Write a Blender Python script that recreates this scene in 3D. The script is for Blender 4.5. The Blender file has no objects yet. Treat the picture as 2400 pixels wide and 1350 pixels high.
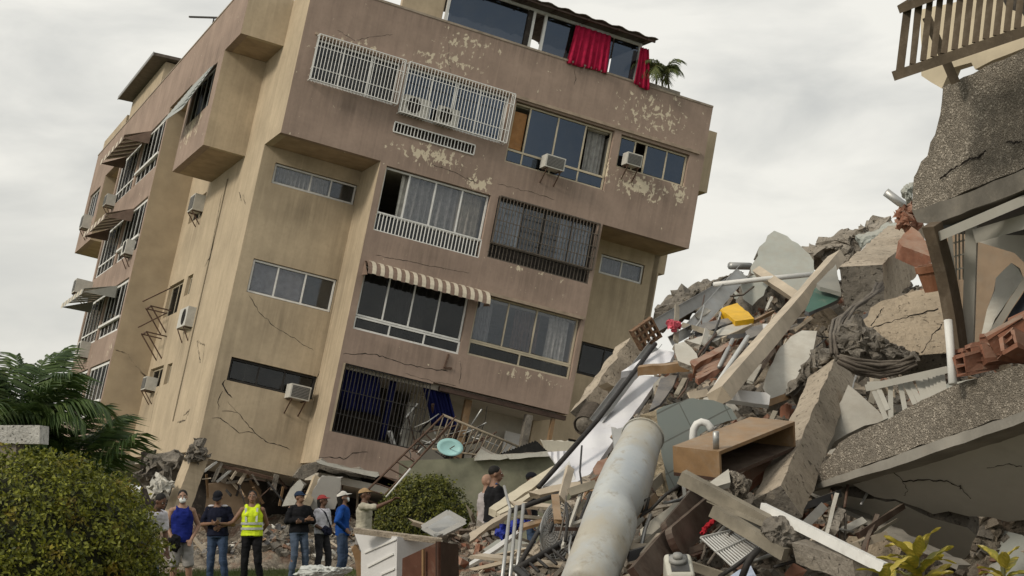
import bpy, bmesh, math, random
import numpy as np
from mathutils import Vector, Matrix, noise as mnoise

random.seed(7)
SC = bpy.context.scene
COL = SC.collection

# ------------------------------------------------------------------ camera
FPX = 4000.0                      # focal length in photograph pixels (2400 wide)
PITCH = math.radians(7.0)
EYE = Vector((0.0, 0.0, 1.6))
FWD = Vector((0, math.cos(PITCH), math.sin(PITCH)))
UPV = Vector((0, -math.sin(PITCH), math.cos(PITCH)))
RGT = Vector((1, 0, 0))
cam_d = bpy.data.cameras.new('camera')
cam = bpy.data.objects.new('camera', cam_d); COL.objects.link(cam)
cam_d.sensor_width = 36.0
cam_d.lens = 36.0 * FPX / 2400.0
cam_d.clip_start = 0.1; cam_d.clip_end = 5000
cam.location = EYE
cam.rotation_euler = (math.radians(90) + PITCH, 0, 0)
SC.camera = cam

# ------------------------------------------------------------------ sky and sun
SUN_EL = math.radians(36); SUN_AZ = math.radians(-128)   # azimuth from +Y towards +X
world = bpy.data.worlds.new('World'); SC.world = world; world.use_nodes = True
nt = world.node_tree; nt.nodes.clear()
def wn(t, **k):
    n = nt.nodes.new(t)
    for a, b in k.items(): setattr(n, a, b)
    return n
w_out = wn('ShaderNodeOutputWorld'); w_bg = wn('ShaderNodeBackground')
w_sky = wn('ShaderNodeTexSky', sky_type='NISHITA', sun_disc=False)
w_sky.sun_elevation = SUN_EL; w_sky.sun_rotation = SUN_AZ; w_sky.dust_density = 4.0
w_tc = wn('ShaderNodeTexCoord'); w_map = wn('ShaderNodeMapping'); w_map.inputs['Scale'].default_value = (1.0, 1.0, 2.6)
w_map.inputs['Location'].default_value = (3.1, 0.4, 1.2)
w_n1 = wn('ShaderNodeTexNoise'); w_n1.inputs['Scale'].default_value = 6.5; w_n1.inputs['Detail'].default_value = 7
w_n1.inputs['Roughness'].default_value = 0.52; w_n1.inputs['Distortion'].default_value = 0.35
w_n2 = wn('ShaderNodeTexNoise'); w_n2.inputs['Scale'].default_value = 1.7; w_n2.inputs['Detail'].default_value = 3
w_add = wn('ShaderNodeMath', operation='ADD')
w_ramp = wn('ShaderNodeValToRGB')
cr = w_ramp.color_ramp
cr.elements[0].position = 0.36; cr.elements[0].color = (0.50, 0.515, 0.51, 1)
cr.elements[1].position = 0.60; cr.elements[1].color = (0.95, 0.93, 0.86, 1)
e = cr.elements.new(0.47); e.color = (0.68, 0.68, 0.645, 1)
w_mixn = wn('ShaderNodeMix', data_type='FLOAT'); w_mixn.inputs[0].default_value = 0.40
# veil that brightens towards the horizon, all the way round
w_sep = wn('ShaderNodeSeparateXYZ')
w_hr = wn('ShaderNodeMapRange'); w_hr.inputs[1].default_value = 0.0; w_hr.inputs[2].default_value = 0.26
w_hr.inputs[3].default_value = 0.55; w_hr.inputs[4].default_value = 0.0
w_hz = wn('ShaderNodeMix', data_type='RGBA'); w_hz.inputs[7].default_value = (0.93, 0.90, 0.81, 1)
w_mul = wn('ShaderNodeMix', data_type='RGBA', blend_type='MIX'); w_mul.inputs[0].default_value = 0.93
w_sc = wn('ShaderNodeVectorMath', operation='SCALE'); w_sc.inputs[3].default_value = 0.1
L = nt.links.new
L(w_tc.outputs['Generated'], w_map.inputs['Vector']); L(w_map.outputs[0], w_n1.inputs['Vector']); L(w_map.outputs[0], w_n2.inputs['Vector'])
L(w_n1.outputs['Fac'], w_mixn.inputs[2]); L(w_n2.outputs['Fac'], w_mixn.inputs[3]); L(w_mixn.outputs[0], w_ramp.inputs[0])
L(w_tc.outputs['Generated'], w_sep.inputs[0]); L(w_sep.outputs[2], w_hr.inputs[0])
L(w_hr.outputs[0], w_hz.inputs[0]); L(w_ramp.outputs[0], w_hz.inputs[6])
L(w_sky.outputs[0], w_sc.inputs[0]); L(w_sc.outputs[0], w_mul.inputs[6]); L(w_hz.outputs[2], w_mul.inputs[7])
L(w_mul.outputs[2], w_bg.inputs['Color']); w_bg.inputs['Strength'].default_value = 0.74
L(w_bg.outputs[0], w_out.inputs['Surface'])

sun_d = bpy.data.lights.new('sun', 'SUN'); sun = bpy.data.objects.new('sun', sun_d); COL.objects.link(sun)
sun_d.energy = 1.5; sun_d.angle = math.radians(11); sun_d.color = (1.0, 0.91, 0.77)
sd = Vector((math.sin(SUN_AZ) * math.cos(SUN_EL), math.cos(SUN_AZ) * math.cos(SUN_EL), math.sin(SUN_EL)))
sun.rotation_euler = sd.to_track_quat('Z', 'Y').to_euler(); sun.location = sd * 80

SC.view_settings.view_transform = 'Standard'; SC.view_settings.look = 'None'
SC.view_settings.exposure = 0.42; SC.view_settings.gamma = 1.0; SC.view_settings.use_curve_mapping = False
SC.cycles.max_bounces = 6; SC.cycles.transparent_max_bounces = 12
SC.cycles.use_denoising = True

# ------------------------------------------------------------------ places
def W(px, py, d):
    """world point seen at a photograph pixel, d metres ahead of the camera"""
    return EYE + d * (FWD + RGT * ((px - 1200) / FPX) - UPV * ((py - 675) / FPX))
def ray(px, py):
    return FWD + RGT * ((px - 1200) / FPX) - UPV * ((py - 675) / FPX)
def Dh(py):
    """distance of the rubble heap's face along the ray of that row"""
    k = max(0.348 - (1165 - py) / 4000.0, 0.17)
    return 4.338 / k
def zc(s, ox, oy):
    return lambda *L: [(ox + x / s, oy + y / s) for x, y in L]
E3 = zc(4.0, 640, 1050); E4 = zc(3.375, 1100, 950); E5 = zc(3.0, 1350, 480); E6 = zc(2.7, 1800, 430)
E7 = zc(2.7, 1550, 850); E8 = zc(2.596, 1850, 830); F2 = zc(3.2145, 1300, 700); F4 = zc(4.0, 1500, 1080); A1 = zc(2.7, 2000, 0)
Z7 = zc(3.0, 450, 750); Z8 = zc(3.6, 950, 780); P2z = zc(4.5, 300, 1050)

# ------------------------------------------------------------------ mesh helpers
def link(o, parent=None):
    COL.objects.link(o)
    if parent is not None: o.parent = parent
    return o
def T(o, label, cat, group=None, kind=None):
    o['label'] = label; o['category'] = cat
    if group: o['group'] = group
    o['kind'] = kind or 'thing'
    return o
def struct(o):
    o['kind'] = 'structure'; return o
def empty(name, loc=(0, 0, 0), parent=None):
    o = bpy.data.objects.new(name, None); o.empty_display_size = 0.2; o.location = loc
    return link(o, parent)
def mesh(name, v, f, mats, smooth=False, mi=None, recalc=True):
    me = bpy.data.meshes.new(name)
    me.from_pydata([tuple(p) for p in v], [], f)
    for m in (mats if isinstance(mats, (list, tuple)) else [mats]): me.materials.append(m)
    if mi is not None: me.polygons.foreach_set('material_index', mi)
    if recalc:
        bm = bmesh.new(); bm.from_mesh(me); bmesh.ops.recalc_face_normals(bm, faces=bm.faces); bm.to_mesh(me); bm.free()
    if smooth: me.polygons.foreach_set('use_smooth', [True] * len(me.polygons))
    me.update()
    return me
def obj(name, me, parent=None, loc=None):
    o = bpy.data.objects.new(name, me)
    if loc is not None: o.location = loc
    return link(o, parent)
class MB:
    def __init__(s): s.v = []; s.f = []; s.mi = []
    def face(s, idx, mi=0): s.f.append(idx); s.mi.append(mi)
    def hexa(s, p, mi=0):
        b = len(s.v); s.v += [Vector(q) for q in p]
        for q in ((0,1,2,3),(4,5,6,7),(0,1,5,4),(1,2,6,5),(2,3,7,6),(3,0,4,7)): s.face([b+i for i in q], mi)
    def box(s, x0, x1, y0, y1, z0, z1, mp=None, mi=0):
        P = [(x0,y0,z0),(x1,y0,z0),(x1,y1,z0),(x0,y1,z0),(x0,y0,z1),(x1,y0,z1),(x1,y1,z1),(x0,y1,z1)]
        s.hexa([mp(*q) if mp else q for q in P], mi)
    def tube(s, pts, r, n=6, mi=0, cap=True):
        pts = [Vector(p) for p in pts]; rs = r if isinstance(r, (list, tuple)) else [r] * len(pts)
        b = len(s.v); ref = None
        for i, p in enumerate(pts):
            d = (pts[min(i+1, len(pts)-1)] - pts[max(i-1, 0)]).normalized()
            if ref is None:
                ref = d.orthogonal().normalized()
            a = (ref - d * ref.dot(d)).normalized(); ref = a; c = d.cross(a)
            for k in range(n):
                t = 2 * math.pi * k / n; s.v.append(p + (a * math.cos(t) + c * math.sin(t)) * rs[i])
        for i in range(len(pts) - 1):
            for k in range(n):
                k2 = (k + 1) % n
                s.face([b+i*n+k, b+i*n+k2, b+(i+1)*n+k2, b+(i+1)*n+k], mi)
        if cap:
            s.face([b+k for k in range(n)][::-1], mi); s.face([b+(len(pts)-1)*n+k for k in range(n)], mi)
    def bar(s, p0, p1, w, h, up=(0, 0, 1), mi=0):
        p0 = Vector(p0); p1 = Vector(p1); d = (p1 - p0).normalized(); u = Vector(up); a = d.cross(u)
        if a.length < 1e-4: a = d.orthogonal()
        a.normalize(); c = a.cross(d).normalized(); a *= w / 2; c *= h / 2
        s.hexa([p0-a-c, p0+a-c, p0+a+c, p0-a+c, p1-a-c, p1+a-c, p1+a+c, p1-a+c], mi)
    def mesh(s, name, mats, smooth=False): return mesh(name, s.v, s.f, mats, smooth, s.mi)
    def build(s, name, mats, parent=None, smooth=False):
        return obj(name, s.mesh(name, mats, smooth), parent)

# ------------------------------------------------------------------ materials
class NT:
    """small helper around a material's node tree"""
    def __init__(s, name):
        s.m = bpy.data.materials.new(name); s.m.use_nodes = True
        s.t = s.m.node_tree; s.t.nodes.clear()
        s.out = s.t.nodes.new('ShaderNodeOutputMaterial'); s.co = s.t.nodes.new('ShaderNodeTexCoord')
    def n(s, t, ins=None, **k):
        n = s.t.nodes.new(t)
        for a, b in k.items(): setattr(n, a, b)
        for a, b in (ins or {}).items():
            if hasattr(b, 'is_linked') or isinstance(b, bpy.types.NodeSocket): s.t.links.new(b, n.inputs[a])
            else: n.inputs[a].default_value = b
        return n
    def mapv(s, scale=(1,1,1), loc=(0,0,0), src=None, rot=(0,0,0)):
        return s.n('ShaderNodeMapping', {'Vector': src or s.co.outputs['Object'], 'Scale': scale, 'Location': loc, 'Rotation': rot}).outputs[0]
    def noise(s, scale, detail=4, rough=.55, vec=None, dist=0):
        return s.n('ShaderNodeTexNoise', {'Vector': vec or s.co.outputs['Object'], 'Scale': scale, 'Detail': detail, 'Roughness': rough, 'Distortion': dist}).outputs['Fac']
    def vor(s, scale, vec=None, feature='F1', out='Distance'):
        return s.n('ShaderNodeTexVoronoi', {'Vector': vec or s.co.outputs['Object'], 'Scale': scale}, feature=feature).outputs[out]
    def rng(s, v, a, b, c=0, d=1):
        return s.n('ShaderNodeMapRange', {0: v, 1: a, 2: b, 3: c, 4: d}).outputs[0]
    def mix(s, f, a, b, blend='MIX'):
        n = s.n('ShaderNodeMix', {0: f, 6: a if not isinstance(a, tuple) else (*a, 1), 7: b if not isinstance(b, tuple) else (*b, 1)}, data_type='RGBA', blend_type=blend)
        return n.outputs[2]
    def math(s, op, a, b=0.0):
        return s.n('ShaderNodeMath', {0: a, 1: b}, operation=op).outputs[0]
    def bump(s, h, strength=.3, dist=.02, norm=None):
        ins = {'Height': h, 'Strength': strength, 'Distance': dist}
        if norm is not None: ins['Normal'] = norm
        return s.n('ShaderNodeBump', ins).outputs[0]
    def bsdf(s, col, rough=.85, normal=None, metal=0., spec=.3, **k):
        ins = {'Base Color': col if not isinstance(col, tuple) else (*col, 1), 'Roughness': rough, 'Metallic': metal, 'Specular IOR Level': spec}
        if normal is not None: ins['Normal'] = normal
        ins.update(k)
        return s.n('ShaderNodeBsdfPrincipled', ins)
    def done(s, sh):
        s.t.links.new(sh.outputs[0] if hasattr(sh, 'outputs') else sh, s.out.inputs['Surface']); return s.m

MATS = {}
def M(name, c, var=.25, scale=4., rough=.85, bump=.25, bscale=30., metal=0., spec=.25, dirt=.35, dist=.01, dust=0.):
    """weathered material: two noise octaves of value, a dusting of pale grime and fine relief"""
    if name in MATS: return MATS[name]
    t = NT(name)
    lo = tuple(x * (1 - var) for x in c); hi = tuple(min(1, x * (1 + var)) for x in c)
    a = t.mix(t.rng(t.noise(scale, 5, .6), .3, .7), lo, hi)
    if dirt > 0:
        d = t.rng(t.noise(scale * 2.3, 8, .7), .52, .72, 0, dirt)
        a = t.mix(d, a, (.30, .26, .21))
        d2 = t.rng(t.noise(scale * .8, 6, .7, t.mapv((1, 1, 1), (5, 3, 1))), .55, .75, 0, dirt)
        a = t.mix(d2, a, tuple(x * .45 for x in c))
    if dust > 0:
        nz = t.n('ShaderNodeSeparateXYZ', {0: t.n('ShaderNodeNewGeometry').outputs['Normal']}).outputs[2]
        du = t.math('MULTIPLY', t.rng(nz, -.1, .8), t.rng(t.noise(6, 7, .7, t.mapv((1, 1, 1), (9, 4, 6))), .34, .62, .15, 1))
        a = t.mix(t.math('MULTIPLY', du, dust), a, (.34, .30, .245))
    nb = t.bump(t.noise(bscale, 6, .65), bump, dist) if bump > 0 else None
    MATS[name] = t.done(t.bsdf(a, rough, nb, metal, spec)); return MATS[name]

def concrete(name, c, pit=.5, var=.25):
    """cast concrete: blotches, dust, open pits and coarse grain"""
    t = NT(name)
    a = t.mix(t.rng(t.noise(2.2, 6, .65), .32, .68), tuple(x * (1 - var) for x in c), tuple(min(1, x * (1 + var)) for x in c))
    a = t.mix(t.rng(t.noise(14, 8, .75), .5, .7, 0, .55), a, tuple(x * .55 for x in c))
    a = t.mix(t.rng(t.noise(5, 6, .7, t.mapv((1, 1, 1), (7, 2, 4))), .55, .7, 0, .5), a, (.42, .36, .28))
    p = t.rng(t.noise(26, 3, .5, t.mapv((1, 1, 1), (1, 8, 2)), .6), .63, .70, 0, pit)
    a = t.mix(p, a, tuple(x * .3 for x in c))
    h = t.math('SUBTRACT', t.math('ADD', t.noise(18, 8, .72), t.math('MULTIPLY', t.noise(5, 4, .6), 1.2)), t.math('MULTIPLY', p, 1.2))
    MATS[name] = t.done(t.bsdf(a, .96, t.bump(h, .9, .03), spec=.15)); return MATS[name]
def facade(name, c, under, spots, peel_n=6.5, base_thr=.672, streak=.30, stains=()):
    """painted render: rain streaks, blotches, peeling patches that show the undercoat"""
    t = NT(name)
    vec = t.co.outputs['Object']
    a = t.mix(t.rng(t.noise(.9, 4, .6), .3, .7), tuple(x * .82 for x in c), tuple(x * 1.12 for x in c))
    a = t.mix(t.rng(t.noise(9, 6, .7), .45, .8, 0, .35), a, tuple(x * .62 for x in c))
    st = t.rng(t.noise(1.0, 5, .6, t.mapv((5, 5, .35))), .48, .74, 0, streak)
    a = t.mix(st, a, tuple(x * .42 for x in c))
    st2 = t.rng(t.noise(1.0, 4, .6, t.mapv((9, 9, .5), (3, 1, 7))), .55, .8, 0, streak)
    a = t.mix(st2, a, tuple(min(1, x * 1.45) for x in c))
    sreg = None
    for (x, y, z, rx, ry, rz) in stains:
        d = t.n('ShaderNodeVectorMath', {0: t.mapv((1 / rx, 1 / ry, 1 / rz), (-x / rx, -y / ry, -z / rz))}, operation='LENGTH').outputs['Value']
        g = t.rng(d, 1.1, .1)
        sreg = g if sreg is None else t.math('MAXIMUM', sreg, g)
    if sreg is not None:
        dn = t.rng(t.noise(1.0, 6, .65, t.mapv((7, 7, .45), (2, 9, 3))), .38, .66, .05, .55)
        a = t.mix(t.math('MULTIPLY', sreg, dn), a, tuple(x * .36 for x in c))
    reg = None
    for (x, y, z, rx, ry, rz, amp) in spots:
        d = t.n('ShaderNodeVectorMath', {0: t.mapv((1 / rx, 1 / ry, 1 / rz), (-x / rx, -y / ry, -z / rz))}, operation='LENGTH').outputs['Value']
        g = t.rng(d, 1.15, .2, 0, amp)
        reg = g if reg is None else t.math('MAXIMUM', reg, g)
    pn = t.noise(peel_n, 9, .62, t.mapv((1, 1, .75)), .4)
    if reg is not None: pn = t.math('ADD', pn, reg)
    pm = t.rng(pn, base_thr, base_thr + .025)
    a = t.mix(pm, a, under)
    h = t.math('SUBTRACT', t.math('MULTIPLY', t.noise(60, 5, .6), .35), t.math('MULTIPLY', pm, .5))
    h2 = t.math('ADD', h, t.math('MULTIPLY', t.noise(3, 3, .5), .8))
    return t.done(t.bsdf(a, .9, t.bump(h2, .35, .012), spec=.2))

BROWN_C = (.325, .246, .200); CREAM_C = (.46, .378, .270)
# peeling spots in the building's own metres (along front, depth, height)
F_SPOTS = [(4.4,0,.55,1.7,2,.48,.20),(5.95,0,.12,.65,2,.42,.21),(11.0,0,1.45,1.3,2,.55,.22),(12.2,0,1.6,.5,2,.6,.2),(11.0,0,3.7,1.7,2,.9,.16),
           (9.7,0,1.5,.35,2,.8,.17),(4.2,0,3.4,1.4,2,.55,.16),(4.8,0,4.1,1.2,2,.5,.14),(1.6,0,3.1,1.6,2,.25,.12),(8.6,0,-4.95,1.4,2,.22,.14),(9.8,0,-1.2,.2,2,1.2,.14),(8,0,-1.95,2,2,.12,.12)]
S_SPOTS = [(-1.3,7.2,1.3,2,1.7,.9,.2),(-1.3,13.6,-5.4,2,1,.5,.14)]
BROWN = facade('brown_facade_paint', BROWN_C, (.60, .525, .40), F_SPOTS + S_SPOTS, stains=[(1.7,0,1.2,1.6,2,.6),(4.8,0,.3,2,2,.6),(8.2,0,.7,1.8,2,.6),(11.2,0,1.3,1.4,2,.7),(4.7,0,-2.3,1.9,2,.5),(8.2,0,-2.2,1.9,2,.5),(4.7,0,-5.2,1.9,2,.5),(8.2,0,-5.1,1.9,2,.5),(4.3,0,-8.1,1.5,2,.5),(6.5,0,4.4,7,2,.5),(-1.3,7,3.3,2,7,.6),(-1.3,17,-2.4,2,5,.5),(-1.3,17,.5,2,5,.5)])
CREAM = facade('cream_facade_paint', CREAM_C, (.55, .48, .38), [(0,2.4,-8,.5,.6,.5,.12)], base_thr=.74, streak=.26, stains=[(1.6,1.8,-1.6,1.5,.8,.8),(1.6,1.8,-4.9,1.5,.8,.8),(2.3,1.8,-7.6,.5,.8,.9),(.1,1.8,-7,.5,1,2.5),(2.9,1.5,-4,.5,1.5,5),(0,11,-4.8,1,1.6,.9),(0,11,-7.2,1,1.6,.9),(0,7.5,-5.6,1,1,.9),(0,10,-1.6,1,1.5,.9),(11.6,1.8,-1.6,1.2,.8,.8),(11.6,1.8,-4.8,1.2,.8,.8),(0,6.2,-4,.6,.6,4)])
CREAM2 = M('cream_ochre_paint', (.40, .325, .228), .15, 1.2, bump=.2, dirt=.2)
INNER = M('interior_wall_paint', (.50, .47, .41), .12, 2, bump=.1, dirt=.25)
SOFFIT = M('soffit_paint', (.36, .27, .185), .2, 2, bump=.15, dirt=.3)
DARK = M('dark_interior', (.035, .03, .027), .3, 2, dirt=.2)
WHITEP = M('white_painted_metal', (.70, .70, .68), .08, 6, .55, .08, 40, spec=.4, dirt=.22)
ALU = M('aluminium_frame', (.58, .58, .56), .08, 6, .45, .05, 40, .3, .5, dirt=.15)
BEIGEF = M('beige_frame', (.50, .44, .33), .1, 6, .6, .05, 40, dirt=.2)
BLACKM = M('black_metal', (.028, .026, .025), .3, 8, .6, .15, 40, dirt=.15)
RUST = M('rusty_metal', (.10, .062, .045), .35, 8, .8, .3, 50, dirt=.35)
CONC = concrete('concrete', (.30, .27, .23))
CONCD = concrete('rough_concrete', (.19, .172, .148), .7, .35)
CONCL = concrete('pale_concrete', (.42, .36, .285), .75, .2)
PLAST = M('pale_plaster', (.52, .51, .465), .14, 2.5, .9, .35, 25, dirt=.4, dust=0.45)
PLASTG = M('grey_green_plaster', (.36, .385, .36), .12, 2.5, .9, .3, 25, dirt=.3, dust=0.45)
SLATE = M('grey_board', (.11, .112, .12), .2, 4, .6, .1, 30, dirt=.2, dust=0.5)
WHITEB = M('white_board', (.64, .64, .64), .06, 3, .55, .06, 30, dirt=.12, dust=0.35)
WOODP = M('pale_timber', (.47, .40, .31), .22, 3, .8, .3, 40, dirt=.3, dust=0.45)
WOODM = M('brown_timber', (.25, .155, .08), .3, 3, .65, .2, 30, dirt=.45, dust=0.35)
WOODD = M('dark_timber', (.055, .032, .024), .3, 4, .55, .12, 30, dirt=.12, dust=0.35)
BRICK = M('red_clay', (.25, .115, .075), .3, 6, .9, .5, 30, dirt=.45, dist=.01, dust=0.6)
TERRA = M('terracotta', (.25, .112, .062), .2, 5, .8, .2, 30, dirt=.25, dust=0.55)
GALV = M('galvanised_steel', (.42, .43, .43), .15, 5, .45, .1, 30, .6, .5, dirt=.2, dust=0.45)
ROOFM = M('roof_sheet', (.12, .10, .085), .3, 5, .75, .2, 30, dirt=.3)
PIPEW = M('white_pipe', (.72, .72, .70), .06, 5, .4, .05, 30, dirt=.12, dust=0.3)
REBAR = M('rebar_steel', (.10, .085, .072), .35, 14, .75, .5, 60, .4, dirt=.3, dust=0.4)

def cloth(name, c, rough=.9, bump=.3):
    if name in MATS: return MATS[name]
    t = NT(name)
    a = t.mix(t.rng(t.noise(7, 4, .6), .3, .7), tuple(x * .72 for x in c), tuple(min(1, x * 1.18) for x in c))
    MATS[name] = t.done(t.bsdf(a, rough, t.bump(t.noise(14, 4, .5), bump, .02), spec=.15)); return MATS[name]

def glass(name, tint, refl, trans):
    """window pane: part mirror of the sky, part see-through, film of dust"""
    t = NT(name)
    g = t.n('ShaderNodeBsdfGlossy', {'Color': (*tint, 1), 'Roughness': .06, 'Normal': t.bump(t.noise(1.3, 2, .5), .05, .05)})
    tr = t.n('ShaderNodeBsdfTransparent', {'Color': (trans, trans, trans * 1.02, 1)})
    du = t.n('ShaderNodeBsdfDiffuse', {'Color': (.30, .29, .26, 1)})
    s1 = t.n('ShaderNodeMixShader', {0: refl, 1: tr.outputs[0], 2: g.outputs[0]})
    s2 = t.n('ShaderNodeMixShader', {0: t.rng(t.noise(3, 6, .7), .35, .8, .005, .07), 1: s1.outputs[0], 2: du.outputs[0]})
    return t.done(s2)
GLASS_C = glass('clear_window_glass', (.55, .60, .66), .08, .82)
GLASS_B = glass('tinted_window_glass', (.15, .195, .27), .34, .20)
GLASS_D = glass('dark_window_glass', (.40, .42, .44), .07, .42)

def pebble(name):
    t = NT(name)
    wob = t.n('ShaderNodeVectorMath', {0: t.co.outputs['Object'], 1: t.n('ShaderNodeVectorMath', {0: t.n('ShaderNodeTexNoise', {'Vector': t.co.outputs['Object'], 'Scale': 7.0}).outputs['Color'], 3: .03}, operation='SCALE').outputs[0]}, operation='ADD').outputs[0]
    big = t.vor(70, wob); small = t.vor(150, wob)
    cb = t.n('ShaderNodeSeparateColor', {0: t.vor(70, wob, out='Color')}).outputs[0]; cs = t.n('ShaderNodeSeparateColor', {0: t.vor(150, wob, out='Color')}).outputs[1]
    sel = t.rng(t.noise(22, 3, .6), .46, .54)
    v = t.n('ShaderNodeMix', {0: sel, 2: cb, 3: cs}, data_type='FLOAT').outputs[0]; d = t.n('ShaderNodeMix', {0: sel, 2: big, 3: small}, data_type='FLOAT').outputs[0]
    a = t.mix(v, (.18, .155, .127), (.62, .56, .475))
    a = t.mix(t.rng(d, .28, .6, 0, .85), a, (.20, .175, .142))
    a = t.mix(t.rng(t.noise(1.3, 6, .65), .42, .66, 0, .6), a, (.13, .112, .088))
    a = t.mix(t.rng(t.noise(2.1, 6, .7, t.mapv((1,1,1),(3,6,2))), .58, .72, 0, .5), a, (.40, .36, .30))
    h = t.math('SUBTRACT', 1.0, d)
    return t.done(t.bsdf(a, .9, t.bump(t.math('ADD', h, t.math('MULTIPLY', t.noise(150, 4, .6), .4)), 1.0, .014), spec=.25))
PEBBLE = pebble('pebble_dash')

def tiles(name):
    t = NT(name)
    b = t.n('ShaderNodeTexBrick', {'Vector': t.mapv((1, 1, 1), (0, 0, 0), t.co.outputs['UV']), 'Scale': 1.0, 'Mortar Size': .006, 'Brick Width': .42, 'Row Height': .21,
        'Color1': (.29, .325, .305, 1), 'Color2': (.275, .31, .29, 1), 'Mortar': (.17, .18, .165, 1)}, offset=0.0)
    a = t.mix(t.rng(t.noise(2.5, 6, .65), .45, .75, 0, .4), b.outputs[0], (.36, .36, .32))
    return t.done(t.bsdf(a, .55, t.bump(t.math('SUBTRACT', 1.0, b.outputs[1]), .4, .004), spec=.4))
TILE = tiles('grey_green_wall_tile')

def leafmat(name, c1, c2, c3, tip=.12):
    t = NT(name)
    r = t.n('ShaderNodeNewGeometry').outputs['Random Per Island']
    a = t.mix(r, c1, c2)
    a = t.mix(t.rng(t.noise(3.2, 3, .6), .56, .7, 0, tip * 4), a, c3)
    b = t.bsdf(a, .5, spec=.35)
    tl = t.n('ShaderNodeBsdfTranslucent', {'Color': a})
    return t.done(t.n('ShaderNodeMixShader', {0: .25, 1: b.outputs[0], 2: tl.outputs[0]}))
# ------------------------------------------------------------------ leaning apartment building
# axes measured from the photograph's vanishing points, in camera axes (right, down, ahead)
_R = np.array([[0.90686054, -0.37923078, 0.18381504], [0.24081164, 0.10835664, -0.96450432], [0.34585215, 0.91893572, 0.18958755]])
def camvec(c): return RGT * c[0] - UPV * c[1] + FWD * c[2]
_O = W(658.3, 310, 47.0)
BMAT = Matrix.Identity(4)
for _i in range(3):
    _c = camvec(_R[:, _i])
    for _j in range(3): BMAT[_j][_i] = _c[_j]
for _j in range(3): BMAT[_j][3] = _O[_j]
def B(u, v, w): return BMAT @ Vector((u, v, w))
BI = BMAT.inverted()
def Bpx(px, py, v=None, u=None):
    """building coordinates where a pixel's ray meets a plane of the building"""
    o = BI @ EYE; d = (BI.to_3x3() @ ray(px, py))
    t = (v - o.y) / d.y if v is not None else (u - o.x) / d.x
    return o + d * t

bld = empty('apartment_building'); bld.matrix_world = BMAT
T(bld, 'brown and cream five storey apartment block leaning over with its ground floor crushed', 'building')

def FM(v0): return lambda a, t, b: Vector((a, v0 + t, b))      # a along front, b height, t inwards
def SM(u0): return lambda a, t, b: Vector((u0 + t, a, b))      # a along side

def wall(name, mp, a0, a1, b0, b1, holes, th, mat, parent=None, reveal=None, skip=()):
    """one wall panel with real openings"""
    A = sorted({a0, a1, *[x for h in holes for x in h[:2] if a0 < x < a1]})
    Bs = sorted({b0, b1, *[x for h in holes for x in h[2:4] if b0 < x < b1]})
    def occ(i, j):
        if i < 0 or j < 0 or i >= len(A) - 1 or j >= len(Bs) - 1: return False
        ca = (A[i] + A[i+1]) / 2; cb = (Bs[j] + Bs[j+1]) / 2
        return not any(h[0] < ca < h[1] and h[2] < cb < h[3] for h in holes)
    m = MB()
    def q(*P):
        b = len(m.v); m.v += [mp(*p) for p in P]; m.face([b, b+1, b+2, b+3])
    for i in range(len(A) - 1):
        for j in range(len(Bs) - 1):
            if not occ(i, j): continue
            x0, x1, z0, z1 = A[i], A[i+1], Bs[j], Bs[j+1]
            q((x0,0,z0),(x1,0,z0),(x1,0,z1),(x0,0,z1)); q((x0,th,z0),(x1,th,z0),(x1,th,z1),(x0,th,z1))
            if not occ(i-1, j): q((x0,0,z0),(x0,th,z0),(x0,th,z1),(x0,0,z1))
            if not occ(i+1, j): q((x1,0,z0),(x1,th,z0),(x1,th,z1),(x1,0,z1))
            if not occ(i, j-1): q((x0,0,z0),(x1,0,z0),(x1,th,z0),(x0,th,z0))
            if not occ(i, j+1): q((x0,0,z1),(x1,0,z1),(x1,th,z1),(x0,th,z1))
    me = mesh(name, m.v, m.f, mat)
    bm = bmesh.new(); bm.from_mesh(me); bmesh.ops.remove_doubles(bm, verts=bm.verts, dist=1e-5)
    bmesh.ops.recalc_face_normals(bm, faces=bm.faces); bm.to_mesh(me); bm.free()
    return obj(name, me, parent or bld)

UB, UE = 2.95, 9.98       # projecting bay of the front
UT = 12.9                 # width of the top storey
RD = 1.8                  # depth of the recesses
H_F = [(.44,2.98,1.66,2.93),(3.14,6.38,1.48,2.93),(3.12,5.6,.92,1.21),(6.58,9.83,1.0,2.87),(10.06,12.4,1.82,2.84)]
wall('wall', FM(0), 0, UT, 0, 4.5, H_F, .25, BROWN)
H_B = [(3.13,6.37,-1.97,-.08),(6.61,9.84,-1.87,-.04),(3.14,6.34,-4.82,-2.98),(6.58,9.84,-4.75,-2.92),(3.08,5.75,-7.72,-5.8),(5.75,9.99,-8.7,-5.75)]
wall('wall', FM(0), UB, UE, -8.62, 0, H_B, .25, BROWN)
wall('wall', FM(RD), 0, UB+.3, -9.03, 0, [(.42,2.92,-1.03,-.42),(.4,2.9,-4.25,-3.27),(.39,2.92,-6.8,-6.13)], .22, CREAM)
wall('wall', FM(RD), UE-.3, UT-.05, -9.03, 0, [(10.9,12.4,-1.04,-.42),(10.77,12.45,-4.22,-3.22),(10.9,12.4,-7.1,-6.2)], .22, CREAM)
# cheeks of the bay
wall('wall', SM(UB-.003), .003, RD, -8.62, -.003, [], .2, CREAM)
wall('wall', SM(UE-.2), .25, RD, -5.75, 0, [], .2, CREAM)
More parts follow.
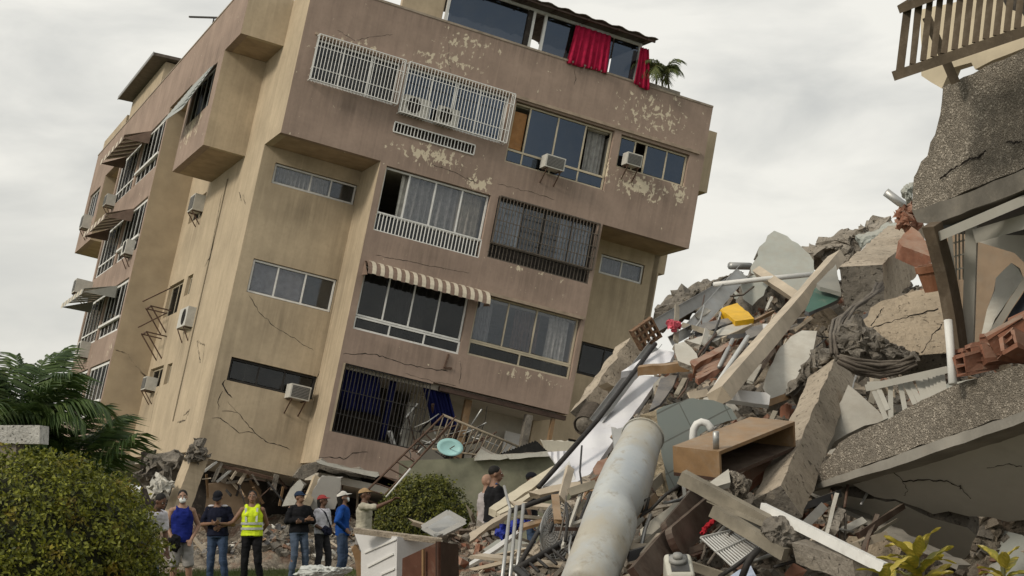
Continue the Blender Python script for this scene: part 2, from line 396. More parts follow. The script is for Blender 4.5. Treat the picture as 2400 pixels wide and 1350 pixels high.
# side wall (u = 0) with its vertical joint and small windows
H_S = [(6.1,6.32,-7.9,-.25),(9.8,12.2,-4.15,-3.03),(8.35,9.2,-3.7,-3.03),(9.9,12.2,-6.6,-5.9),(8.45,9.25,-6.6,-5.93),(9.3,11.5,-.95,-.15),(9.8,12.2,1.6,2.8)]
wall('wall', SM(-.003), RD+.003, 12.597, -8.9, 3.1, H_S, .22, CREAM)
wall('wall', SM(-.003), .003, RD, .003, 4.5, [], .22, CREAM)
wall('wall', SM(-.003), RD, 2.6, 3.1, 4.5, [], .22, CREAM)
m = MB(); m.box(.3,.34,5.9,6.5,-8,-.2); m.build('joint_backing', DARK, bld)  # near-black backing: the groove's shade is put into its colour
wall('wall', SM(0), 22.5, 31.0, -9, 3.1, [(24,25.6,-.9,0),(24,25.6,-3.8,-2.9),(24,25.6,1.5,2.8)], .22, CREAM)
# side bay, top storey boxes and parapet band
SP = -1.3
SW = [(12.85,17.3,1.0,2.9),(17.7,22.2,1.0,2.9),(12.85,17.3,-1.95,-.05),(17.7,22.2,-1.95,-.05),(12.85,17.3,-4.8,-2.93),(17.7,22.2,-4.8,-2.93),(12.85,17.3,-7.7,-5.8),(17.7,22.2,-7.7,-5.8)]
wall('wall', SM(SP), 12.6, 22.5, -9, 3.08, SW, .22, BROWN)
wall('wall', FM(12.597), SP+.003, .05, -9, 3.08, [], .22, CREAM2)
wall('wall', SM(SP), 4.24, 8.9, .1, 3.08, [(5.0,8.3,1.5,2.9)], .22, BROWN)
wall('wall', FM(4.237), SP+.003, -.004, .103, 3.08, [], .22, CREAM)
m = MB(); m.box(SP+.222, -.005, 4.46, 8.9, .097, .3); m.box(SP+.222, -.005, 8.7, 8.897, .3, 3.0); m.build('soffit', SOFFIT, bld)
wall('wall', SM(SP), 26.5, 31.0, .3, 3.08, [(27.3,30.2,1.4,2.8)], .22, BROWN)
wall('wall', FM(26.497), SP+.003, 0, .303, 3.08, [], .22, CREAM2)
m = MB(); m.box(SP+.22, 0, 26.72, 31, .3, .5); m.build('soffit', SOFFIT, bld)
wall('parapet', SM(SP), 2.2, 31.0, 3.085, 4.8, [], .22, BROWN)
wall('parapet', FM(2.197), SP+.003, -.004, 3.088, 4.797, [], .22, CREAM)
m = MB(); m.box(SP+.222, -.005, 2.42, 30.99, 3.087, 3.25); m.build('soffit', SOFFIT, bld)
# soffits of the front overhang
m = MB(); m.box(.218, UB+.2, .252, RD, .004, .22); m.build('soffit', SOFFIT, bld)
m = MB(); m.box(UE, UT-.2, .25, RD, 0.0, .22); m.build('soffit', SOFFIT, bld)
wall('wall', SM(UT-.22), .25, 31, -9, 0, [(0,RD,-9.1,0)], .22, CREAM)
wall('wall', SM(UT-.2), .25, 31, 0, 4.5, [], .2, CREAM)
_a = Bpx(1681, 311, v=1.8); _b = Bpx(1643, 448, v=1.8); m = MB(); m.box(UT, _a.x, 1.8, 4.2, _b.z, _a.z); m.build('planter_box', CREAM, bld)
_a = Bpx(1564, 602, v=1.9); _b = Bpx(1548, 641, v=1.9); m = MB(); m.box(UT, _a.x, 1.9, 4.0, _b.z, 1.0); m.build('planter_box', CREAM, bld)
# floors, partitions
for wz in (2.98, .1, -2.86, -5.72, -8.86):
    m = MB(); m.box(.25, UT-.25, RD+.24, 30.8, wz-.2, wz); m.box(UB+.22, UE-.22, .27, RD+.24, wz-.2, wz)
    if wz > -8: m.box(SP+.24, .25, 12.84, 22.4, wz-.2, wz)
    m.build('floor_slab', INNER, bld)
m = MB()
for v in (5.5, 14.0, 22.6): m.box(.25, UT-.25, v, v+.12, -8.8, 2.75)  # cross partitions, added to block light through the rooms
m.box(.9, .95, RD+.3, 30, -8.8, 2.75); m.box(6.43, 6.55, .3, 5.4, -5.9, 2.75); m.box(3.0, 3.12, RD+.25, 5.4, -8.8, 2.75); m.box(9.86, 9.97, .3, 5.4, -5.7, 2.75)
m.build('partition', INNER, bld)
m = MB(); m.box(.2, UT-.2, .26, 30.9, 3.0, 3.2); m.box(SP+.25,.2,4,30.9,3.3,3.45); m.build('roof_slab', CONC, bld)
# thin ledges and drip mouldings
m = MB(); m.box(6.45, 12.7, -.07, 0.0, 2.93, 3.02); m.box(.35, 6.45, -.05, 0.0, 2.98, 3.05); m.build('ledge', M('ledge_paint',(.33,.26,.2),.25,4,dirt=.5), bld)
m = MB(); m.box(0, UT, -.02, .27, 4.5, 4.56); m.build('coping', M('coping_paint',(.30,.25,.2),.3,3,dirt=.5), bld)
m = MB(); m.box(SP-.02, SP+.25, 2.18, 31, 4.8, 4.85); m.build('coping', MATS['coping_paint'], bld)
m = MB(); m.box(6.6, 9.9, -.10, 0.0, -2.95, -2.86); m.build('ledge', MATS['ledge_paint'], bld)

# ---- windows
def window(mp, a0, a1, b0, b1, fr, gl, posts=(), rails=(), inset=.12, fw=.05, fd=.06, missing=()):
    m = MB()
    t0, t1 = inset, inset + fd
    m.box(a0, a1, t0, t1, b0, b0+fw, mp); m.box(a0, a1, t0, t1, b1-fw, b1, mp)
    m.box(a0, a0+fw, t0, t1, b0+fw, b1-fw, mp); m.box(a1-fw, a1, t0, t1, b0+fw, b1-fw, mp)
    o = m.build('window', fr, bld)
    ys = [b0+fw, *rails, b1-fw]; xs = [a0+fw, *posts, a1-fw]
    for r in rails:
        m = MB(); m.box(a0+fw, a1-fw, t0-.01, t1+.01, r-.03, r+.03, mp); m.build('rail', fr, o)
    for p in posts:
        m = MB(); m.box(p-.022, p+.022, t0+.004, t1-.004, b0+fw, b1-fw, mp); m.build('mullion', fr, o)
    if gl is not None:
        k = 0
        for i in range(len(xs)-1):
            for j in range(len(ys)-1):
                k += 1
                if k in missing: continue
                m = MB(); m.box(xs[i]+.02, xs[i+1]-.02, t0+.022+.006*(i % 2), t0+.03+.006*(i % 2), ys[j]+.02, ys[j+1]-.02, mp); m.build('pane', gl, o)
    return o
def curtain(name, label, mp, a0, a1, b0, b1, t, mat, amp=.04, n=None, flare=0., cat='curtain', skew=0., hem=.03):
    """hanging cloth with folds, as thick as cloth"""
    w = a1 - a0; n = n or max(5, int(w / .11)); K = n * 6; J = 8
    V = []; rnd = random.Random(label)
    ph = [rnd.uniform(0, 6) for _ in range(4)]
    for s in (0, .006):
        for j in range(J + 1):
            f = j / J
            for i in range(K + 1):
                x = i / K
                fold = amp * (.6 + .6 * f) * (.55 + .75 * abs(math.sin(x * 7.3 + ph[3]))) * math.sin(x * n * 2 * math.pi + ph[0] + .8 * math.sin(x * 9 + ph[1]) + .4 * f)
                aa = a0 + w * x + (x - .5) * flare * f + skew * f + .2 * amp * math.sin(x * 31 + f * 3)
                bb = b1 - (b1 - b0) * f - (hem * math.sin(x * 5 + ph[2]) if j == J else 0)
                V.append(mp(aa, t + fold + s, bb))
    F = []; N = (J + 1) * (K + 1)
    for s in (0, 1):
        for j in range(J):
            for i in range(K):
                b = s * N + j * (K + 1) + i; F.append([b, b+1, b+K+2, b+K+1])
    for i in range(K):
        F.append([i, i+1, N+i+1, N+i]); b = J * (K + 1) + i; F.append([b, b+1, N+b+1, N+b])
    for j in range(J):
        b = j * (K+1); F.append([b, b+K+1, N+b+K+1, N+b]); b += K; F.append([b, b+K+1, N+b+K+1, N+b])
    o = obj(name, mesh(name, V, F, mat, True)); o.matrix_world = BMAT
    return T(o, label, cat)
def grille(mp, a0, a1, b0, b1, n, r, mat, cross=(), t=-.02, box=0., name='security_grille', ext=0.):
    """welded bar grille; with box > 0 it is a cage standing out from the wall. Frame is the part, bars its pieces"""
    m = MB(); tf = t - box
    m.bar(mp(a0, tf, b0), mp(a1, tf, b0), r*2.4, r*2.4); m.bar(mp(a0, tf, b1), mp(a1, tf, b1), r*2.4, r*2.4)
    m.bar(mp(a0, tf, b0+r), mp(a0, tf, b1-r), r*2.4, r*2.4, (0,1,0)); m.bar(mp(a1, tf, b0+r), mp(a1, tf, b1-r), r*2.4, r*2.4, (0,1,0))
    for c in cross: m.bar(mp(a0+r, tf-.003, c), mp(a1-r, tf-.003, c), r*1.6, r*1.6)
    if box:
        for aa in (a0, a1):
            for bb in (b0, b1): m.bar(mp(aa, tf+r, bb), mp(aa, .0, bb), r*2, r*2, (0,0,1))
            for c in cross: m.bar(mp(aa, tf+r, c), mp(aa, 0., c), r*1.5, r*1.5)
        k = max(2, int(box/.12))
        for i in range(1, k):
            for aa in (a0, a1): m.bar(mp(aa, tf+box*i/k, b0), mp(aa, tf+box*i/k, b1), r*1.5, r*1.5, (0,1,0))
    o = m.build(name, mat, bld)
    bm_ = MB(); bm_.tube([Vector((0,0,0)), Vector((0,0,b1-b0-.004))], r, 6); me = bm_.mesh('bar', mat)
    for i in range(1, n):
        a = a0 + (a1-a0) * i / n
        b = bpy.data.objects.new('bar', me); link(b, o); b.location = mp(a, tf, b0+.002)
    if box:
        bm_ = MB(); bm_.tube([mp(0,0,0)*0+Vector((0,0,0)), mp(0,box,0)-mp(0,0,0)], r, 5); me2 = bm_.mesh('bar', mat)
        for i in range(1, n, 1):
            a = a0 + (a1-a0) * i / n
            b = bpy.data.objects.new('bar', me2); link(b, o); b.location = mp(a, tf, b0)
    return o

F0 = FM(0); FR = FM(RD)
SHEER = cloth('sheer_curtain', (.52, .51, .47)); LACE = cloth('lace_curtain', (.60, .55, .44)); GREYC = cloth('grey_curtain', (.34, .34, .33))
BROWNC = cloth('brown_curtain', (.16, .10, .075)); REDC = cloth('crimson_curtain', (.36, .012, .05), .85); BLUEC = cloth('navy_cloth', (.010, .013, .075), .8)
WHITEC = cloth('white_curtain', (.62, .60, .54)); PINKC = cloth('pink_cloth', (.60, .12, .16))
# row 1
window(F0, .46, 2.96, 1.68, 2.91, WHITEP, GLASS_D, (1.3, 2.15), inset=.1)
window(F0, 3.16, 6.36, 1.5, 2.91, WHITEP, GLASS_B, (4.0, 4.75, 5.5), inset=.1)
grille(F0, .42, 3.0, 1.64, 2.95, 26, .0105, WHITEP, (1.98, 2.6), box=.28)
grille(F0, 3.12, 6.42, 1.46, 2.95, 34, .0105, WHITEP, (1.82, 2.62), box=.28)
grille(F0, 3.12, 5.6, .92, 1.21, 24, .014, WHITEP, box=0.)
m = MB(); m.box(3.14, 5.58, .12, .14, .94, 1.19); m.build('vent_backing', DARK, bld)
window(F0, 6.6, 9.81, 1.02, 2.85, BEIGEF, GLASS_B, (7.13, 8.05, 8.95), (1.42,), missing=(2, 8))
window(F0, 10.08, 12.38, 1.84, 2.82, BEIGEF, GLASS_B, (10.62, 11.0, 11.7), missing=(2,))
m = MB(); m.box(6.66, 7.08, .22, .26, 1.5, 2.62); m.build('shutter_board', M('orange_plywood', (.33, .17, .07), .2, 5), bld)
curtain('curtain', 'pale curtain pushed aside in the top floor window with an orange board', F0, 7.75, 8.05, 1.45, 2.8, .42, SHEER)
curtain('curtain', 'grey curtain at the far end of the orange board window', F0, 9.15, 9.75, 1.1, 2.8, .45, GREYC)
# row 2
BARS = M('worn_dark_bars', (.105,.088,.072), .3, 10, .6, .1, dirt=.2)
window(FR, .44, 2.9, -1.01, -.44, ALU, GLASS_C, (1.55, 2.15), inset=.06)
curtain('curtain', 'white net curtain in the narrow window under the overhang', FR, .48, 2.1, -.99, -.46, .2, SHEER, .03)
window(F0, 3.15, 6.35, -1.46, -.1, WHITEP, GLASS_C, (3.92, 4.73, 5.55), missing=(1,))
grille(F0, 3.15, 6.36, -1.96, -1.44, 30, .015, WHITEP, (), t=.03)
m = MB(); m.box(3.15, 6.35, .2, .23, -1.95, -1.48); m.build('window_base_panel', GLASS_D, bld)
curtain('curtain', 'grey sheer curtain filling the white railed window', F0, 3.75, 5.6, -1.95, -.12, .36, SHEER, .09, 9)
curtain('curtain', 'cream lace curtain at the end of the white railed window', F0, 5.5, 6.3, -1.95, -.12, .36, LACE, .07, 5)
window(F0, 6.63, 9.82, -1.42, -.06, BLACKM, GLASS_C, (7.5, 8.2, 9.1), inset=.14)
grille(F0, 6.63, 9.86, -1.44, -.05, 30, .013, BARS, (-.38, -.76, -1.1), box=.10)
grille(F0, 6.62, 9.82, -1.86, -1.45, 28, .014, BARS, (), t=.02)
m = MB(); m.box(6.63, 9.82, .18, .2, -1.86, -1.46); m.build('window_base_panel', DARK, bld)
curtain('curtain', 'pale blue curtain behind the black bars', F0, 6.7, 7.55, -1.4, -.08, .22, cloth('pale_blue_curtain', (.50, .56, .60)), .04)
curtain('curtain', 'pale blue curtain behind the black bars beside the bay corner', F0, 8.75, 9.75, -1.4, -.08, .22, MATS['pale_blue_curtain'], .04)
window(FR, 10.92, 12.38, -1.02, -.44, ALU, GLASS_C, (11.65,), inset=.06)
curtain('curtain', 'net curtain in the narrow window behind the overhang by the heap', FR, 11.0, 12.3, -1.0, -.46, .2, GREYC, .03)
# row 3
window(FR, .42, 2.88, -4.23, -3.29, WHITEP, GLASS_C, (1.18, 2.0), inset=.06)
curtain('curtain', 'grey patterned blind in the three pane window of the cream recess', FR, .46, 1.98, -4.2, -3.3, .16, M('patterned_blind', (.30, .30, .31), .35, 6, .9, .05, 20, dirt=.5), .006, 3)
window(F0, 3.16, 6.32, -4.42, -3.0, WHITEP, GLASS_D, (3.95, 4.72, 5.5), inset=.1)
window(F0, 3.15, 6.33, -4.81, -4.44, WHITEP, GLASS_D, (4.2, 5.25), inset=.06)
curtain('curtain', 'dark grey curtain under the striped awning', F0, 3.9, 4.7, -4.75, -3.05, .35, cloth('charcoal_curtain', (.13, .13, .13)), .05)
curtain('curtain', 'thin pale curtain under the middle of the striped awning', F0, 4.85, 5.2, -4.75, -3.05, .4, GREYC, .05)
window(F0, 6.6, 9.82, -4.32, -2.94, BEIGEF, GLASS_C, (7.6, 8.5), inset=.12)
window(F0, 6.6, 9.82, -4.74, -4.33, BEIGEF, GLASS_D, (8.2,), inset=.1)
curtain('curtain', 'brown drapes drawn behind the large plain window', F0, 7.9, 8.7, -4.7, -2.98, .35, BROWNC, .06)
curtain('curtain', 'grey curtain beside the awning in the large plain window', F0, 6.7, 7.2, -4.7, -2.98, .35, GREYC, .05)
curtain('curtain', 'long white curtain at the end of the large plain window', F0, 8.95, 9.6, -4.7, -2.98, .28, WHITEC, .05)
window(FR, 10.79, 12.43, -4.2, -3.24, BLACKM, GLASS_D, (11.6,), inset=.06)
window(FR, 10.92, 12.38, -7.08, -6.22, BLACKM, GLASS_D, (11.6,), inset=.06)
# row 4
window(FR, .41, 2.9, -6.78, -6.15, BLACKM, GLASS_D, (1.25, 2.0), inset=.1)
grille(F0, 3.08, 5.7, -7.7, -5.82, 24, .013, BLACKM, (-6.55, -7.2), t=.04)
curtain('cloth', 'navy blue cloth hung behind the lowest barred balcony', F0, 3.1, 4.3, -7.0, -5.85, .4, BLUEC, .06, cat='cloth', skew=.25)
curtain('cloth', 'narrow navy strip hanging inside the lowest barred balcony', F0, 4.65, 4.85, -7.6, -5.85, .5, BLUEC, .05, 3, cat='cloth')
curtain('cloth', 'torn navy cloth hanging askew at the broken balcony', F0, 5.55, 6.35, -6.9, -5.8, .35, BLUEC, .06, cat='cloth', skew=.55)
# side windows
S0 = SM(0); SB = SM(SP)
for (a0, a1, b0, b1) in H_S[1:]:
    window(S0, a0+.02, a1-.02, b0+.02, b1-.02, BEIGEF, GLASS_D, ((a0+a1)/2,) if a1-a0 > 1 else (), inset=.1)
for i, (a0, a1, b0, b1) in enumerate(SW):
    window(SB, a0+.02, a1-.02, b0+.02, b1-.02, WHITEP, GLASS_D, tuple(a0 + (a1-a0)*k/5 for k in range(1, 5)), (b0+.5,), inset=.06, fw=.09)
    if i % 2 == 0:
        m = MB(); m.box(a0-.05, a1+.05, -.05, .03, b0+.44, b0+.53, SB); m.build('sill_rail', WHITEP, bld)
for (a0, a1, b0, b1) in [(5.0,8.3,1.5,2.9),(27.3,30.2,1.4,2.8)]:
    window(SB, a0+.02, a1-.02, b0+.02, b1-.02, WHITEP, GLASS_D, tuple(a0+(a1-a0)*k/4 for k in range(1,4)), inset=.08)
for k in range(4):
    b = (1.3, -1.6, -4.4, -7.4)[k]
    curtain('curtain', ('white curtain in the topmost window of the side bay', 'white curtain in the side bay window below the top floor', 'white curtain in the side bay window above the palm', 'white curtain in the lowest side bay window behind the palm')[k], SB, 13.1, 14.6, b, b+1.4, .3, WHITEC, .05)

# ---- roof terrace
TV = .12
m = MB(); m.box(2.7, 3.95, .3, .5, 4.565, 6.4); m.build('terrace_wall', CREAM, bld)
FT = FM(TV)
m = MB()
for a in (4.02, 6.68, 7.06, 10.22): m.box(a-.04, a+.04, TV, TV+.09, 4.565, 5.72)
m.box(4.0, 10.25, TV-.01, TV+.1, 5.72, 5.8); m.box(4.0, 10.3, TV-.03, TV+.12, 4.563, 4.6); m.build('terrace_frame', ALU, bld)
m = MB(); m.box(6.5, 6.62, .14, .3, 4.61, 5.72); m.build('terrace_post', DARK, bld)
for a0, a1 in ((4.08, 6.45), (7.1, 8.2), (8.2, 9.3), (9.35, 10.16)):
    m = MB(); m.box(a0, a1, TV+.03, TV+.04, 4.61, 5.71); m.build('pane', GLASS_B, bld)
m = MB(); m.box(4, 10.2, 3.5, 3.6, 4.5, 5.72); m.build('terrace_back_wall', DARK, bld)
m = MB()
N = 60
for i in range(N):      # corrugated sheet with a slight fall
    a0 = 3.8 + (10.5-3.8)*i/N; a1 = 3.8 + (10.5-3.8)*(i+1)/N
    z0 = .03*math.sin(i*1.2); z1 = .03*math.sin((i+1)*1.2)
    m.hexa([(a0,-.45,5.86+z0),(a1,-.45,5.86+z1),(a1,3.7,6.15+z1),(a0,3.7,6.15+z0),(a0,-.45,5.88+z0),(a1,-.45,5.88+z1),(a1,3.7,6.17+z1),(a0,3.7,6.17+z0)])
m.build('terrace_roof', ROOFM, bld)
m = MB()
for a in np.arange(4.2, 10.4, 1.0): m.bar((a,-.42,5.79),(a,3.5,6.05),.05,.06)
m.bar((3.9,-.35,5.8),(10.45,-.35,5.8),.06,.05); m.build('roof_batten', WOODD, bld)
curtain('curtain', 'broad crimson curtain hanging out of the roof terrace', FM(0), 7.95, 9.15, 4.45, 5.66, -.06, REDC, .05, 7, flare=.15)
curtain('curtain', 'narrow crimson curtain at the corner of the roof terrace', FM(0), 10.12, 10.4, 4.4, 5.62, -.08, REDC, .05, 3, flare=.25, skew=.1)
m = MB(); m.box(10.45, 11.75, .05, .5, 4.565, 4.68); m.build('roof_planter', CONC, bld)
# penthouse on the side, with its own eave
m = MB(); m.box(SP+.12, 2.5, 17.3, 24.3, 4.4, 5.95); m.build('penthouse', CREAM, bld)
m = MB(); m.hexa([(SP-.42,16.9,5.95),(2.8,16.9,6.25),(2.8,24.7,6.25),(SP-.42,24.7,5.95),(SP-.42,16.9,6.06),(2.8,16.9,6.36),(2.8,24.7,6.36),(SP-.42,24.7,6.06)]); m.build('penthouse_roof', ROOFM, bld)
m = MB(); m.bar((SP-.44,16.88,6.0),(SP-.44,24.72,6.0),.03,.14); m.build('eave_board', M('eave_metal',(.25,.25,.25),.2,4,.5), bld)
m = MB(); m.box(SP+.12, 2, 25.0, 30.9, 4.4, 5.5); m.build('penthouse', CREAM2, bld)
m = MB(); m.bar((SP+.1,8.3,4.8),(SP+.1,8.3,5.25),.04,.04,(0,1,0)); m.bar((SP-.55,9.2,5.32),(SP+.4,7.8,5.2),.06,.05); m.build('roof_bracket', BLACKM, bld)

# ---- awnings
def awning(mp, a0, a1, b1, drop, out, n, label, cols, roll=False):
    r = empty('awning'); r.matrix_world = BMAT
    T(r, label, 'awning')
    for i in range(n):
        x0 = a0 + (a1-a0)*i/n; x1 = a0 + (a1-a0)*(i+1)/n - .004; m = MB(); K = 6; b = 0
        P = []
        for k in range(K+1):
            f = k/K
            if roll: tt = -out*math.sin(f*math.pi/2); bb = b1 - drop*(1-math.cos(f*math.pi/2))
            else: tt = -out*min(1, f*1.18); bb = b1 - drop*f - (.12*max(0, f-.85)/.15)
            P.append((tt, bb))
        up = .018 if i % 2 else 0.
        for k in range(K):
            (t0, c0), (t1, c1) = P[k], P[k+1]
            m.hexa([mp(x0,t0,c0+up), mp(x1,t0,c0+up), mp(x1,t1,c1+up), mp(x0,t1,c1+up), mp(x0,t0,c0+up-.012), mp(x1,t0,c0+up-.012), mp(x1,t1,c1+up-.012), mp(x0,t1,c1+up-.012)])
        m.build('slat', cols[i % 2], r)
    for aa in (a0, a1):
        m = MB()
        m.v += [mp(aa-.006,-.02,b1), mp(aa-.006,-.02,b1-drop), mp(aa-.006,-out,b1-drop-.05), mp(aa+.006,-.02,b1), mp(aa+.006,-.02,b1-drop), mp(aa+.006,-out,b1-drop-.05)]
        m.face([0,1,2]); m.face([3,4,5]); m.face([0,1,4,3]); m.face([1,2,5,4]); m.face([0,2,5,3])
        m.build('end_panel', cols[0], r)
    return r
AW_W = M('awning_cream', (.56, .50, .40), .12, 6, .6, .05, 30, dirt=.25); AW_B = M('awning_brown', (.20, .14, .11), .15, 6, .6, .05, 30, dirt=.25)
awning(F0, 3.08, 6.78, -2.88, .42, .55, 30, 'cream and brown striped metal awning over the middle balcony window', (AW_B, AW_W), True)
awning(SB, 15.6, 20.8, 2.85, .5, .95, 12, 'striped awning below the roof edge of the side bay', (AW_B, AW_W))
awning(SB, 15.4, 20.6, -.1, .5, .95, 12, 'dark striped awning halfway up the side bay', (AW_B, AW_W))
awning(SB, 15.0, 20.5, -3.0, .45, 1.15, 14, 'grey awning on the side bay just above the palm', (M('awning_grey', (.32,.32,.29),.1,6,.6), AW_W))

# ---- air conditioners, brackets
def aircon(mp, a, b, t, w, h, d, label, kind='box', tilt=0., bracket=True):
    if mp(0,1,0).x - mp(0,0,0).x > .5: w, h, d = w*.8, h*.72, d*.72
    r = empty('air_conditioner'); r.matrix_world = BMAT @ Matrix.Translation(mp(a, t, b)) @ Matrix.Rotation(tilt, 4, (mp(0,1,0)-mp(0,0,0)))
    T(r, label, 'air conditioner')
    z = mp(0,0,0)
    q = lambda x, y, s: mp(x, y, s) - z
    m = MB(); m.box(0, w, -d, 0, 0, h, q); o = m.build('casing', M('aircon_casing', (.50,.49,.45), .12, 5, .6, .1, 30, dirt=.3), r)
    m = MB()
    if kind == 'fan':
        c = q(w*.38, -d-.012, h*.5)
        ax = q(1,0,0); az = q(0,0,1)
        for rr in np.linspace(.04, h*.40, 7):
            m.tube([c + ax*math.cos(k*math.pi/10)*rr + az*math.sin(k*math.pi/10)*rr for k in range(21)], .006, 4)
        m.build('fan_grille', BLACKM, r)
        m = MB(); n = 20; m.v += [c + q(0,.008,0) + ax*math.cos(k*2*math.pi/n)*h*.42 + az*math.sin(k*2*math.pi/n)*h*.42 for k in range(n)]; m.face(list(range(n))); m.build('fan_opening', DARK, r)
    else:
        m.box(w*.07, w*.93, -d-.012, -d-.002, h*.1, h*.9, q); m.build('front_grille', M('aircon_grille', (.07,.07,.068), .3, 20, .6), r)
        m = MB()
        for k in range(7): m.box(w*.09, w*.91, -d-.02, -d-.013, h*(.16+.105*k), h*(.19+.105*k), q)
        m.build('louvre', M('aircon_louvre', (.26,.255,.24), .15, 10, .6), r)
    if bracket:
        for x in (w*.15, w*.85):
            m = MB(); m.bar(q(x,0,-.02), q(x,-d,-.02), .03, .03); m.bar(q(x,-d*.95,-.03), q(x,-.01,-.42), .03, .03)
            m.build('bracket', RUST, r)
    return r
aircon(F0, 7.68, 1.1, 0, .62, .38, .4, 'window air conditioner in the sill of the orange board window')
aircon(F0, 10.22, 1.9, 0, .5, .37, .35, 'window air conditioner above the peeling patch of the top floor corner')
aircon(FR, 2.1, -6.93, 0, .58, .4, .55, 'window air conditioner sticking out above the cracked cream wall')
aircon(F0, 3.2, 1.5, -.02, .78, .52, .22, 'outdoor fan unit caged behind the white top floor bars', 'fan', bracket=False)
aircon(F0, 4.25, 1.5, -.02, .62, .5, .2, 'second fan unit in the white top floor cage', 'fan', bracket=False)
aircon(S0, 6.5, -4.95, 0, 1.6, .85, .35, 'large outdoor fan unit on the side wall beside the vertical crack', 'fan')
aircon(S0, 10.4, -6.75, 0, .9, .6, .5, 'small air conditioner low on the side wall above the palm')
aircon(S0, 9.2, -.85, 0, 1.0, .75, .5, 'air conditioner high on the side wall over a rusty bracket')
aircon(SB, 21.2, .9, 0, .9, .6, .5, 'dark air conditioner near the far end of the top storey')
aircon(SB, 13.3, -2.1, 0, 1.1, .7, .4, 'pale fan unit on the pink band of the side bay', 'fan')
aircon(SB, 22.0, -2.6, 0, .9, .75, .9, 'air conditioner sticking out alone over the sky')
aircon(SB, 18.5, -5.35, 0, 1.1, .8, .5, 'white air conditioner just above the palm fronds', 'fan')
aircon(SB, 27.5, .9, 0, .9, .8, .5, 'white air conditioner on the far end box')
for (a, b) in ((10.6, -4.9), (10.9, -4.0)):
    m = MB()
    for x in (0, .9):
        m.bar(S0(a+x, 0, b), S0(a+x, -.7, b), .04, .04); m.bar(S0(a+x, -.68, b), S0(a+x, 0, b-.75), .04, .04)
    m.bar(S0(a, -.66, b), S0(a+.9, -.66, b), .04, .04); m.bar(S0(a-.2, -1.0, b+.05), S0(a+1.0, 0, b+.9), .03, .03)
    o = m.build('wall_bracket', RUST, bld)
# hanging louvred shutter on the top storey box
m = MB(); m.hexa([SB(5.3,-.05,2.85), SB(8.5,-.05,2.85), SB(8.6,-.75,1.45), SB(5.9,-.6,1.4), SB(5.3,-.01,2.9), SB(8.5,-.01,2.9), SB(8.6,-.70,1.5), SB(5.9,-.55,1.45)])
sh = m.build('window_shutter', M('shutter_grey', (.34,.36,.35), .12, 4, .6, .05), bld)
for k in range(9):
    m = MB(); f = k/9
    m.bar(SB(5.4+.5*f, -.1-.52*f, 2.78-1.3*f), SB(8.45+.1*f, -.1-.62*f, 2.78-1.3*f), .02, .05); m.build('slat', MATS['shutter_grey'], sh)

# ---- cracks: flat dark ribbons just proud of the wall, gap shade in their colour
CRACKM = M('crack_shadow', (.022, .018, .015), .3, 20, dirt=0)
LIPM = M('broken_render', (.30, .25, .2), .3, 30, dirt=.3)
def crack(pts, v=None, u=None, w=.012, seed=1):
    rnd = random.Random(seed); P = [Bpx(x, y, v=v, u=u) for x, y in pts]
    Q = [P[0]]
    for a, b in zip(P, P[1:]):
        n = max(2, int((b-a).length/.08))
        for i in range(1, n+1):
            c = a.lerp(b, i/n)
            if i < n: c = c + Vector((0 if u is not None else rnd.uniform(-.022,.022), 0 if v is not None else rnd.uniform(-.022,.022), rnd.uniform(-.022,.022)))
            Q.append(c)
    nrm = Vector((0,-1,0)) if v is not None else Vector((-1,0,0))
    V = []; F = []; n = len(Q)
    for i, c in enumerate(Q):
        d = (Q[min(i+1,n-1)] - Q[max(i-1,0)]).normalized(); s = d.cross(nrm)
        ww = w * (.35 + rnd.random()) * (.25 if i in (0, n-1) else 1)
        V += [c + nrm*.003 - s*ww, c + nrm*.003 + s*ww]
    for i in range(n-1): F.append([2*i, 2*i+1, 2*i+3, 2*i+2])
    return obj('crack', mesh('crack', V, F, CRACKM), bld)
crack(Z7((235,420),(215,450),(240,500),(285,550)), v=RD, w=.018, seed=3)
crack(Z7((215,500),(185,560),(185,630)), v=RD, w=.014, seed=4)
crack(Z7((210,640),(320,650),(380,720),(450,800),(540,865),(640,890),(690,915)), v=RD, w=.011, seed=5)
crack(Z7((140,690),(200,690),(270,745),(330,795),(400,785),(450,800)), v=RD, w=.01, seed=6)
crack(Z7((250,570),(320,650)), v=RD, w=.006, seed=7)
crack(Z7((1060,240),(1200,238),(1280,240),(1360,265),(1480,305),(1640,340),(1800,360)), v=0, w=.012, seed=8)
crack(Z7((880,400),(935,310),(1000,290)), v=RD, w=.012, seed=9)
crack(Z7((890,965),(980,965),(1080,975),(1130,935),(1240,930)), v=0, w=.012, seed=10)
crack([(582,690),(610,735),(650,770),(700,800),(735,822)], v=RD, w=.008, seed=11)
crack([(1050,470),(985,447),(905,480)][::-1] if False else [(1010,385),(1060,402),(1120,430)], v=0, w=.008, seed=12)
crack([(880,598),(920,605),(990,620),(1100,640)], v=0, w=.006, seed=13)
crack([(790,70),(830,95),(880,85),(920,80)], v=0, w=.006, seed=14)
crack([(1052,90),(1050,130),(1055,170)], v=0, w=.005, seed=15)
crack([(1345,160),(1350,185),(1345,200)], v=0, w=.008, seed=16)
crack([(1078,845),(1080,870),(1077,900)], v=0, w=.006, seed=17)
crack([(950,875),(1010,893),(1070,905)], v=0, w=.005, seed=18)
crack([(520,455),(500,560),(493,600),(480,625)], u=0, w=.04, seed=19)
crack([(378,895),(365,930),(352,990)], u=0, w=.025, seed=20)
crack([(270,820),(300,830),(320,860),(345,885)], v=12.6, w=.02, seed=21)
crack([(470,850),(462,800),(480,810),(475,850)], u=0, w=.03, seed=22)
crack([(430,975),(445,960),(435,985),(415,990)], u=0, w=.03, seed=23)
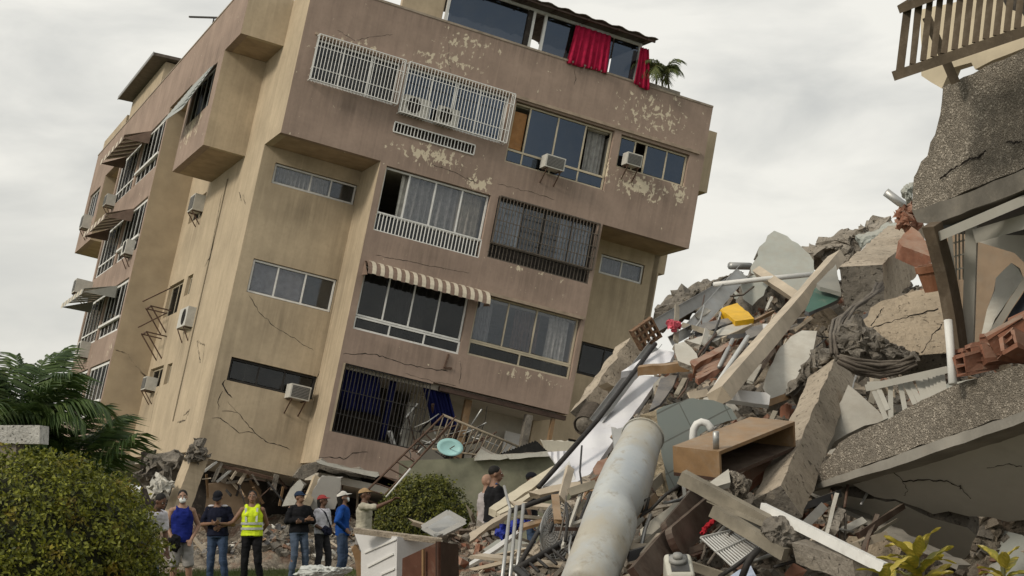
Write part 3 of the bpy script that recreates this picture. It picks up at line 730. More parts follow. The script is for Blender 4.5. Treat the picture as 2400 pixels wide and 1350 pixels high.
crack([(560,450),(566,470),(570,455),(575,480)], u=0, w=.02, seed=24)
crack([(1140,590),(1220,612),(1330,650)], v=0, w=.006, seed=25)
crack([(1165,430),(1260,455),(1300,468)], v=0, w=.006, seed=26)
m = MB(); m.bar((6.03,-.02,-4.88),(5.98,-.02,-5.3),.05,.05,(0,1,0)); m.bar((5.95,-.02,-5.29),(6.2,-.02,-5.25),.05,.05,(0,1,0)); m.build('rusty_angle', RUST, bld)
# loose cables on the facade
def cable(pts, r=.008, mat=None, label=None, world=True):
    m = MB(); m.tube(pts, r, 5); return m
m = cable([Bpx(x, y, v=-.1) for x, y in [(1095,700),(1180,735),(1260,742),(1340,740),(1375,750),(1392,770),(1395,800),(1388,830),(1380,838),(1372,815),(1366,770)]], .012)
T(m.build('loose_cable', BLACKM), 'loose cable looping off the facade beside the large plain window', 'cable')
# ------------------------------------------------------------------ ground and rubble heap
def sstep(a, b, x):
    t = np.clip((x - a) / (b - a), 0, 1); return t * t * (3 - 2 * t)
_rs = np.random.RandomState(5)
def vnoise(x, y, s, seed=0):
    """cheap smooth value noise on arrays"""
    x = x / s + seed * 17.3; y = y / s + seed * 9.1
    xi = np.floor(x).astype(int); yi = np.floor(y).astype(int); fx = x - xi; fy = y - yi
    fx = fx * fx * (3 - 2 * fx); fy = fy * fy * (3 - 2 * fy)
    def h(a, b): 
        q = np.sin(a * 127.1 + b * 311.7 + seed * 74.7) * 43758.5453
        return q - np.floor(q)
    return (h(xi, yi) * (1 - fx) + h(xi + 1, yi) * fx) * (1 - fy) + (h(xi, yi + 1) * (1 - fx) + h(xi + 1, yi + 1) * fx) * fy
def heap(x, y):
    x = np.asarray(x, float); y = np.asarray(y, float)
    zp = 1.09 + .348 * (np.minimum(y, 21.0) - 11) - .32
    zp = zp - np.maximum(y - 21.0, 0) * 1.1
    zp = zp - 2.3 * sstep(1.75, 2.6, x) * sstep(14.6, 12.6, y)
    zp = np.maximum(zp, .15)
    xl = .30 + .142 * (y - 11)
    u_ = sstep(15.5, 20, y); k = np.clip((x - xl + 1.1) / (1.45 + .75 * u_), 0, 1); k = k * k * (3 - 2 * k)
    base = .12 + .95 * np.exp(-((x + .5) / 1.3) ** 2 - ((y - 21) / 4.0) ** 2) + .55 * np.exp(-((x - .0) / 1.0) ** 2 - ((y - 14.5) / 3.0) ** 2)
    z = base + (zp - base) * k
    n = (vnoise(x, y, .9, 1) - .5) * .42 + (vnoise(x, y, .35, 2) - .5) * .24 + (vnoise(x, y, .14, 3) - .5) * .10
    edge = sstep(-5.2, -2.6, x) * sstep(29.5, 26.5, y)
    return (z + n) * edge - .06 * (1 - edge)
def grid_obj(name, xs, ys, fz, mat):
    X, Y = np.meshgrid(xs, ys); Z = fz(X, Y)
    v = np.stack([X.ravel(), Y.ravel(), Z.ravel()], 1); nx = len(xs); ny = len(ys)
    i = (np.arange(ny - 1)[:, None] * nx + np.arange(nx - 1)[None]).ravel()
    f = np.stack([i, i + 1, i + nx + 1, i + nx], 1)
    me = bpy.data.meshes.new(name); me.from_pydata(v.tolist(), [], f.tolist()); me.materials.append(mat); me.update()
    return obj(name, me)

def rubble_mat():
    t = NT('rubble_fines')
    n1 = t.noise(2.2, 6, .65); v1 = t.vor(9, t.mapv((1, 1, 1)), out='Color'); s1 = t.n('ShaderNodeSeparateColor', {0: v1}).outputs[0]
    a = t.mix(s1, (.15, .125, .10), (.40, .35, .28))
    a = t.mix(t.rng(t.noise(1.1, 4, .6, t.mapv((1,1,1),(4,2,0))), .5, .66), a, (.26, .14, .09))
    a = t.mix(t.rng(n1, .45, .7, 0, .7), a, (.22, .19, .155))
    h = t.math('ADD', t.math('MULTIPLY', t.vor(9), -.9), t.math('MULTIPLY', t.noise(26, 6, .7), .7))
    return t.done(t.bsdf(a, .95, t.bump(h, 1.0, .09), spec=.15))
RUBM = rubble_mat()
hp = grid_obj('rubble_heap', np.arange(-5.2, 9.6, .07), np.arange(7.5, 29.6, .085), heap, RUBM)
T(hp, 'sloping heap of broken concrete, brick dust and mortar under the debris', 'rubble', kind='stuff')

def grass_mat():
    t = NT('ground_lawn')
    a = t.mix(t.noise(1.2, 5, .6), (.045, .065, .018), (.10, .12, .04))
    a = t.mix(t.rng(t.noise(.35, 5, .65), .52, .68), a, (.17, .14, .10))
    return t.done(t.bsdf(a, .95, t.bump(t.noise(40, 6, .7), .8, .05), spec=.1))
gx = np.concatenate([[-900, -300, -120, -60], np.arange(-30, 31, 1.5), [60, 120, 300, 900]]).astype(float)
gy = np.concatenate([[-40], np.arange(0, 80, 1.5), [100, 160, 300, 900, 2500]]).astype(float)
g = grid_obj('ground', gx, gy, lambda X, Y: (vnoise(X, Y, 4.0, 7) - .5) * .08 * (np.abs(X) < 40), grass_mat()); struct(g)

# ------------------------------------------------------------------ debris helpers
RN = random.Random(11)
def fit_plane(P):
    A = np.array([list(p) for p in P]); c = A.mean(0); n = np.linalg.svd(A - c)[2][2]
    return Vector(c), Vector(n).normalized()
def slab(name, label, cat, poly, mat, d=None, lie=.6, off=.3, th=.12, edge=None, jag=.02, dx=0., group=None, parent=None, uv=False, tagit=True, dv=0., seg=.09, ref=None):
    """broken plate: outline where the photograph shows it, own distance, tilt and thickness, ragged edges"""
    cx = sum(p[0] for p in poly) / len(poly); cy = sum(p[1] for p in poly) / len(poly)
    if ref: cx, cy = ref
    base = (Dh(cy) - off) if d is None else d
    gl = lie * (Dh(cy + 40) - Dh(cy - 40)) / 80 * (1 if d is None else d / Dh(cy)) * 40
    c = W(cx, cy, base); n = (W(cx + 40, cy, base + dx * .4) - c).cross(W(cx, cy + 40, base + gl + dv * .4) - c).normalized()
    if n.dot(c - EYE) < 0: n = -n
    Q = []
    for x, y in poly:
        r = ray(x, y); t = (c - EYE).dot(n) / r.dot(n); Q.append(EYE + r * t)
    rnd = random.Random(label)
    e1 = (Q[1] - Q[0]).normalized(); e2 = n.cross(e1)
    out = []; back = []
    for i in range(len(Q)):
        a, b = Q[i], Q[(i + 1) % len(Q)]; k = max(1, int((b - a).length / seg)) if jag > 0 else 1
        for j in range(k):
            p = a.lerp(b, j / k)
            o1 = (e1 * rnd.uniform(-1, 1) + e2 * rnd.uniform(-1, 1)) * jag; o2 = (e1 * rnd.uniform(-1, 1) + e2 * rnd.uniform(-1, 1)) * jag
            out.append(p + (o1 if j else o1 * .5)); back.append(p + o2 * 1.8 + n * th * (1 + rnd.uniform(-.1, .1) * (jag > 0)))
    k = len(out); org = c
    V = [p - org for p in out + back]
    F = [list(range(k)), list(range(k, 2 * k))[::-1]] + [[i, (i + 1) % k, k + (i + 1) % k, k + i] for i in range(k)]
    mi = [0, 0] + [1 if edge else 0] * k
    me = mesh(name, V, F, [mat, edge] if edge else mat, False, mi)
    if uv:
        ul = me.uv_layers.new(name='UVMap')
        for lp in me.loops:
            p = me.vertices[lp.vertex_index].co; ul.data[lp.index].uv = (p.dot(e1), p.dot(e2))
    o = obj(name, me, None, org)
    if parent is not None:
        o.parent = parent; o.location = org - parent.location
    elif tagit: T(o, label, cat, group)
    return o
def beam(name, label, cat, a, da, b, db, w, h, mat, roll=0., jag=0., group=None, seg=0, taper=1., parent=None, bend=0., edge=None):
    """squared member between two places; jag roughens its arrises"""
    p0 = W(*a, da); p1 = W(*b, db); org = (p0 + p1) / 2; d = (p1 - p0).normalized(); view = (org - EYE).normalized()
    s = d.cross(view).normalized(); c = d.cross(s).normalized()
    s2 = s * math.cos(roll) + c * math.sin(roll); c2 = -s * math.sin(roll) + c * math.cos(roll)
    seg = seg or (22 if jag >= .01 else 10 if jag else 2)
    rnd = random.Random(label); V = []; F = []; mi = []
    for i in range(seg + 1):
        f = i / seg; q = p0.lerp(p1, f) - org + c2 * bend * math.sin(f * math.pi); k = 1 + (taper - 1) * f
        for x, y in ((-1, -1), (1, -1), (1, 1), (-1, 1)):
            kk = f * (p1 - p0).length; cs = Vector((kk * 5, x * 3.1 + da * 7, y * 2.3)); ck = Vector((kk * 17, x * 5.1, y * 4.3 + da * 3))
            n1 = mnoise.noise(cs) * 1.3 + mnoise.noise(ck) * .7; n2 = mnoise.noise(cs + Vector((9, 4, 2))) * 1.3 + mnoise.noise(ck + Vector((3, 8, 1))) * .7
            V.append(q + s2 * (x * w / 2 * k + n1 * jag) + c2 * (y * h / 2 * k + n2 * jag) + d * (rnd.uniform(-jag, jag) * 2 if i in (0, seg) else 0))
    for i in range(seg):
        for k in range(4): F.append([4*i+k, 4*i+(k+1) % 4, 4*i+4+(k+1) % 4, 4*i+4+k]); mi.append(0)
    F += [[0,1,2,3], [4*seg+3, 4*seg+2, 4*seg+1, 4*seg]]; mi += [1 if edge else 0] * 2
    o = obj(name, mesh(name, V, F, [mat, edge] if edge else mat, False, mi), None, org)
    if parent is not None: o.parent = parent
    else: T(o, label, cat, group)
    return o
def pipe(name, label, cat, pts, r, mat, n=8, group=None, smooth=True):
    P = [W(*p) for p in pts]; org = P[0]; m = MB(); m.tube([p - org for p in P], r, n)
    o = obj(name, m.mesh(name, mat, smooth), None, org); return T(o, label, cat, group)
def rock_mesh(name, mat, seed, sub=1, amp=.35, flat=1.):
    rnd = random.Random(seed); bm = bmesh.new(); bmesh.ops.create_icosphere(bm, subdivisions=sub, radius=1)
    for v in bm.verts:
        k = 1 + rnd.uniform(-amp, amp); v.co = Vector((max(-.8, min(.8, v.co.x * k * 1.15)), max(-.7, min(.7, v.co.y * k)), max(-.6, min(.6, v.co.z * k * flat))))
    me = bpy.data.meshes.new(name); bm.to_mesh(me); bm.free(); me.materials.append(mat); return me
def lump(name, label, cat, poly, mat, d, depth=.3, seed=1, amp=.12, sub=10):
    """rough broken mass whose outline follows the given places, bulging towards the viewer"""
    rnd = random.Random(seed); cx = sum(p[0] for p in poly)/len(poly); cy = sum(p[1] for p in poly)/len(poly)
    pts = []
    for i in range(len(poly)):
        a, b = poly[i], poly[(i+1) % len(poly)]
        for j in range(3): pts.append((a[0]+(b[0]-a[0])*j/3, a[1]+(b[1]-a[1])*j/3))
    n = len(pts); V = []; F = []; org = W(cx, cy, d); sc = d / FPX
    RG = [(1., 0.), (.93, -.45), (.78, -.75), (.55, -.92), (.28, -1.0)]
    for s in (1, -1):
        for (rr, z) in (RG if s == 1 else RG[1:]):
            for (x, y) in pts:
                q = W(cx + (x-cx)*rr, cy + (y-cy)*rr, d + s * z * depth)
                q += Vector((rnd.uniform(-1,1), rnd.uniform(-1,1), rnd.uniform(-1,1))) * amp * sc * 40
                V.append(q - org)
    K = len(RG)
    for r in range(K-1):
        for i in range(n): F.append([r*n+i, r*n+(i+1) % n, (r+1)*n+(i+1) % n, (r+1)*n+i])
    F.append([(K-1)*n+i for i in range(n)])
    off = K*n
    for i in range(n): F.append([i, (i+1) % n, off+(i+1) % n, off+i])
    for r in range(K-2):
        for i in range(n): F.append([off+r*n+i, off+r*n+(i+1) % n, off+(r+1)*n+(i+1) % n, off+(r+1)*n+i])
    F.append([off+(K-2)*n+i for i in range(n)])
    me = mesh(name, V, F, mat)
    bm = bmesh.new(); bm.from_mesh(me)
    bmesh.ops.triangulate(bm, faces=[f for f in bm.faces if len(f.verts) > 4])
    bmesh.ops.subdivide_edges(bm, edges=bm.edges[:], cuts=2, use_grid_fill=True)
    bm.normal_update()
    for v in bm.verts:
        q = v.co * (4.0 / max(depth, .1) * .3)
        k = mnoise.noise(q + Vector((seed, 0, 0))) * .9 + mnoise.noise(q * 3.1) * .5 + mnoise.noise(q * 8.3) * .22
        v.co += v.normal * k * depth * .22 * (1 if 'cloth' not in name else .5)
    bm.to_mesh(me); bm.free()
    return T(obj(name, me, None, org), label, cat)
def obox(name, label, cat, c, dc, e1, d1, e2, d2, e3, d3, mats, open_top=None, wall_t=.03):
    """squared box from one corner and the three corners next to it (made square)"""
    C = W(*c, dc); A = W(*e1, d1) - C; Bv = W(*e2, d2) - C; Dv = W(*e3, d3) - C
    a = A.normalized(); b = (Bv - a * Bv.dot(a)); lb = b.length; b.normalize(); n = a.cross(b); n = n if n.dot(Dv) > 0 else -n
    return C, a, A.length, b, lb, n, abs(Dv.dot(n))
# ------------------------------------------------------------------ collapsed neighbour in front (pebble-dash balconies)
LIP = M('grey_ledge', (.27, .255, .225), .25, 3, .9, .3, 25, dirt=.35)
M('tan_room_wall2', (.38,.32,.24), .2, 3, .9, .2, 20, dirt=.4)
LIPD = M('dark_ledge', (.15,.138,.118), .3, 4, .9, .4, 25, dirt=.4)
UNDER = M('painted_underside', (.52, .50, .45), .1, 1.5, .9, .12, 20, dirt=.18)
nb = empty('collapsed_building', W(2300, 800, 11.5))
T(nb, 'pancaked pebble-dash apartment building whose balconies hang over the heap', 'building')
def npart(name, poly, mat, d, th=.12, edge=None, jag=.0, dx=-.38, dv=0., key='', lie=0., seg=.09, uv=False, ref=None):
    cy_ = sum(p[1] for p in poly)/len(poly)
    return slab(name, 'nb' + name + key, '', poly, mat, ref=ref or (2250, 900 if cy_ > 700 else 400), d=d, lie=lie, th=th, edge=edge, jag=jag, dx=dx, dv=dv, parent=nb, seg=seg, uv=uv)
def nbar(name, a, da, b, db, w, h, mat, roll=0., bend=0., seg=2, jag=0.):
    o = beam(name, 'nb' + name + str(a), '', a, da, b, db, w, h, mat, roll=roll, bend=bend, seg=seg, jag=jag, parent=nb)
    o.location = o.location - nb.location; return o
# upper parapet
npart('balcony_parapet', A1((570,545),(560,640),(550,720),(515,850),(490,900),(470,985),(430,1025),(405,1085),(385,1120),(375,1220),(370,1330),(400,1345),(640,1245),(860,1150),(1080,1060),(1500,890),(2970,295),(2970,-500),(1500,130),(1080,310),(820,430)), PEBBLE, 11.0, .16, CONCD, .010)
npart('parapet_ledge', [(2137,494),(2150,520),(2186,526),(2400,445),(3100,182),(3100,133),(2400,396),(2240,462)], LIPD, 10.95, 2.6, LIPD, .006, key='a')
npart('parapet_ledge', [(2190,528),(2205,548),(2400,470),(3100,207),(3100,186),(2400,448)], SLATE, 11.15, 2.4, key='b')
# lower parapet, ledge and cracked underside
npart('balcony_parapet', E8((95,830),(190,670),(250,620),(300,540),(380,490),(480,440),(550,418),(600,400),(760,310),(960,210),(1200,130),(1428,60),(3245,-673),(3245,-290),(1428,345),(1000,490),(550,650),(200,770)), PEBBLE, 10.9, .16, CONCD, .012, key='l')
npart('parapet_ledge', E8((95,832),(200,772),(550,652),(1000,492),(1428,347),(3245,-288),(3245,-225),(1428,412),(1000,560),(610,695),(240,800)), LIP, 10.85, 1.2, LIP, .004, key='c')
PU = E8((380,792),(620,702),(1000,566),(1428,418),(3245,-215),(3245,620),(1428,1010),(1330,1020),(1215,990),(1090,985),(965,955),(880,975),(640,880),(590,885),(520,868))
PV = E8((130,842),(235,812),(300,818),(345,862),(450,880),(520,882),(590,900),(650,895),(860,995),(1080,1055),(1140,1105),(1105,1180),(1095,1210),(1030,1275),(800,1170),(560,1056),(270,905))
def cen(p): return (sum(q[0] for q in p)/len(p), sum(q[1] for q in p)/len(p))
UDX, UDV = -.30, .5
def ud(c): return 11.25 + UDX*(c[0]-2030)/100 + UDV*(c[1]-1115)/100 + .42*(c[0]-2030)/100*0
def udep(c): return 11.12 + UDV*(c[1]-(1140-.337*(c[0]-1925)))/100 - .38*(c[0]-2250)/100
UDXT = -.38 + UDV*.337
PREF = (2200, 1060)
npart('balcony_slab', PU, UNDER, udep(PREF), .14, CONCD, .012, dx=UDXT, dv=UDV, key='u', ref=PREF)
npart('balcony_slab', PV, UNDER, udep(PREF), .14, CONCD, .012, dx=UDXT, dv=UDV, key='v', ref=PREF)
npart('slab_edge', E8((100,836),(270,902),(560,1055),(820,1180),(1030,1285),(1020,1310),(540,1075),(180,885)), LIP, 11.4, .1, LIP, .006, key='e')
npart('dark_cavity_wall', E8((350,820),(1900,300),(1900,1500),(900,1500),(600,1150)), M('cavity_shade_paint', (.055,.045,.038), .3, 3, dirt=.3), 17.5, .2, key='w')  # stands for the dark void, whose shade is put into the colour
npart('dark_cavity_wall', E8((1030,1290),(1700,1290),(1700,1500),(1000,1500)), MATS['cavity_shade_paint'], 15.5, .2, key='x')
npart('party_wall', [(2720,-380),(3250,-560),(3250,1700),(2720,1700)], MATS['tan_room_wall2'], 11.4, 3.0, dx=-.38, key='p')
# cracks of the underside
def wcrack(pts, d, parent, w=.012, seed=1, dx=-.30, dv=.2, c=None):
    rnd = random.Random(seed); Q = []
    cx, cy = c
    for a, b in zip(pts, pts[1:]):
        for j in range(6):
            x = a[0]+(b[0]-a[0])*j/6 + rnd.uniform(-2, 2); y = a[1]+(b[1]-a[1])*j/6 + rnd.uniform(-2, 2)
            Q.append(W(x, y, d + dx*(x-cx)/100 + dv*(y-cy)/100 - .02))
    V = []; F = []
    for i, p in enumerate(Q):
        t = (Q[min(i+1, len(Q)-1)] - Q[max(i-1, 0)]).normalized(); s = t.cross((p-EYE).normalized()).normalized() * w * rnd.uniform(.3, 1)
        V += [p - s - parent.location, p + s - parent.location]
    for i in range(len(Q)-1): F.append([2*i, 2*i+1, 2*i+3, 2*i+2])
    return obj('crack', mesh('crack', V, F, CRACKM), parent)
for sd_, w_, pts in ((3,.005,((690,775),(830,765),(960,775),(1040,805),(1040,825))),(4,.003,((620,705),(690,770),(720,830),(690,870))),(5,.003,((1200,690),(1340,670),(1428,690))),(6,.003,((1040,810),(1120,890)))):
    wcrack(E8(*pts), udep(PREF), nb, w_, sd_, dx=UDXT, dv=UDV, c=PREF)
ppc = A1((570,545),(560,640),(550,720),(515,850),(490,900),(470,985),(430,1025),(405,1085),(385,1120),(375,1220),(370,1330),(400,1345),(640,1245),(860,1150),(1080,1060),(1500,890),(1500,130),(1080,310),(820,430))
ppcc = (sum(p[0] for p in ppc)/len(ppc), sum(p[1] for p in ppc)/len(ppc))
wcrack(A1((550,1135),(640,1065),(740,1005),(790,1000),(850,940)), 11.0, nb, .009, 7, dx=-.38, dv=0, c=(2250,0))
wcrack(A1((970,895),(1020,905),(1080,890)), 11.0, nb, .009, 8, dx=-.38, dv=0, c=(2250,0))
# wooden balcony rail with its balusters, against a cream wall
RAILW = M('weathered_rail_wood', (.125, .098, .070), .3, 6, .8, .3, 50, dirt=.3)
CRW = M('cream_upper_wall', (.62, .54, .40), .15, 2, .9, .15, 20, dirt=.25)
rl = empty('balcony_railing', W(2250, 100, 10.3))
T(rl, 'weathered brown wooden balcony railing with square balusters at the top corner', 'railing')
def rbar(name, a, da, b, db, w, h, roll=0.):
    o = beam(name, 'rl' + str(a) + str(b), '', a, da, b, db, w, h, RAILW, roll=roll, seg=2, parent=rl); o.location -= rl.location; return o
def rdep(x): return 10.5 - (x - 2110) * .0032
rbar('top_rail', (2118, 18), rdep(2118), (2500, -128), rdep(2500), .05, .09)
rbar('bottom_rail', (2107, 174), rdep(2107), (2500, 40), rdep(2500), .06, .10)
rbar('corner_post', (2128, 12), rdep(2120), (2108, 176), rdep(2108), .05, .08)
rbar('side_rail', (2120, 14), rdep(2118)+.02, (2150, -4), rdep(2118)+.9, .05, .07)
rbar('post', (2152, 10), rdep(2118)+.6, (2138, 158), rdep(2118)+.6, .04, .05)
for k in range(16):
    x = 2153 + 24.5 * k; yt = 18 - (x - 2118) * .382 + 6; yb = 174 - (x - 2107) * .341 - 8
    rbar('baluster', (x + 2, yt), rdep(x) + .01, (x - 14, yb), rdep(x) + .01, .038, .038)
rbar('diagonal_bar', (2172, 40), 10.9, (2240, 195), 10.9, .06, .05)  # slanting dark bar behind the balusters
npart('upper_wall', A1((430,480),(430,60),(700,0),(1100,-140),(1500,-250),(1500,100),(1090,300),(880,380),(770,440),(745,395),(615,430),(560,560)), CRW, 11.75, .15, CRW, .004, dx=-.2, key='t')
npart('roof_eave', [(2330,-40),(2500,-110),(2560,-40),(2560,60),(2420,70),(2395,30),(2360,20)], M('eave_dark', (.05,.045,.04), .2, 4), 10.75, .12, dx=-.3, key='r')
# window of the squashed storey
npart('room_ceiling', E6((1310,330),(1620,215),(1900,110),(1900,300),(1620,500),(1560,440),(1330,370)), UNDER, 11.9, .1, dx=-.2, key='c')
npart('room_wall', E6((1080,300),(1900,100),(1900,1100),(1300,1140),(1240,1150)), M('tan_room_wall', (.30,.225,.16), .2, 3, .9, .2, 20, dirt=.4), 13.0, .12, dx=-.2, key='d')
nbar('window_post', (2184,526), 11.0, (2250,860), 11.2, .085, .12, M('brown_post', (.115,.088,.062), .25, 5, .8, .3, 40, dirt=.3), roll=.5, bend=-.05, seg=6)
FRW = M('grey_white_frame', (.42, .41, .37), .1, 4, .6, .06, 30, dirt=.25)
nbar('window_post', (2278,526), 11.1, (2268,842), 11.3, .075, .05, FRW, roll=.2)
nbar('window_post', (2226,548), 11.2, (2238,700), 11.3, .03, .03, FRW)
nbar('window_head', (2205,552), 11.0, (2440,452), 10.4, .06, .06, FRW)
nbar('window_head', (2290,552), 11.05, (2440,508), 10.5, .09, .05, FRW)
for k, x in enumerate((2240, 2248, 2257)): nbar('window_bar', (x,545), 11.25, (x+1,655), 11.3, .012, .012, FRW)
for y in (570, 602, 634): nbar('window_bar', (2234,y), 11.25, (2264,y-8), 11.25, .01, .01, FRW)
nbar('window_bar', (2205,545), 11.2, (2228,745), 11.2, .03, .03, FRW)
slab('plaster_sheet', 'peeling cream plaster sheet leaning inside the squashed window', 'plaster', E6((1350,950),(1390,800),(1430,680),(1440,600),(1490,545),(1540,505),(1590,540),(1615,595),(1520,740),(1440,860),(1385,985)), PLAST, d=11.6, th=.03, edge=CONC, jag=.012, dx=-.2, lie=.1)
beam('white_batten', 'white batten slanting across the dark pane in the squashed window', 'batten', E6((1365,1030))[0], 11.3, E6((1640,600))[0], 11.0, .045, .03, FRW)
slab('dark_glass_sheet', 'dark blue window pane lying askew in the squashed window', 'pane', E6((1420,1010),(1500,870),(1640,650),(1900,500),(1900,900),(1620,940),(1500,990)), M('blue_black_pane', (.03,.035,.05), .2, 3, .25, .02, 10, spec=.5, dirt=.1), d=11.5, th=.02, dx=-.25, lie=.1, jag=.003)
pipe('white_pole', 'short white pole standing on the pebble-dash ledge', 'pole', [(2222,750,10.95),(2228,820,10.9),(2233,900,10.8)], .028, PIPEW)
# broken hollow bricks along the ledge
HB = []
for s in range(3):
    m = MB(); L_, Wd, Ht, t = .22, .10, .12, .014
    m.box(0,L_,0,Wd,0,t); m.box(0,L_,0,Wd,Ht-t,Ht); m.box(0,L_,0,t,t,Ht-t); m.box(0,L_,Wd-t,Wd,t,Ht-t); m.box(0,L_,t,Wd-t,Ht/2-t/2,Ht/2+t/2)
    rr = random.Random(s); m.v = [v + Vector((rr.uniform(-.008,.008), rr.uniform(-.008,.008), rr.uniform(-.008,.008))) for v in m.v]
    HB.append(m.mesh('hollow_brick', BRICK))
k = 0
for (x, y, d) in [(2262,868,10.85),(2285,855,10.75),(2312,846,10.7),(2338,836,10.6),(2362,822,10.5),(2385,808,10.4),(2300,835,11.0),(2330,822,10.95),(2375,790,10.8),(2270,880,10.7)]:
    o = obj('hollow_brick', HB[k % 3], None, W(x, y, d)); o.rotation_euler = (RN.uniform(-.5,.5), RN.uniform(-.6,.3), RN.uniform(-.6,.6)); o.scale = [1.15]*3
    T(o, 'broken hollow clay brick lying on the pebble-dash ledge', 'brick', 'hollow bricks on the balcony ledge'); k += 1
slab('mortar_strip', 'long strip of mortar and plaster over the hollow bricks', 'mortar', E6((1280,1110),(1420,1030),(1620,960),(1900,880),(1900,910),(1620,1000),(1430,1060),(1300,1130)), CONCL, d=10.75, th=.08, edge=CONC, jag=.015, dx=-.36, lie=0)

# ------------------------------------------------------------------ large debris of the heap
slab('wall_slab', 'large pointed grey wall slab standing on top of the heap', 'wall slab', [(1757,640),(1762,627),(1780,577),(1797,552),(1817,540),(1843,552),(1870,570),(1895,597),(1908,612),(1906,650),(1872,700),(1800,652)], PLASTG, d=19.8, lie=.25, th=.2, edge=CONCD, jag=.03)
slab('wall_slab', 'pale rounded plaster slab below the pointed grey slab', 'wall slab', E5((1150,560),(1220,500),(1300,480),(1365,545),(1320,640),(1240,715),(1165,660)), PLASTG, d=19.2, lie=.3, th=.14, edge=CONCD, jag=.025)
lump('concrete_ridge', 'mossy concrete ridge along the skyline of the heap', 'concrete', E5((500,830),(620,690),(760,620),(900,570),(1080,505),(1180,470),(1200,560),(1000,660),(800,760),(560,900)), CONCD, 21.0, .5, 3, .35)
lump('concrete_ridge', 'broken concrete ridge behind the timber beam on the skyline', 'concrete', E6((235,415),(380,370),(560,325),(610,285),(690,255),(810,235),(860,330),(740,430),(560,500),(400,520),(280,500)), CONC, 21.0, .5, 4, .4)
lump('concrete_block', 'grey broken concrete block beside the pebble-dash corner', 'concrete', E6((560,340),(690,290),(830,240),(850,330),(700,400),(600,420)), PLASTG, 19.0, .2, 5, .1)
pipe('white_pole', 'long thin white pole lying across the grey slabs', 'pole', [(1673,667,18.6),(1790,654,18.8),(1905,643,18.9)], .028, PIPEW)
pipe('grey_pipe', 'short grey pipe end sticking out on the skyline', 'pipe', [(1711,623,20),(1758,624,20.2)], .045, GALV)
pipe('grey_pipe', 'grey pipe stub pointing up beside the pebble-dash corner', 'pipe', [(2076,450,17.5),(2130,490,17.5)], .045, GALV)
lump('masonry_lump', 'reddish masonry debris under the grey pipe stub', 'masonry', [(2098,505),(2118,486),(2140,470),(2156,520),(2140,545),(2108,535)], BRICK, 16.8, .2, 16, .3)
lump('concrete_block', 'small pale concrete lump at the pebble-dash corner', 'concrete', [(2112,448),(2122,434),(2140,432),(2140,470),(2128,478)], PLASTG, 15.5, .12, 15, .1)
def channel(label, a, da, b, db, w, mat=GALV, h=.06):
    p0, p1 = W(*a, da), W(*b, db); d = (p1-p0).normalized(); view = ((p0+p1)/2-EYE).normalized(); s = d.cross(view).normalized(); c = d.cross(s).normalized()
    m = MB(); L_ = (p1-p0).length; t = .006
    def q(x, y, z): return d*x + s*y + c*z
    m.box(0,L_,-w/2,w/2,0,t,q); m.box(0,L_,-w/2,-w/2+t,t,h,q); m.box(0,L_,w/2-t,w/2,t,h,q)
    return T(obj('metal_channel', m.mesh('metal_channel', mat), None, p0), label, 'metal channel')
channel('grey metal channel running up beside the pink cloth', E5((800,890))[0], 17.2, E5((1165,480))[0], 19.4, .16)
channel('second metal channel below the skyline ridge', E5((560,850))[0], 18.6, E5((1060,560))[0], 20.4, .14)
channel('slim bent metal channel above the pale boards', E5((660,960))[0], 16.6, E5((810,880))[0], 17.0, .10)
slab('yellow_crate', 'crumpled bright yellow plastic sheet on the heap', 'plastic', E5((1015,738),(1060,712),(1130,690),(1190,740),(1255,800),(1190,808),(1120,818),(1070,775)), M('yellow_plastic', (.68,.40,.015), .15, 8, .5, .2, 20, dirt=.25), lie=.9, off=.7, th=.10, jag=.012)
slab('dark_sheet', 'dark crumpled sheet under the yellow plastic', 'sheet', E5((830,890),(900,830),(1000,805),(1085,795),(1110,822),(1000,862),(920,890)), SLATE, lie=.8, off=.5, th=.06, jag=.02)
slab('pale_board', 'pale cracked board lying flat on the heap', 'board', E5((780,955),(940,905),(1100,840),(1200,812),(1235,830),(1130,890),(1000,950),(870,985)), PLAST, lie=.95, off=.45, th=.05, edge=CONC, jag=.02)
slab('pale_board', 'grey plaster board beside the bent channel', 'board', E5((690,985),(760,960),(850,1045),(885,1150),(800,1120),(720,1080)), PLAST, lie=.5, off=.5, th=.04, edge=CONC, jag=.012)
slab('slate_box', 'dark grey metal box side by the timber beam', 'metal box', E5((1190,890),(1240,855),(1312,838),(1315,905),(1215,942)), SLATE, lie=.5, off=.6, th=.2, jag=.003)
slab('white_sheet', 'bright white sheet behind the timber beam', 'sheet', E5((1312,838),(1420,832),(1395,870),(1318,918)), WHITEB, lie=.5, off=.55, th=.02, jag=.003)
beam('timber_beam', 'long pale timber beam lying diagonally up the heap', 'timber', (1684,930), 13.6, (1962,604), 18.6, .13, .16, WOODP, roll=.35, jag=.006)
beam('timber_beam', 'grey square timber propped between white pole and slab', 'timber', E5((1560,660))[0], 18.2, E5((1280,470))[0], 19.2, .10, .10, WOODP, roll=.4, jag=.004)
pipe('chair_leg', 'shiny chair leg pointing up the heap', 'pole', [(*F2((1215,660))[0],14.0),(*F2((1330,480))[0],14.6),(*F2((1455,290))[0],15.4)], .022, ALU)
pipe('chair_leg', 'dark metal leg beside the shiny one', 'pole', [(*F2((1240,515))[0],14.9),(*F2((1340,310))[0],15.7)], .02, GALV)
slab('white_cabinet_board', 'white cabinet panel wedged under the timber beam', 'panel', F2((1215,672),(1590,705),(1625,730),(1615,802),(1290,758)), WHITEB, lie=.2, off=.8, th=.05, jag=.003)
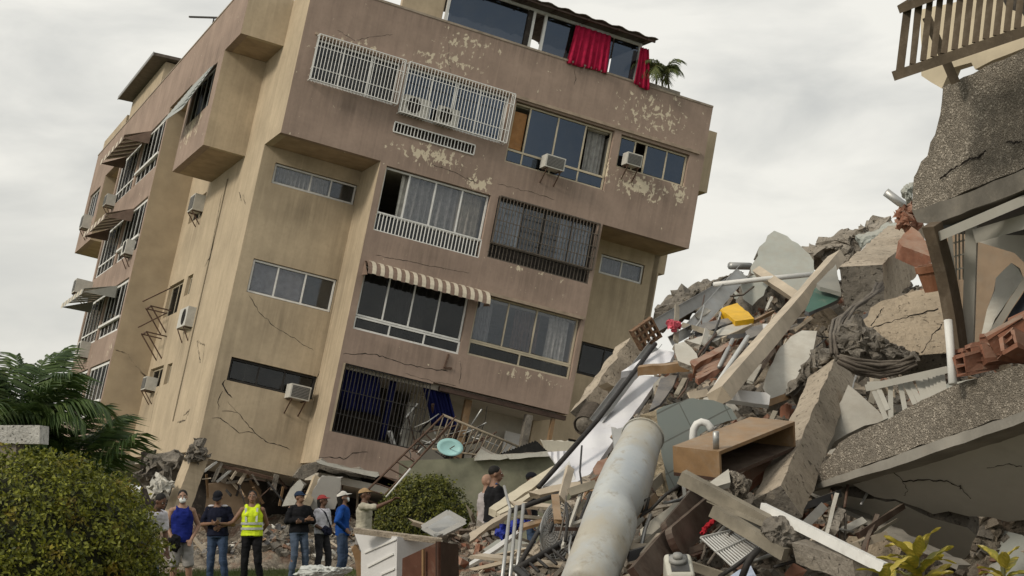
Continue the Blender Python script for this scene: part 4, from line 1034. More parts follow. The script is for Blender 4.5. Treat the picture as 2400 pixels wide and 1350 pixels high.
slab('plaster_slab', 'large pale plaster slab hanging beside the rough concrete', 'plaster slab', [(1787,908),(1793,885),(1805,862),(1830,815),(1855,790),(1882,775),(1913,776),(1908,815),(1890,855),(1868,890),(1845,915),(1825,938),(1802,944)], PLAST, lie=.35, off=.9, th=.10, edge=CONC, jag=.02)
lump('rough_concrete', 'ragged dark concrete torn from the slab edge', 'concrete', E6((105,1350),(180,1210),(250,1110),(320,1050),(440,1085),(360,1160),(260,1270),(190,1370)), CONCD, 14.6, .2, 6, .3)
beam('concrete_beam', 'long pitted concrete beam standing out of the heap', 'concrete beam', E7((735,925))[0], 11.6, E7((1095,60))[0], 14.6, .26, .24, CONCL, roll=.62, jag=.013, edge=CONCD, seg=26)
slab('plaster_slab', 'white triangular plaster slab beside the pitted beam', 'plaster slab', E7((1180,140),(1300,240),(1420,362),(1290,400),(1180,450),(1095,500),(1040,570),(1060,420),(1110,280)), PLAST, d=13.6, lie=.3, th=.10, edge=CONC, jag=.012)
beam('concrete_column', 'fallen square concrete column with torn bars at its foot', 'concrete column', E6((600,665))[0], 15.6, E6((880,390))[0], 18.0, .42, .38, CONCL, roll=.72, jag=.016, edge=CONCD, seg=22)
slab('concrete_wall', 'broad tan concrete wall piece under the clay pot', 'concrete wall', E6((595,875),(650,790),(720,740),(900,690),(1080,640),(1160,660),(1215,870),(1210,1070),(1080,1075),(950,1088),(830,1035),(680,960),(610,915)), concrete('tan_concrete', (.43,.355,.265), .6, .15), d=13.4, lie=.3, th=.25, edge=CONCD, jag=.02)
tw = bpy.data.objects['concrete_wall']
wcrack(E6((640,920),(760,880),(900,840),(1120,780)), 13.15, tw, .006, 31, dx=0, dv=.0, c=(2100,780))
wcrack(E6((975,1075),(1040,960),(1115,880)), 13.1, tw, .007, 32, dx=0, dv=.0, c=(2100,780))
wcrack(E6((650,900),(700,830),(740,770)), 13.2, tw, .005, 33, dx=0, dv=.0, c=(2100,780))
lump('concrete_knuckle', 'crushed concrete joint wrapped in bent bars', 'concrete', E6((425,960),(480,880),(565,865),(680,955),(830,1030),(945,1100),(880,1155),(700,1150),(520,1120),(440,1070)), CONCD, 13.1, .28, 7, .3)
rb = random.Random(4)
for k in range(9):
    j = lambda s=9: rb.uniform(-s, s)
    P = E6((415+j(25), 1090+j(15)), (395+k*7+j(), 960+j()), (420+k*8+j(), 870+j()), (500+k*7+j(), 810-k*4+j()), (610+k*6+j(), 755-k*6+j()), (700+j(30), 655+j(30)))
    pipe('steel_bar', 'bent reinforcing bar looping from column to crushed joint', 'steel bar', [(x, y, 12.9 + i*.42 + .05*rb.random()) for i, (x, y) in enumerate(P)], .014, REBAR, 5, 'bent reinforcing bars')
for k in range(10):
    P = E6((445+j(8), 1085+k*6+j(4)), (560+j(), 1120+k*9+j(5)), (700+j(), 1135+k*10+j(5)), (830+j(), 1125+k*8+j(5)), (935+j(12), 1095+k*6+j(4)))
    pipe('steel_bar', 'bent reinforcing bar hanging in a loop under the crushed joint', 'steel bar', [(x, y, 12.7 + .04*rb.random()) for i, (x, y) in enumerate(P)], .014, REBAR, 5, 'looped reinforcing bars')
slab('clay_ridge', 'orange clay roof piece hanging at the pebble-dash corner', 'clay piece', E6((822,365),(860,320),(905,272),(960,310),(1000,370),(1035,465),(940,430),(850,395)), TERRA, d=15.6, lie=.5, th=.16, edge=BRICK, jag=.012)
slab('white_sheet', 'small white tray on the skyline behind the column', 'sheet', E6((583,430),(622,385),(705,428),(672,472)), WHITEB, d=17.8, lie=.6, th=.06, jag=.003)
slab('green_panel', 'dark green painted panel below the grey slab', 'panel', E6((235,805),(300,655),(380,665),(465,692),(440,735),(260,815)), M('green_paint', (.06,.125,.10), .15, 3, .6, .08), d=15.9, lie=.5, th=.04, edge=SLATE, jag=.006)
slab('grey_sheet', 'grey sheet resting on the green panel', 'sheet', E6((308,632),(430,512),(462,690),(330,652)), M('grey_sheet', (.24,.24,.22), .15, 3, dirt=.3), d=16.0, lie=.4, th=.04, jag=.006)
# clay flower pot
pot = empty('flower_pot', W(*E6((1040,600))[0], 13.0)); T(pot, 'terracotta flower pot tipped on the tan concrete', 'flower pot')
def lathe(prof, n=20, mi=None):
    V = []; F = []
    for (r, z) in prof:
        for k in range(n): V.append(Vector((r*math.cos(2*math.pi*k/n), r*math.sin(2*math.pi*k/n), z)))
    for i in range(len(prof)-1):
        for k in range(n): F.append([i*n+k, i*n+(k+1) % n, (i+1)*n+(k+1) % n, (i+1)*n+k])
    return V, F
V, F = lathe([(.001,0),(.10,0),(.135,.2),(.15,.2),(.155,.27),(.135,.27),(.12,.2),(.09,.02),(.001,.02)])
o = obj('pot_body', mesh('pot_body', V, F, TERRA, False), pot); pot.rotation_euler = (.15, -.2, 0); pot.scale = (.75,.75,.75); o.location = (0,0,-.13)
# slatted fence fragment
fn = empty('picket_fence', W(*E8((700,250))[0], 12.4)); T(fn, 'broken white picket fence with splayed slats behind the ledge', 'fence')
def fpart(name, a, da, b, db, w, h, mat=None):
    o = beam(name, 'fn' + str(a), '', a, da, b, db, w, h, mat or FRW, seg=2, parent=fn); o.location -= fn.location
fpart('rail', E8((470,205))[0], 12.5, E8((970,92))[0], 12.0, .05, .03)
fpart('rail', E8((478,180))[0], 12.6, E8((620,172))[0], 12.5, .03, .03)
for k, (x0, y0, x1, y1) in enumerate([(515,225,590,395),(545,215,600,340),(615,195,618,405),(675,180,705,345),(705,175,765,305),(735,170,800,300),(800,150,838,275),(825,145,865,262),(860,135,885,255),(885,130,905,250),(905,125,920,245),(930,120,945,240)]):
    fpart('slat', E8((x0, y0))[0], 12.45 - .03*k, E8((x1, y1))[0], 12.35 - .03*k, .036 if k != 6 else .08, .012)

# wooden cabinet carcass, open at the front
def cabinet(name, label, C, a, la, b, lb, n, ln, mat, mat_shade, t=.025, open_side=True):
    r = empty(name, C); T(r, label, 'cabinet')
    def q(x, y, z): return a*x + b*y + n*z
    for nm, bx in (('top_panel',(0,la,0,lb,0,t)),('bottom_panel',(0,la,0,lb,ln-t,ln)),('end_panel',(0,t,0,lb,t,ln-t)),('end_panel',(la-t,la,0,lb,t,ln-t)),('back_panel',(t,la-t,lb-t,lb,t,ln-t))):
        m = MB(); m.box(*bx, q); m.build(nm, mat_shade if nm in ('back_panel', 'bottom_panel') else mat, r)  # back and bottom in darker timber: inside shade put into the colour
    return r, q
C, a, la, b, lb, n, ln = obox('x','','', E7((365,562))[0], 11.5, E7((845,372))[0], 12.3, E7((243,463))[0], 12.0, E7((330,738))[0], 11.6, None)
cb, q = cabinet('wooden_cabinet', 'open brown wooden cabinet lying on its back in the heap', C, a, la, b, lb, n, ln, WOODM, WOODD)
m = MB(); m.tube([q(.06,.06,0), q(.05,.05,-.12)], .022, 8); m.build('leg', GALV, cb, True)

slab('tiled_wall', 'grey-green tiled wall piece with a jagged top', 'tiled wall', [(1539,961),(1555,953),(1574,946),(1600,939),(1626,935),(1650,935),(1673,938),(1695,947),(1714,958),(1729,980),(1704,986),(1660,1005),(1642,1017),(1625,1045),(1614,1101),(1600,1118),(1570,1155),(1560,1120),(1549,1042),(1541,995)], TILE, d=12.7, lie=.15, th=.16, edge=M('crumbled_edge', (.36,.30,.21), .35, 8, .95, 1.0, 25, dirt=.4, dist=.05), jag=.012, uv=True, dx=.25, seg=.05)
pipe('bent_pipe', 'white bent pipe arching in front of the tiled wall', 'pipe', [(*p, 12.3) for p in F2((1042,1110),(1042,1040),(1048,985),(1070,945),(1105,928),(1145,938),(1172,968),(1182,1000))], .028, PIPEW)
# plastic water tank / boiler: dented tapering cylinder
def tank():
    p0 = W(*E4((1385,215))[0], 12.2); p1 = W(*E4((905,1480))[0], 10.3); d = (p1-p0); Ln = d.length; d.normalize()
    s = d.orthogonal().normalized(); c = d.cross(s); n = 40; V = []; F = []; K = 40
    rnd = random.Random(2)
    for i in range(K+1):
        f = i/K; r = np.interp(f, [0,.008,.03,.12,.30,.50,.75,.985,1.0], [.11,.138,.146,.152,.176,.182,.174,.162,.13])
        for k in range(n):
            t = 2*math.pi*k/n; P = d*Ln*f + (s*math.cos(t)+c*math.sin(t))*r
            g = mnoise.noise(P*1.6 + Vector((3,1,7)))*.006 + mnoise.noise(P*5)*.004
            vdir = (s*math.cos(t)+c*math.sin(t))
            g -= .045*math.exp(-((f-.52)/.05)**2)*max(0, vdir.dot(Vector((.8,-.5,-.2))))
            V.append(P + vdir*g)
    for i in range(K):
        for k in range(n): F.append([i*n+k, i*n+(k+1) % n, (i+1)*n+(k+1) % n, (i+1)*n+k])
    F += [list(range(n)), [K*n+k for k in range(n)]]
    t = NT('dented_tank_skin')
    a = t.mix(t.rng(t.noise(2.2, 5, .6), .35, .65), (.34,.37,.395), (.48,.495,.48))
    a = t.mix(t.rng(t.noise(1.3, 6, .7, t.mapv((1,1,1),(2,5,3))), .44, .62, 0, .85), a, (.38,.345,.27))
    a = t.mix(t.rng(t.noise(9, 8, .75), .54, .68, 0, .8), a, (.26,.225,.17))
    mt = t.done(t.bsdf(a, .45, t.bump(t.noise(12, 4, .6), .15, .01), spec=.4))
    o = obj('water_tank', mesh('water_tank', V, F, mt, True), None, p0)
    for f, r in ((.035, .151),):
        m = MB(); m.tube([d*Ln*f + (s*math.cos(2*math.pi*k/32)+c*math.sin(2*math.pi*k/32))*r for k in range(33)], .006, 5, cap=False); m.build('hoop', mt, o, True)
    m = MB(); m.tube([d*Ln*.3 - (EYE - p0).normalized()*-.15 + s*.0, d*Ln*.3 + (EYE - p0).normalized()*.24], .02, 10); m.build('inlet_pipe', GALV, o, True)
    return T(o, 'pale blue-white dented cylinder slanting down in front of the tiled wall', 'tank')
tank()
pipe('bent_cable', 'thick cable torn loose beside the dented cylinder', 'cable', [(*p, 11.3) for p in E4((1360,850),(1370,760),(1420,730),(1400,820),(1350,880),(1440,820),(1560,700),(1700,610))], .012, BLACKM, 6)
slab('metal_bracket', 'bent grey bracket plate behind the cylinder top', 'bracket', E4((1130,200),(1150,175),(1170,195),(1370,150),(1372,165),(1240,205),(1190,320),(1140,420)), GALV, d=13.4, lie=.2, th=.03)
# white sheet panels and the black pole on the left slope
t_ = NT('white_sheet_metal')
wv = t_.n('ShaderNodeTexWave', {'Scale': 1.2, 'Distortion': .6}, bands_direction='X').outputs['Fac']
a_ = t_.mix(t_.rng(t_.noise(2, 5, .6), .35, .7), (.60,.60,.64), (.72,.72,.74)); a_ = t_.mix(t_.rng(t_.noise(7, 8, .7), .58, .75, 0, .5), a_, (.38,.34,.29))
WSM = t_.done(t_.bsdf(a_, .45, t_.bump(wv, .5, .05), spec=.4))
slab('white_metal_sheet', 'long ridged white metal sheet lying down the slope', 'metal sheet', [(1500,879),(1546,884),(1500,950),(1431,1042),(1384,1110),(1346,1133),(1266,1143),(1350,1040),(1430,950)], WSM, d=15.6, lie=.85, th=.05, dx=-.15, jag=.003)
slab('white_metal_sheet', 'upper white board beside the black pole', 'metal sheet', F2((500,550),(640,460),(790,380),(905,402),(870,475),(700,520)), WSM, d=16.3, lie=.8, th=.06, jag=.003)
slab('white_flap', 'folded white flap at the foot of the black pole', 'metal sheet', E4((618,370),(800,358),(740,430),(690,472)), WSM, d=15.2, lie=.3, th=.02, jag=.003)
slab('white_flap', 'torn lower edge of the white sheet with a seam', 'metal sheet', E4((580,640),(690,540),(790,440),(850,605),(720,640)), WHITEB, d=14.6, lie=.6, th=.02, jag=.003)
pipe('black_pole', 'long black pole lying diagonally down the slope', 'pole', [(1262,1142,14.4),(1400,985,15.2),(1536,806,16.5)], .022, BLACKM)
channel('grey gutter channel alongside the black pole', F2((300,935))[0], 15.9, F2((745,355))[0], 17.2, .12, GALV, .08)
slab('slate_sheet', 'dark slate grey panel beside the white sheet', 'panel', F2((800,600),(935,558),(885,670),(790,800),(712,842)), SLATE, d=15.2, lie=.7, th=.03, jag=.003)
beam('wood_strip', 'splintered timber strip bridging the white boards', 'timber', F2((635,545))[0], 15.7, F2((1010,505))[0], 15.5, .09, .06, WOODM, roll=.3, jag=.008)
beam('wood_strip', 'thin dark timber strip over the white boards', 'timber', F2((650,525))[0], 15.8, F2((1000,480))[0], 15.6, .04, .03, WOODD)
slab('plaster_board', 'pale box board with torn corner above the timber strip', 'board', F2((900,340),(990,365),(1060,440),(1110,525),(1010,500),(930,470)), PLAST, d=15.3, lie=.3, th=.05, edge=CONC, jag=.01)
beam('plaster_beam', 'rough cream beam slanting in front of the leaning building', 'beam', F2((235,870))[0], 17.8, F2((560,400))[0], 19.0, .24, .22, CONCL, roll=.3, jag=.02, edge=CONCD)
# its mesh-wrapped round end
m = MB(); pe = W(*F2((245,930))[0], 17.6); pd = (W(*F2((560,400))[0], 19.0) - pe).normalized()
m.tube([pe - pd*.12, pe - pd*.08, pe, pe + pd*.2, pe + pd*.3], [.06, .10, .115, .115, .07], 16); o = m.build('barrel', CONCD, None, True); T(o, 'dark round barrel end under the rough cream beam', 'barrel')
for k in range(26):
    f = -.08 + .30*k/25; rr = .119; s = pd.orthogonal().normalized(); c = pd.cross(s); m = MB()
    m.tube([pe + pd*f + (s*math.cos(i*math.pi/10)+c*math.sin(i*math.pi/10))*rr for i in range(21)], .007, 4); m.build('hoop_wire', REBAR, o)
lump('pink_cloth', 'small heap of pink cloth on the slope', 'cloth', F2((850,175),(890,160),(930,180),(940,215),(900,240),(865,225)), PINKC, 16.6, .1, 8, .2)
# vent block
CLAYB = M('brown_clay', (.17,.10,.06), .25, 6, dirt=.4)
vb = empty('vent_block', W(*F2((700,260))[0], 17.2)); T(vb, 'brown clay ventilation block with square holes', 'vent block')
for i in range(5):
    for j in range(4):
        m = MB(); m.box(-.25+i*.1, -.25+i*.1+.03, -.06, .06, -.18, .2); m.build('web', CLAYB, vb) if j == 0 else None
for j in range(4):
    m = MB(); m.box(-.25, .18, -.05, .05, -.18+j*.115, -.15+j*.115); m.build('web', CLAYB, vb)
vb.rotation_euler = (.2, -.6, .3); vb.scale = (.62, .62, .62)
slab('roof_tile_stack', 'layered red roof tiles under the pale board', 'roof tiles', F2((1010,480),(1120,420),(1290,330),(1330,350),(1150,450),(1050,510)), BRICK, d=15.2, lie=.8, th=.08, edge=TERRA, jag=.02)
for k in range(4):
    slab('roof_tile_stack', ('uppermost', 'second', 'third', 'lowest')[k] + ' layer of loose red tiles beside the shiny leg', 'roof tiles', F2((1060,520+k*22),(1200,450+k*24),(1330,400+k*20),(1340,415+k*20),(1200,472+k*24),(1080,540+k*22)), BRICK if k % 2 else TERRA, d=15.2-.1*k, lie=.6, th=.05, jag=.015)

# ------------------------------------------------------------------ foot of the heap, towards the viewer
for i, (lb_, a, b, r_) in enumerate([('first', E4((322,828))[0], E4((255,1420))[0], .014), ('second', E4((372,800))[0], E4((318,1420))[0], .014), ('third', E4((428,785))[0], E4((372,1380))[0], .014)]):
    pipe('steel_post', lb_ + ' of three grey steel posts standing in the debris', 'post', [(*a, 12.8), (*b, 11.9)], r_, GALV)
pipe('steel_post', 'thin bent bar in front of the cream board', 'post', [(*E4((275,640))[0],14.5),(*E4((300,740))[0],13.8),(*E4((325,820))[0],13.2)], .012, GALV, 5)
fr = empty('bed_frame', W(*E4((650,950))[0], 12.6)); T(fr, 'black metal bed frame twisted against the dented cylinder', 'bed frame')
def frp(name, a, da, b, db, r):
    P0, P1 = W(*E4(a)[0], da), W(*E4(b)[0], db); m = MB(); m.tube([P0-fr.location, P1-fr.location], r, 6); m.build(name, BLACKM, fr, True)
frp('rail', (330,835), 13.2, (745,690), 13.4, .022); frp('rail', (380,1292), 11.7, (832,1040), 12.2, .026); frp('rail', (1012,690), 13.0, (828,1045), 12.2, .018)
frp('rail', (890,690), 13.1, (820,960), 12.5, .012); frp('rail', (960,690), 13.1, (850,980), 12.4, .012); frp('rail', (640,830), 13.0, (380,1290), 11.7, .018)
frp('rail', (375,1300), 11.6, (520,1420), 11.2, .024); frp('rail', (740,690), 13.4, (640,1000), 12.4, .012)
for k in range(7):
    frp('slat', (400+62*k, 1270-34*k), 11.75+.06*k, (480+70*k, 1345-30*k), 11.5+.06*k, .011)
# fan guard
fg = empty('fan_guard', W(*E4((700,985))[0], 12.7)); T(fg, 'round wire fan guard lying in the bed frame', 'fan guard')
ax = (W(*E4((790,870))[0], 12.9) - fg.location); ay = (W(*E4((590,905))[0], 12.55) - fg.location)
ax = ax.normalized()*.30; ay = (ay - ax.normalized()*ay.dot(ax.normalized())).normalized()*.19; an = ax.cross(ay).normalized()
for k in range(1, 11):
    f = k/10; m = MB(); m.tube([ax*f*math.cos(i*math.pi/14) + ay*f*math.sin(i*math.pi/14) - an*.06*(1-f*f) for i in range(29)], .004 if k < 10 else .009, 4); m.build('wire_ring', GALV, fg)
for k in range(20):
    t = k*math.pi/10; m = MB(); m.tube([ax*f*math.cos(t) + ay*f*math.sin(t) - an*.06*(1-f*f) for f in (.1,.4,.7,1.)], .003, 4); m.build('wire_spoke', GALV, fg)
slab('fan_backing', 'dark dusty panel behind the fan guard', 'panel', E4((560,1130),(600,960),(700,860),(800,860),(830,960),(790,1080),(640,1180)), SLATE, d=13.1, lie=.6, th=.04, jag=.01)
slab('cream_board', 'long cream painted board sloping towards the people', 'board', E4((158,812),(400,640),(640,488),(690,468),(705,500),(520,640),(320,770),(215,835)), M('cream_board', (.55,.50,.39), .12, 3, .75, .15, 30, dirt=.3), d=17.0, lie=.8, th=.08, jag=.008)
slab('cream_board', 'thin cream edge board under the long cream board', 'board', E4((215,845),(330,780),(560,640),(565,665),(340,815),(240,860)), MATS['cream_board'], d=16.6, lie=.8, th=.04, jag=.004)
slab('plank', 'splintered pale plank crossing in front of the white sheet', 'plank', E4((465,682),(560,660),(760,612),(950,598),(1015,568),(1090,545),(1095,560),(1000,620),(800,660),(560,708)), WOODP, d=14.0, lie=.3, th=.07, jag=.012)
slab('brick_wall_piece', 'broken red brick wall piece behind the cylinder', 'brickwork', E4((985,510),(1030,440),(1140,405),(1130,480),(1080,540),(1000,545)), BRICK, d=13.9, lie=.4, th=.15, jag=.03)
slab('white_strip', 'curved white strip of skirting in the debris', 'board', E4((0,1242),(120,1160),(250,1075),(400,975),(548,868),(560,880),(400,1000),(230,1130),(100,1210),(0,1265)), WHITEB, d=14.4, lie=.8, th=.03, jag=.003)
slab('wood_board', 'grey weathered board leaning over the brick debris', 'board', E4((0,1010),(180,900),(330,830),(330,850),(150,960),(0,1080)), WOODP, d=16.0, lie=.8, th=.04, jag=.01)
lump('blue_tarp', 'crumpled bright blue plastic bag in the debris', 'bag', E4((205,990),(260,960),(300,980),(380,900),(470,905),(400,960),(310,1030),(240,1035)), cloth('blue_plastic', (.02,.035,.26), .45), 14.9, .12, 9, .25)
slab('steel_tray', 'shallow grey metal sink lying on the debris', 'sink', E3((1400,742),(1520,670),(1640,600),(1800,690),(1700,760),(1540,822)), GALV, d=18.2, lie=.9, th=.04, jag=.003)
for (p, lb_) in (((1400,742,1640,600), 'rear rim'), ((1640,600,1800,690), 'end rim'), ((1800,690,1540,822), 'front rim'), ((1540,822,1400,742), 'near rim')):
    beam('sink_rim', lb_ + ' of the metal sink in the debris', 'sink rim', E3(p[:2])[0], 18.0, E3(p[2:])[0], 18.0, .05, .09, ALU)
# dark boards with rounded ends
def board(name, label, a, da, b, db, w, th, mat, roll=0.):
    p0, p1 = W(*a, da), W(*b, db); d = (p1-p0); Ln = d.length; d.normalize(); view = ((p0+p1)/2-EYE).normalized(); s = d.cross(view).normalized(); c = d.cross(s).normalized()
    s, c = s*math.cos(roll)+c*math.sin(roll), -s*math.sin(roll)+c*math.cos(roll)
    prof = []
    for k in range(9): t = math.pi/2 + math.pi*k/8; prof.append((w*.32*math.cos(t) if True else 0, w/2*math.sin(t)))
    prof += [(Ln, -w/2), (Ln, w/2)]
    V = [d*x + s*y - c*th/2 for x, y in prof] + [d*x + s*y + c*th/2 for x, y in prof]; n = len(prof)
    F = [list(range(n)), list(range(n, 2*n))] + [[i, (i+1) % n, n+(i+1) % n, n+i] for i in range(n)]
    return T(obj(name, mesh(name, V, F, mat), None, p0), label, 'board')
board('dark_board', 'upper dark brown board with a rounded end', F4((310,690))[0], 11.2, F4((600,330))[0], 12.0, .20, .05, WOODD, .2)
board('dark_board', 'lower dark brown board running out of the picture', F4((330,760))[0], 11.0, F4((720,420))[0], 11.9, .19, .05, WOODD, .3)
beam('dark_plank', 'long dark brown plank reaching the bottom edge', 'plank', F4((-20,1120))[0], 10.4, F4((330,700))[0], 11.3, .17, .05, WOODD, .3)
slab('cream_wall_panel', 'cream wall panel behind the dark boards', 'wall panel', F4((0,645),(130,540),(270,440),(390,330),(480,260),(560,312),(430,510),(300,690),(180,800),(20,835)), M('cream_panel', (.52,.49,.42), .1, 2.5, .85, .15, 20, dirt=.22), d=12.1, lie=.5, th=.05, jag=.006)
slab('cream_wall_panel', 'pale cracked block at the foot of the cylinder', 'wall panel', E4((1300,1060),(1380,1020),(1500,1010),(1480,1150),(1260,1150)), MATS['cream_panel'], d=11.5, lie=.3, th=.05)
RAILG = M('dusty_rail', (.24, .215, .17), .25, 5, .85, .3, 30, dirt=.5)
beam('dusty_rail', 'upper dusty rail slanting down below the cabinet', 'rail', F4((392,150))[0], 11.3, F4((1340,650))[0], 10.9, .09, .06, RAILG, .4, .004)
beam('dusty_rail', 'slim dusty rail under the upper one', 'rail', F4((640,365))[0], 11.2, F4((1190,610))[0], 10.9, .03, .03, RAILG, .2)
beam('dusty_rail', 'lower dusty rail above the wire rack', 'rail', F4((690,470))[0], 11.1, F4((1360,870))[0], 10.7, .08, .06, RAILG, .4, .004)
slab('dusty_plate', 'dusty plate joining the two rails', 'plate', F4((760,440),(1190,610),(1350,860),(1100,730),(860,560)), M('dusty_plate', (.17,.165,.14), .3, 4, dirt=.4), d=11.2, lie=.2, th=.04)
lump('mortar_lump', 'grey mortar lump caught on the rails', 'mortar', F4((1150,640),(1210,560),(1330,530),(1480,600),(1560,760),(1450,860),(1300,830),(1180,720)), CONCD, 10.85, .16, 10, .12)
beam('white_bar', 'long white painted bar sloping to the yellow leaves', 'bar', F4((1150,440))[0], 11.1, F4((2300,1010))[0], 9.9, .065, .04, WHITEP, .3)
beam('concrete_lintel', 'pale concrete lintel near the bottom edge', 'lintel', F4((1500,850))[0], 10.7, F4((2080,1020))[0], 10.2, .14, .10, CONC, .5, .008)
slab('tan_block', 'tan rendered block under the cracked balcony', 'wall block', E8((345,1130),(360,1108),(540,1112),(690,1170),(640,1280),(520,1300),(400,1230)), MATS['tan_concrete'], d=11.9, lie=.3, th=.3, edge=CONC, jag=.012)
beam('metal_strut', 'grey strut sloping under the balcony corner', 'strut', F4((1550,600))[0], 11.2, F4((1720,430))[0], 11.6, .06, .03, GALV)
beam('metal_strut', 'pale chip of concrete post by the strut', 'strut', F4((1790,680))[0], 11.2, F4((1880,470))[0], 11.6, .06, .06, CONC, jag=.01)
for k, x in enumerate((1835, 1875, 1930)): pipe('steel_bar', 'thin upright bar under the balcony corner', 'steel bar', [(*F4((x, 560-30*k))[0], 11.5), (*F4((x-8, 740))[0], 11.3)], .009, REBAR, 5, 'upright bars under the balcony')
slab('roof_tile_stack', 'orange roof tiles stacked inside the heap beside the pitted beam', 'roof tiles', E7((500,705),(620,640),(740,588),(728,640),(640,690),(560,762)), TERRA, d=12.3, lie=.5, th=.12, edge=BRICK, jag=.012)
beam('white_batten', 'white batten above the orange tiles', 'batten', E7((435,690))[0], 12.0, E7((790,530))[0], 12.7, .05, .04, WOODP, .3)
slab('plaster_fragment', 'triangular plaster fragment with pebbly core', 'plaster', F4((640,210),(740,140),(830,75),(850,200),(700,245)), PLAST, d=11.4, lie=.3, th=.05, jag=.006)
lump('pebble_fragment', 'pebbly concrete fragment under the orange tiles', 'concrete', F4((850,110),(960,140),(1040,210),(1000,370),(870,330),(840,230)), PEBBLE, 11.5, .12, 12, .1)
# wire rack
wr = empty('wire_rack', W(*F4((800,830))[0], 10.9)); T(wr, 'chromed wire rack lying below the dusty rails', 'wire rack')
for k in range(13):
    f = k/12
    m = MB(); a0 = W(*F4((570+300*f, 720-70*f))[0], 10.9+.3*f); b0 = W(*F4((860+260*f, 985-170*f))[0], 10.7+.3*f); m.tube([a0-wr.location, b0-wr.location], .007, 5); m.build('wire', ALU, wr)
for f in (0, .5, 1):
    m = MB(); a0 = W(*F4((570+290*f, 720+265*f))[0], 10.89-.2*f); b0 = W(*F4((870+250*f, 650+165*f))[0], 11.19-.2*f); m.tube([a0-wr.location, b0-wr.location], .009, 5); m.build('wire', ALU, wr)
# small appliance with a round knob
C, a, la, b, lb, n, ln = obox('x','','', F4((255,1065))[0], 10.3, F4((520,1062))[0], 10.3, F4((340,862))[0], 10.55, F4((262,1200))[0], 10.35, None)
ap = empty('speaker_unit', C); T(ap, 'small off-white appliance with dark face and round knob', 'appliance')
def q2(x, y, z): return a*x + b*y + n*z
lb = max(lb, .26)
m = MB(); m.box(0, la, 0, lb, 0, .2, q2); o = m.build('casing', M('offwhite_plastic', (.50,.49,.43), .1, 5, .5, .05, dirt=.25), ap)
bv = o.modifiers.new('bevel', 'BEVEL'); bv.width = .025; bv.segments = 3
fs = 1 if q2(0,0,1).dot(EYE - C) < 0 else -1
m = MB(); m.box(.03, la-.03, .03, lb-.03, -.006, .004, q2); m.build('face_plate', M('dark_face', (.07,.07,.07), .2, 8, .5), ap)
for (r0, z0, z1, nm) in ((.055, -.03, -.006, 'speaker_ring'), (.03, -.055, -.03, 'knob')):
    cc = q2(la*.45, lb*.55, 0); m = MB(); m.tube([cc + n*z1, cc + n*z0], r0, 20); m.build(nm, M('grey_knob', (.26,.26,.25), .1, 6, .4), ap, True)
pipe('black_hose', 'black hose curling beside the wire rack', 'hose', [(*p, 10.5) for p in F4((740,1090),(880,1000),(1000,910),(1080,850),(1130,830))], .014, BLACKM)
pipe('black_hose', 'thicker black hose reaching the bottom edge', 'hose', [(*p, 10.4) for p in F4((950,1110),(1000,980),(1050,890),(1120,820))], .022, BLACKM)
lump('red_cloth', 'red rag caught beside the dark boards', 'cloth', F4((570,680),(600,620),(700,530),(720,545),(650,620),(590,690)), cloth('red_rag', (.36,.02,.03)), 11.2, .05, 13, .1)
slab('blue_print', 'torn pale blue sheet beside the black hose', 'sheet', F4((850,1090),(920,1020),(1050,1000),(1090,1090)), M('pale_blue_sheet', (.40,.46,.58), .2, 9, dirt=.3), d=10.6, lie=.6, th=.01)
# white doors and brown cabinet near the people
def panel_door(name, label, poly, d, dx, mat, rel):
    r = slab(name, label, 'door', poly, mat, d=d, lie=0, dx=dx, th=.04, jag=0)
    return r
dw = panel_door('wardrobe_board', 'white wardrobe door with moulded panels standing before the people', [(829,1246),(928,1258),(924,1420),(846,1420),(846,1292)], 16.4, -.3, WHITEB, 0)
for (poly, nm) in ((E3((880,1105),(1120,985),(1125,1000),(885,1122)), 'moulding'), (E3((850,975),(1150,850),(1152,862),(855,990)), 'moulding'), (E3((1000,1180),(1135,1125),(1135,1140),(1010,1195)), 'moulding')):
    o = slab(nm, 'dm'+str(poly), '', poly, WHITEP, d=16.33 - .003*(sum(p[0] for p in poly)/4-892), lie=0, dx=-.3, th=.03, parent=dw, jag=0)
panel_door('wardrobe_board', 'second white door leaning on the first beside the brown cabinet', [(931,1258),(1018,1268),(1012,1420),(928,1420)], 16.35, .3, WHITEB, 0)
beam('door_edge', 'pale top edge strip of the white wardrobe', 'strip', (829,1243), 16.3, (1035,1268), 16.3, .05, .06, CONCL, .2)
MAHO = M('mahogany', (.10,.045,.03), .3, 3, .5, .1, 30, dirt=.3)
cb2 = empty('brown_cabinet', W(1028, 1300, 14.9)); T(cb2, 'dark reddish brown cabinet standing in front of the white doors', 'cabinet')
slab('front_panel', 'cbf', '', [(943,1309),(1027,1270),(1027,1430),(941,1430)], MAHO, d=15.06, lie=0, dx=-.4, th=.03, jag=0, parent=cb2)
slab('side_panel', 'cbs', '', [(1028,1269),(1074,1276),(1078,1430),(1028,1430)], WOODD, d=15.1, lie=0, dx=.9, th=.03, jag=0, parent=cb2)
slab('batten', 'cbb', '', [(988,1289),(992,1287),(992,1430),(988,1430)], WOODM, d=14.97, lie=0, dx=-.4, th=.02, jag=0, parent=cb2)
slab('plank', 'yellowed plank end beside the white door', 'plank', E3((740,960),(770,900),(830,990),(835,1200),(790,1200),(775,1040)), WOODM, d=17.0, th=.05, lie=0)
lump('white_wheel_cover', 'white curved plastic fender lying in the grass', 'plastic', E3((195,1190),(260,1130),(400,1100),(520,1108),(620,1140),(700,1110),(745,1130),(690,1180),(560,1230),(300,1240)), M('white_plastic', (.52,.54,.52), .12, 5, .5, .1, dirt=.3), 17.5, .14, 14, .1)
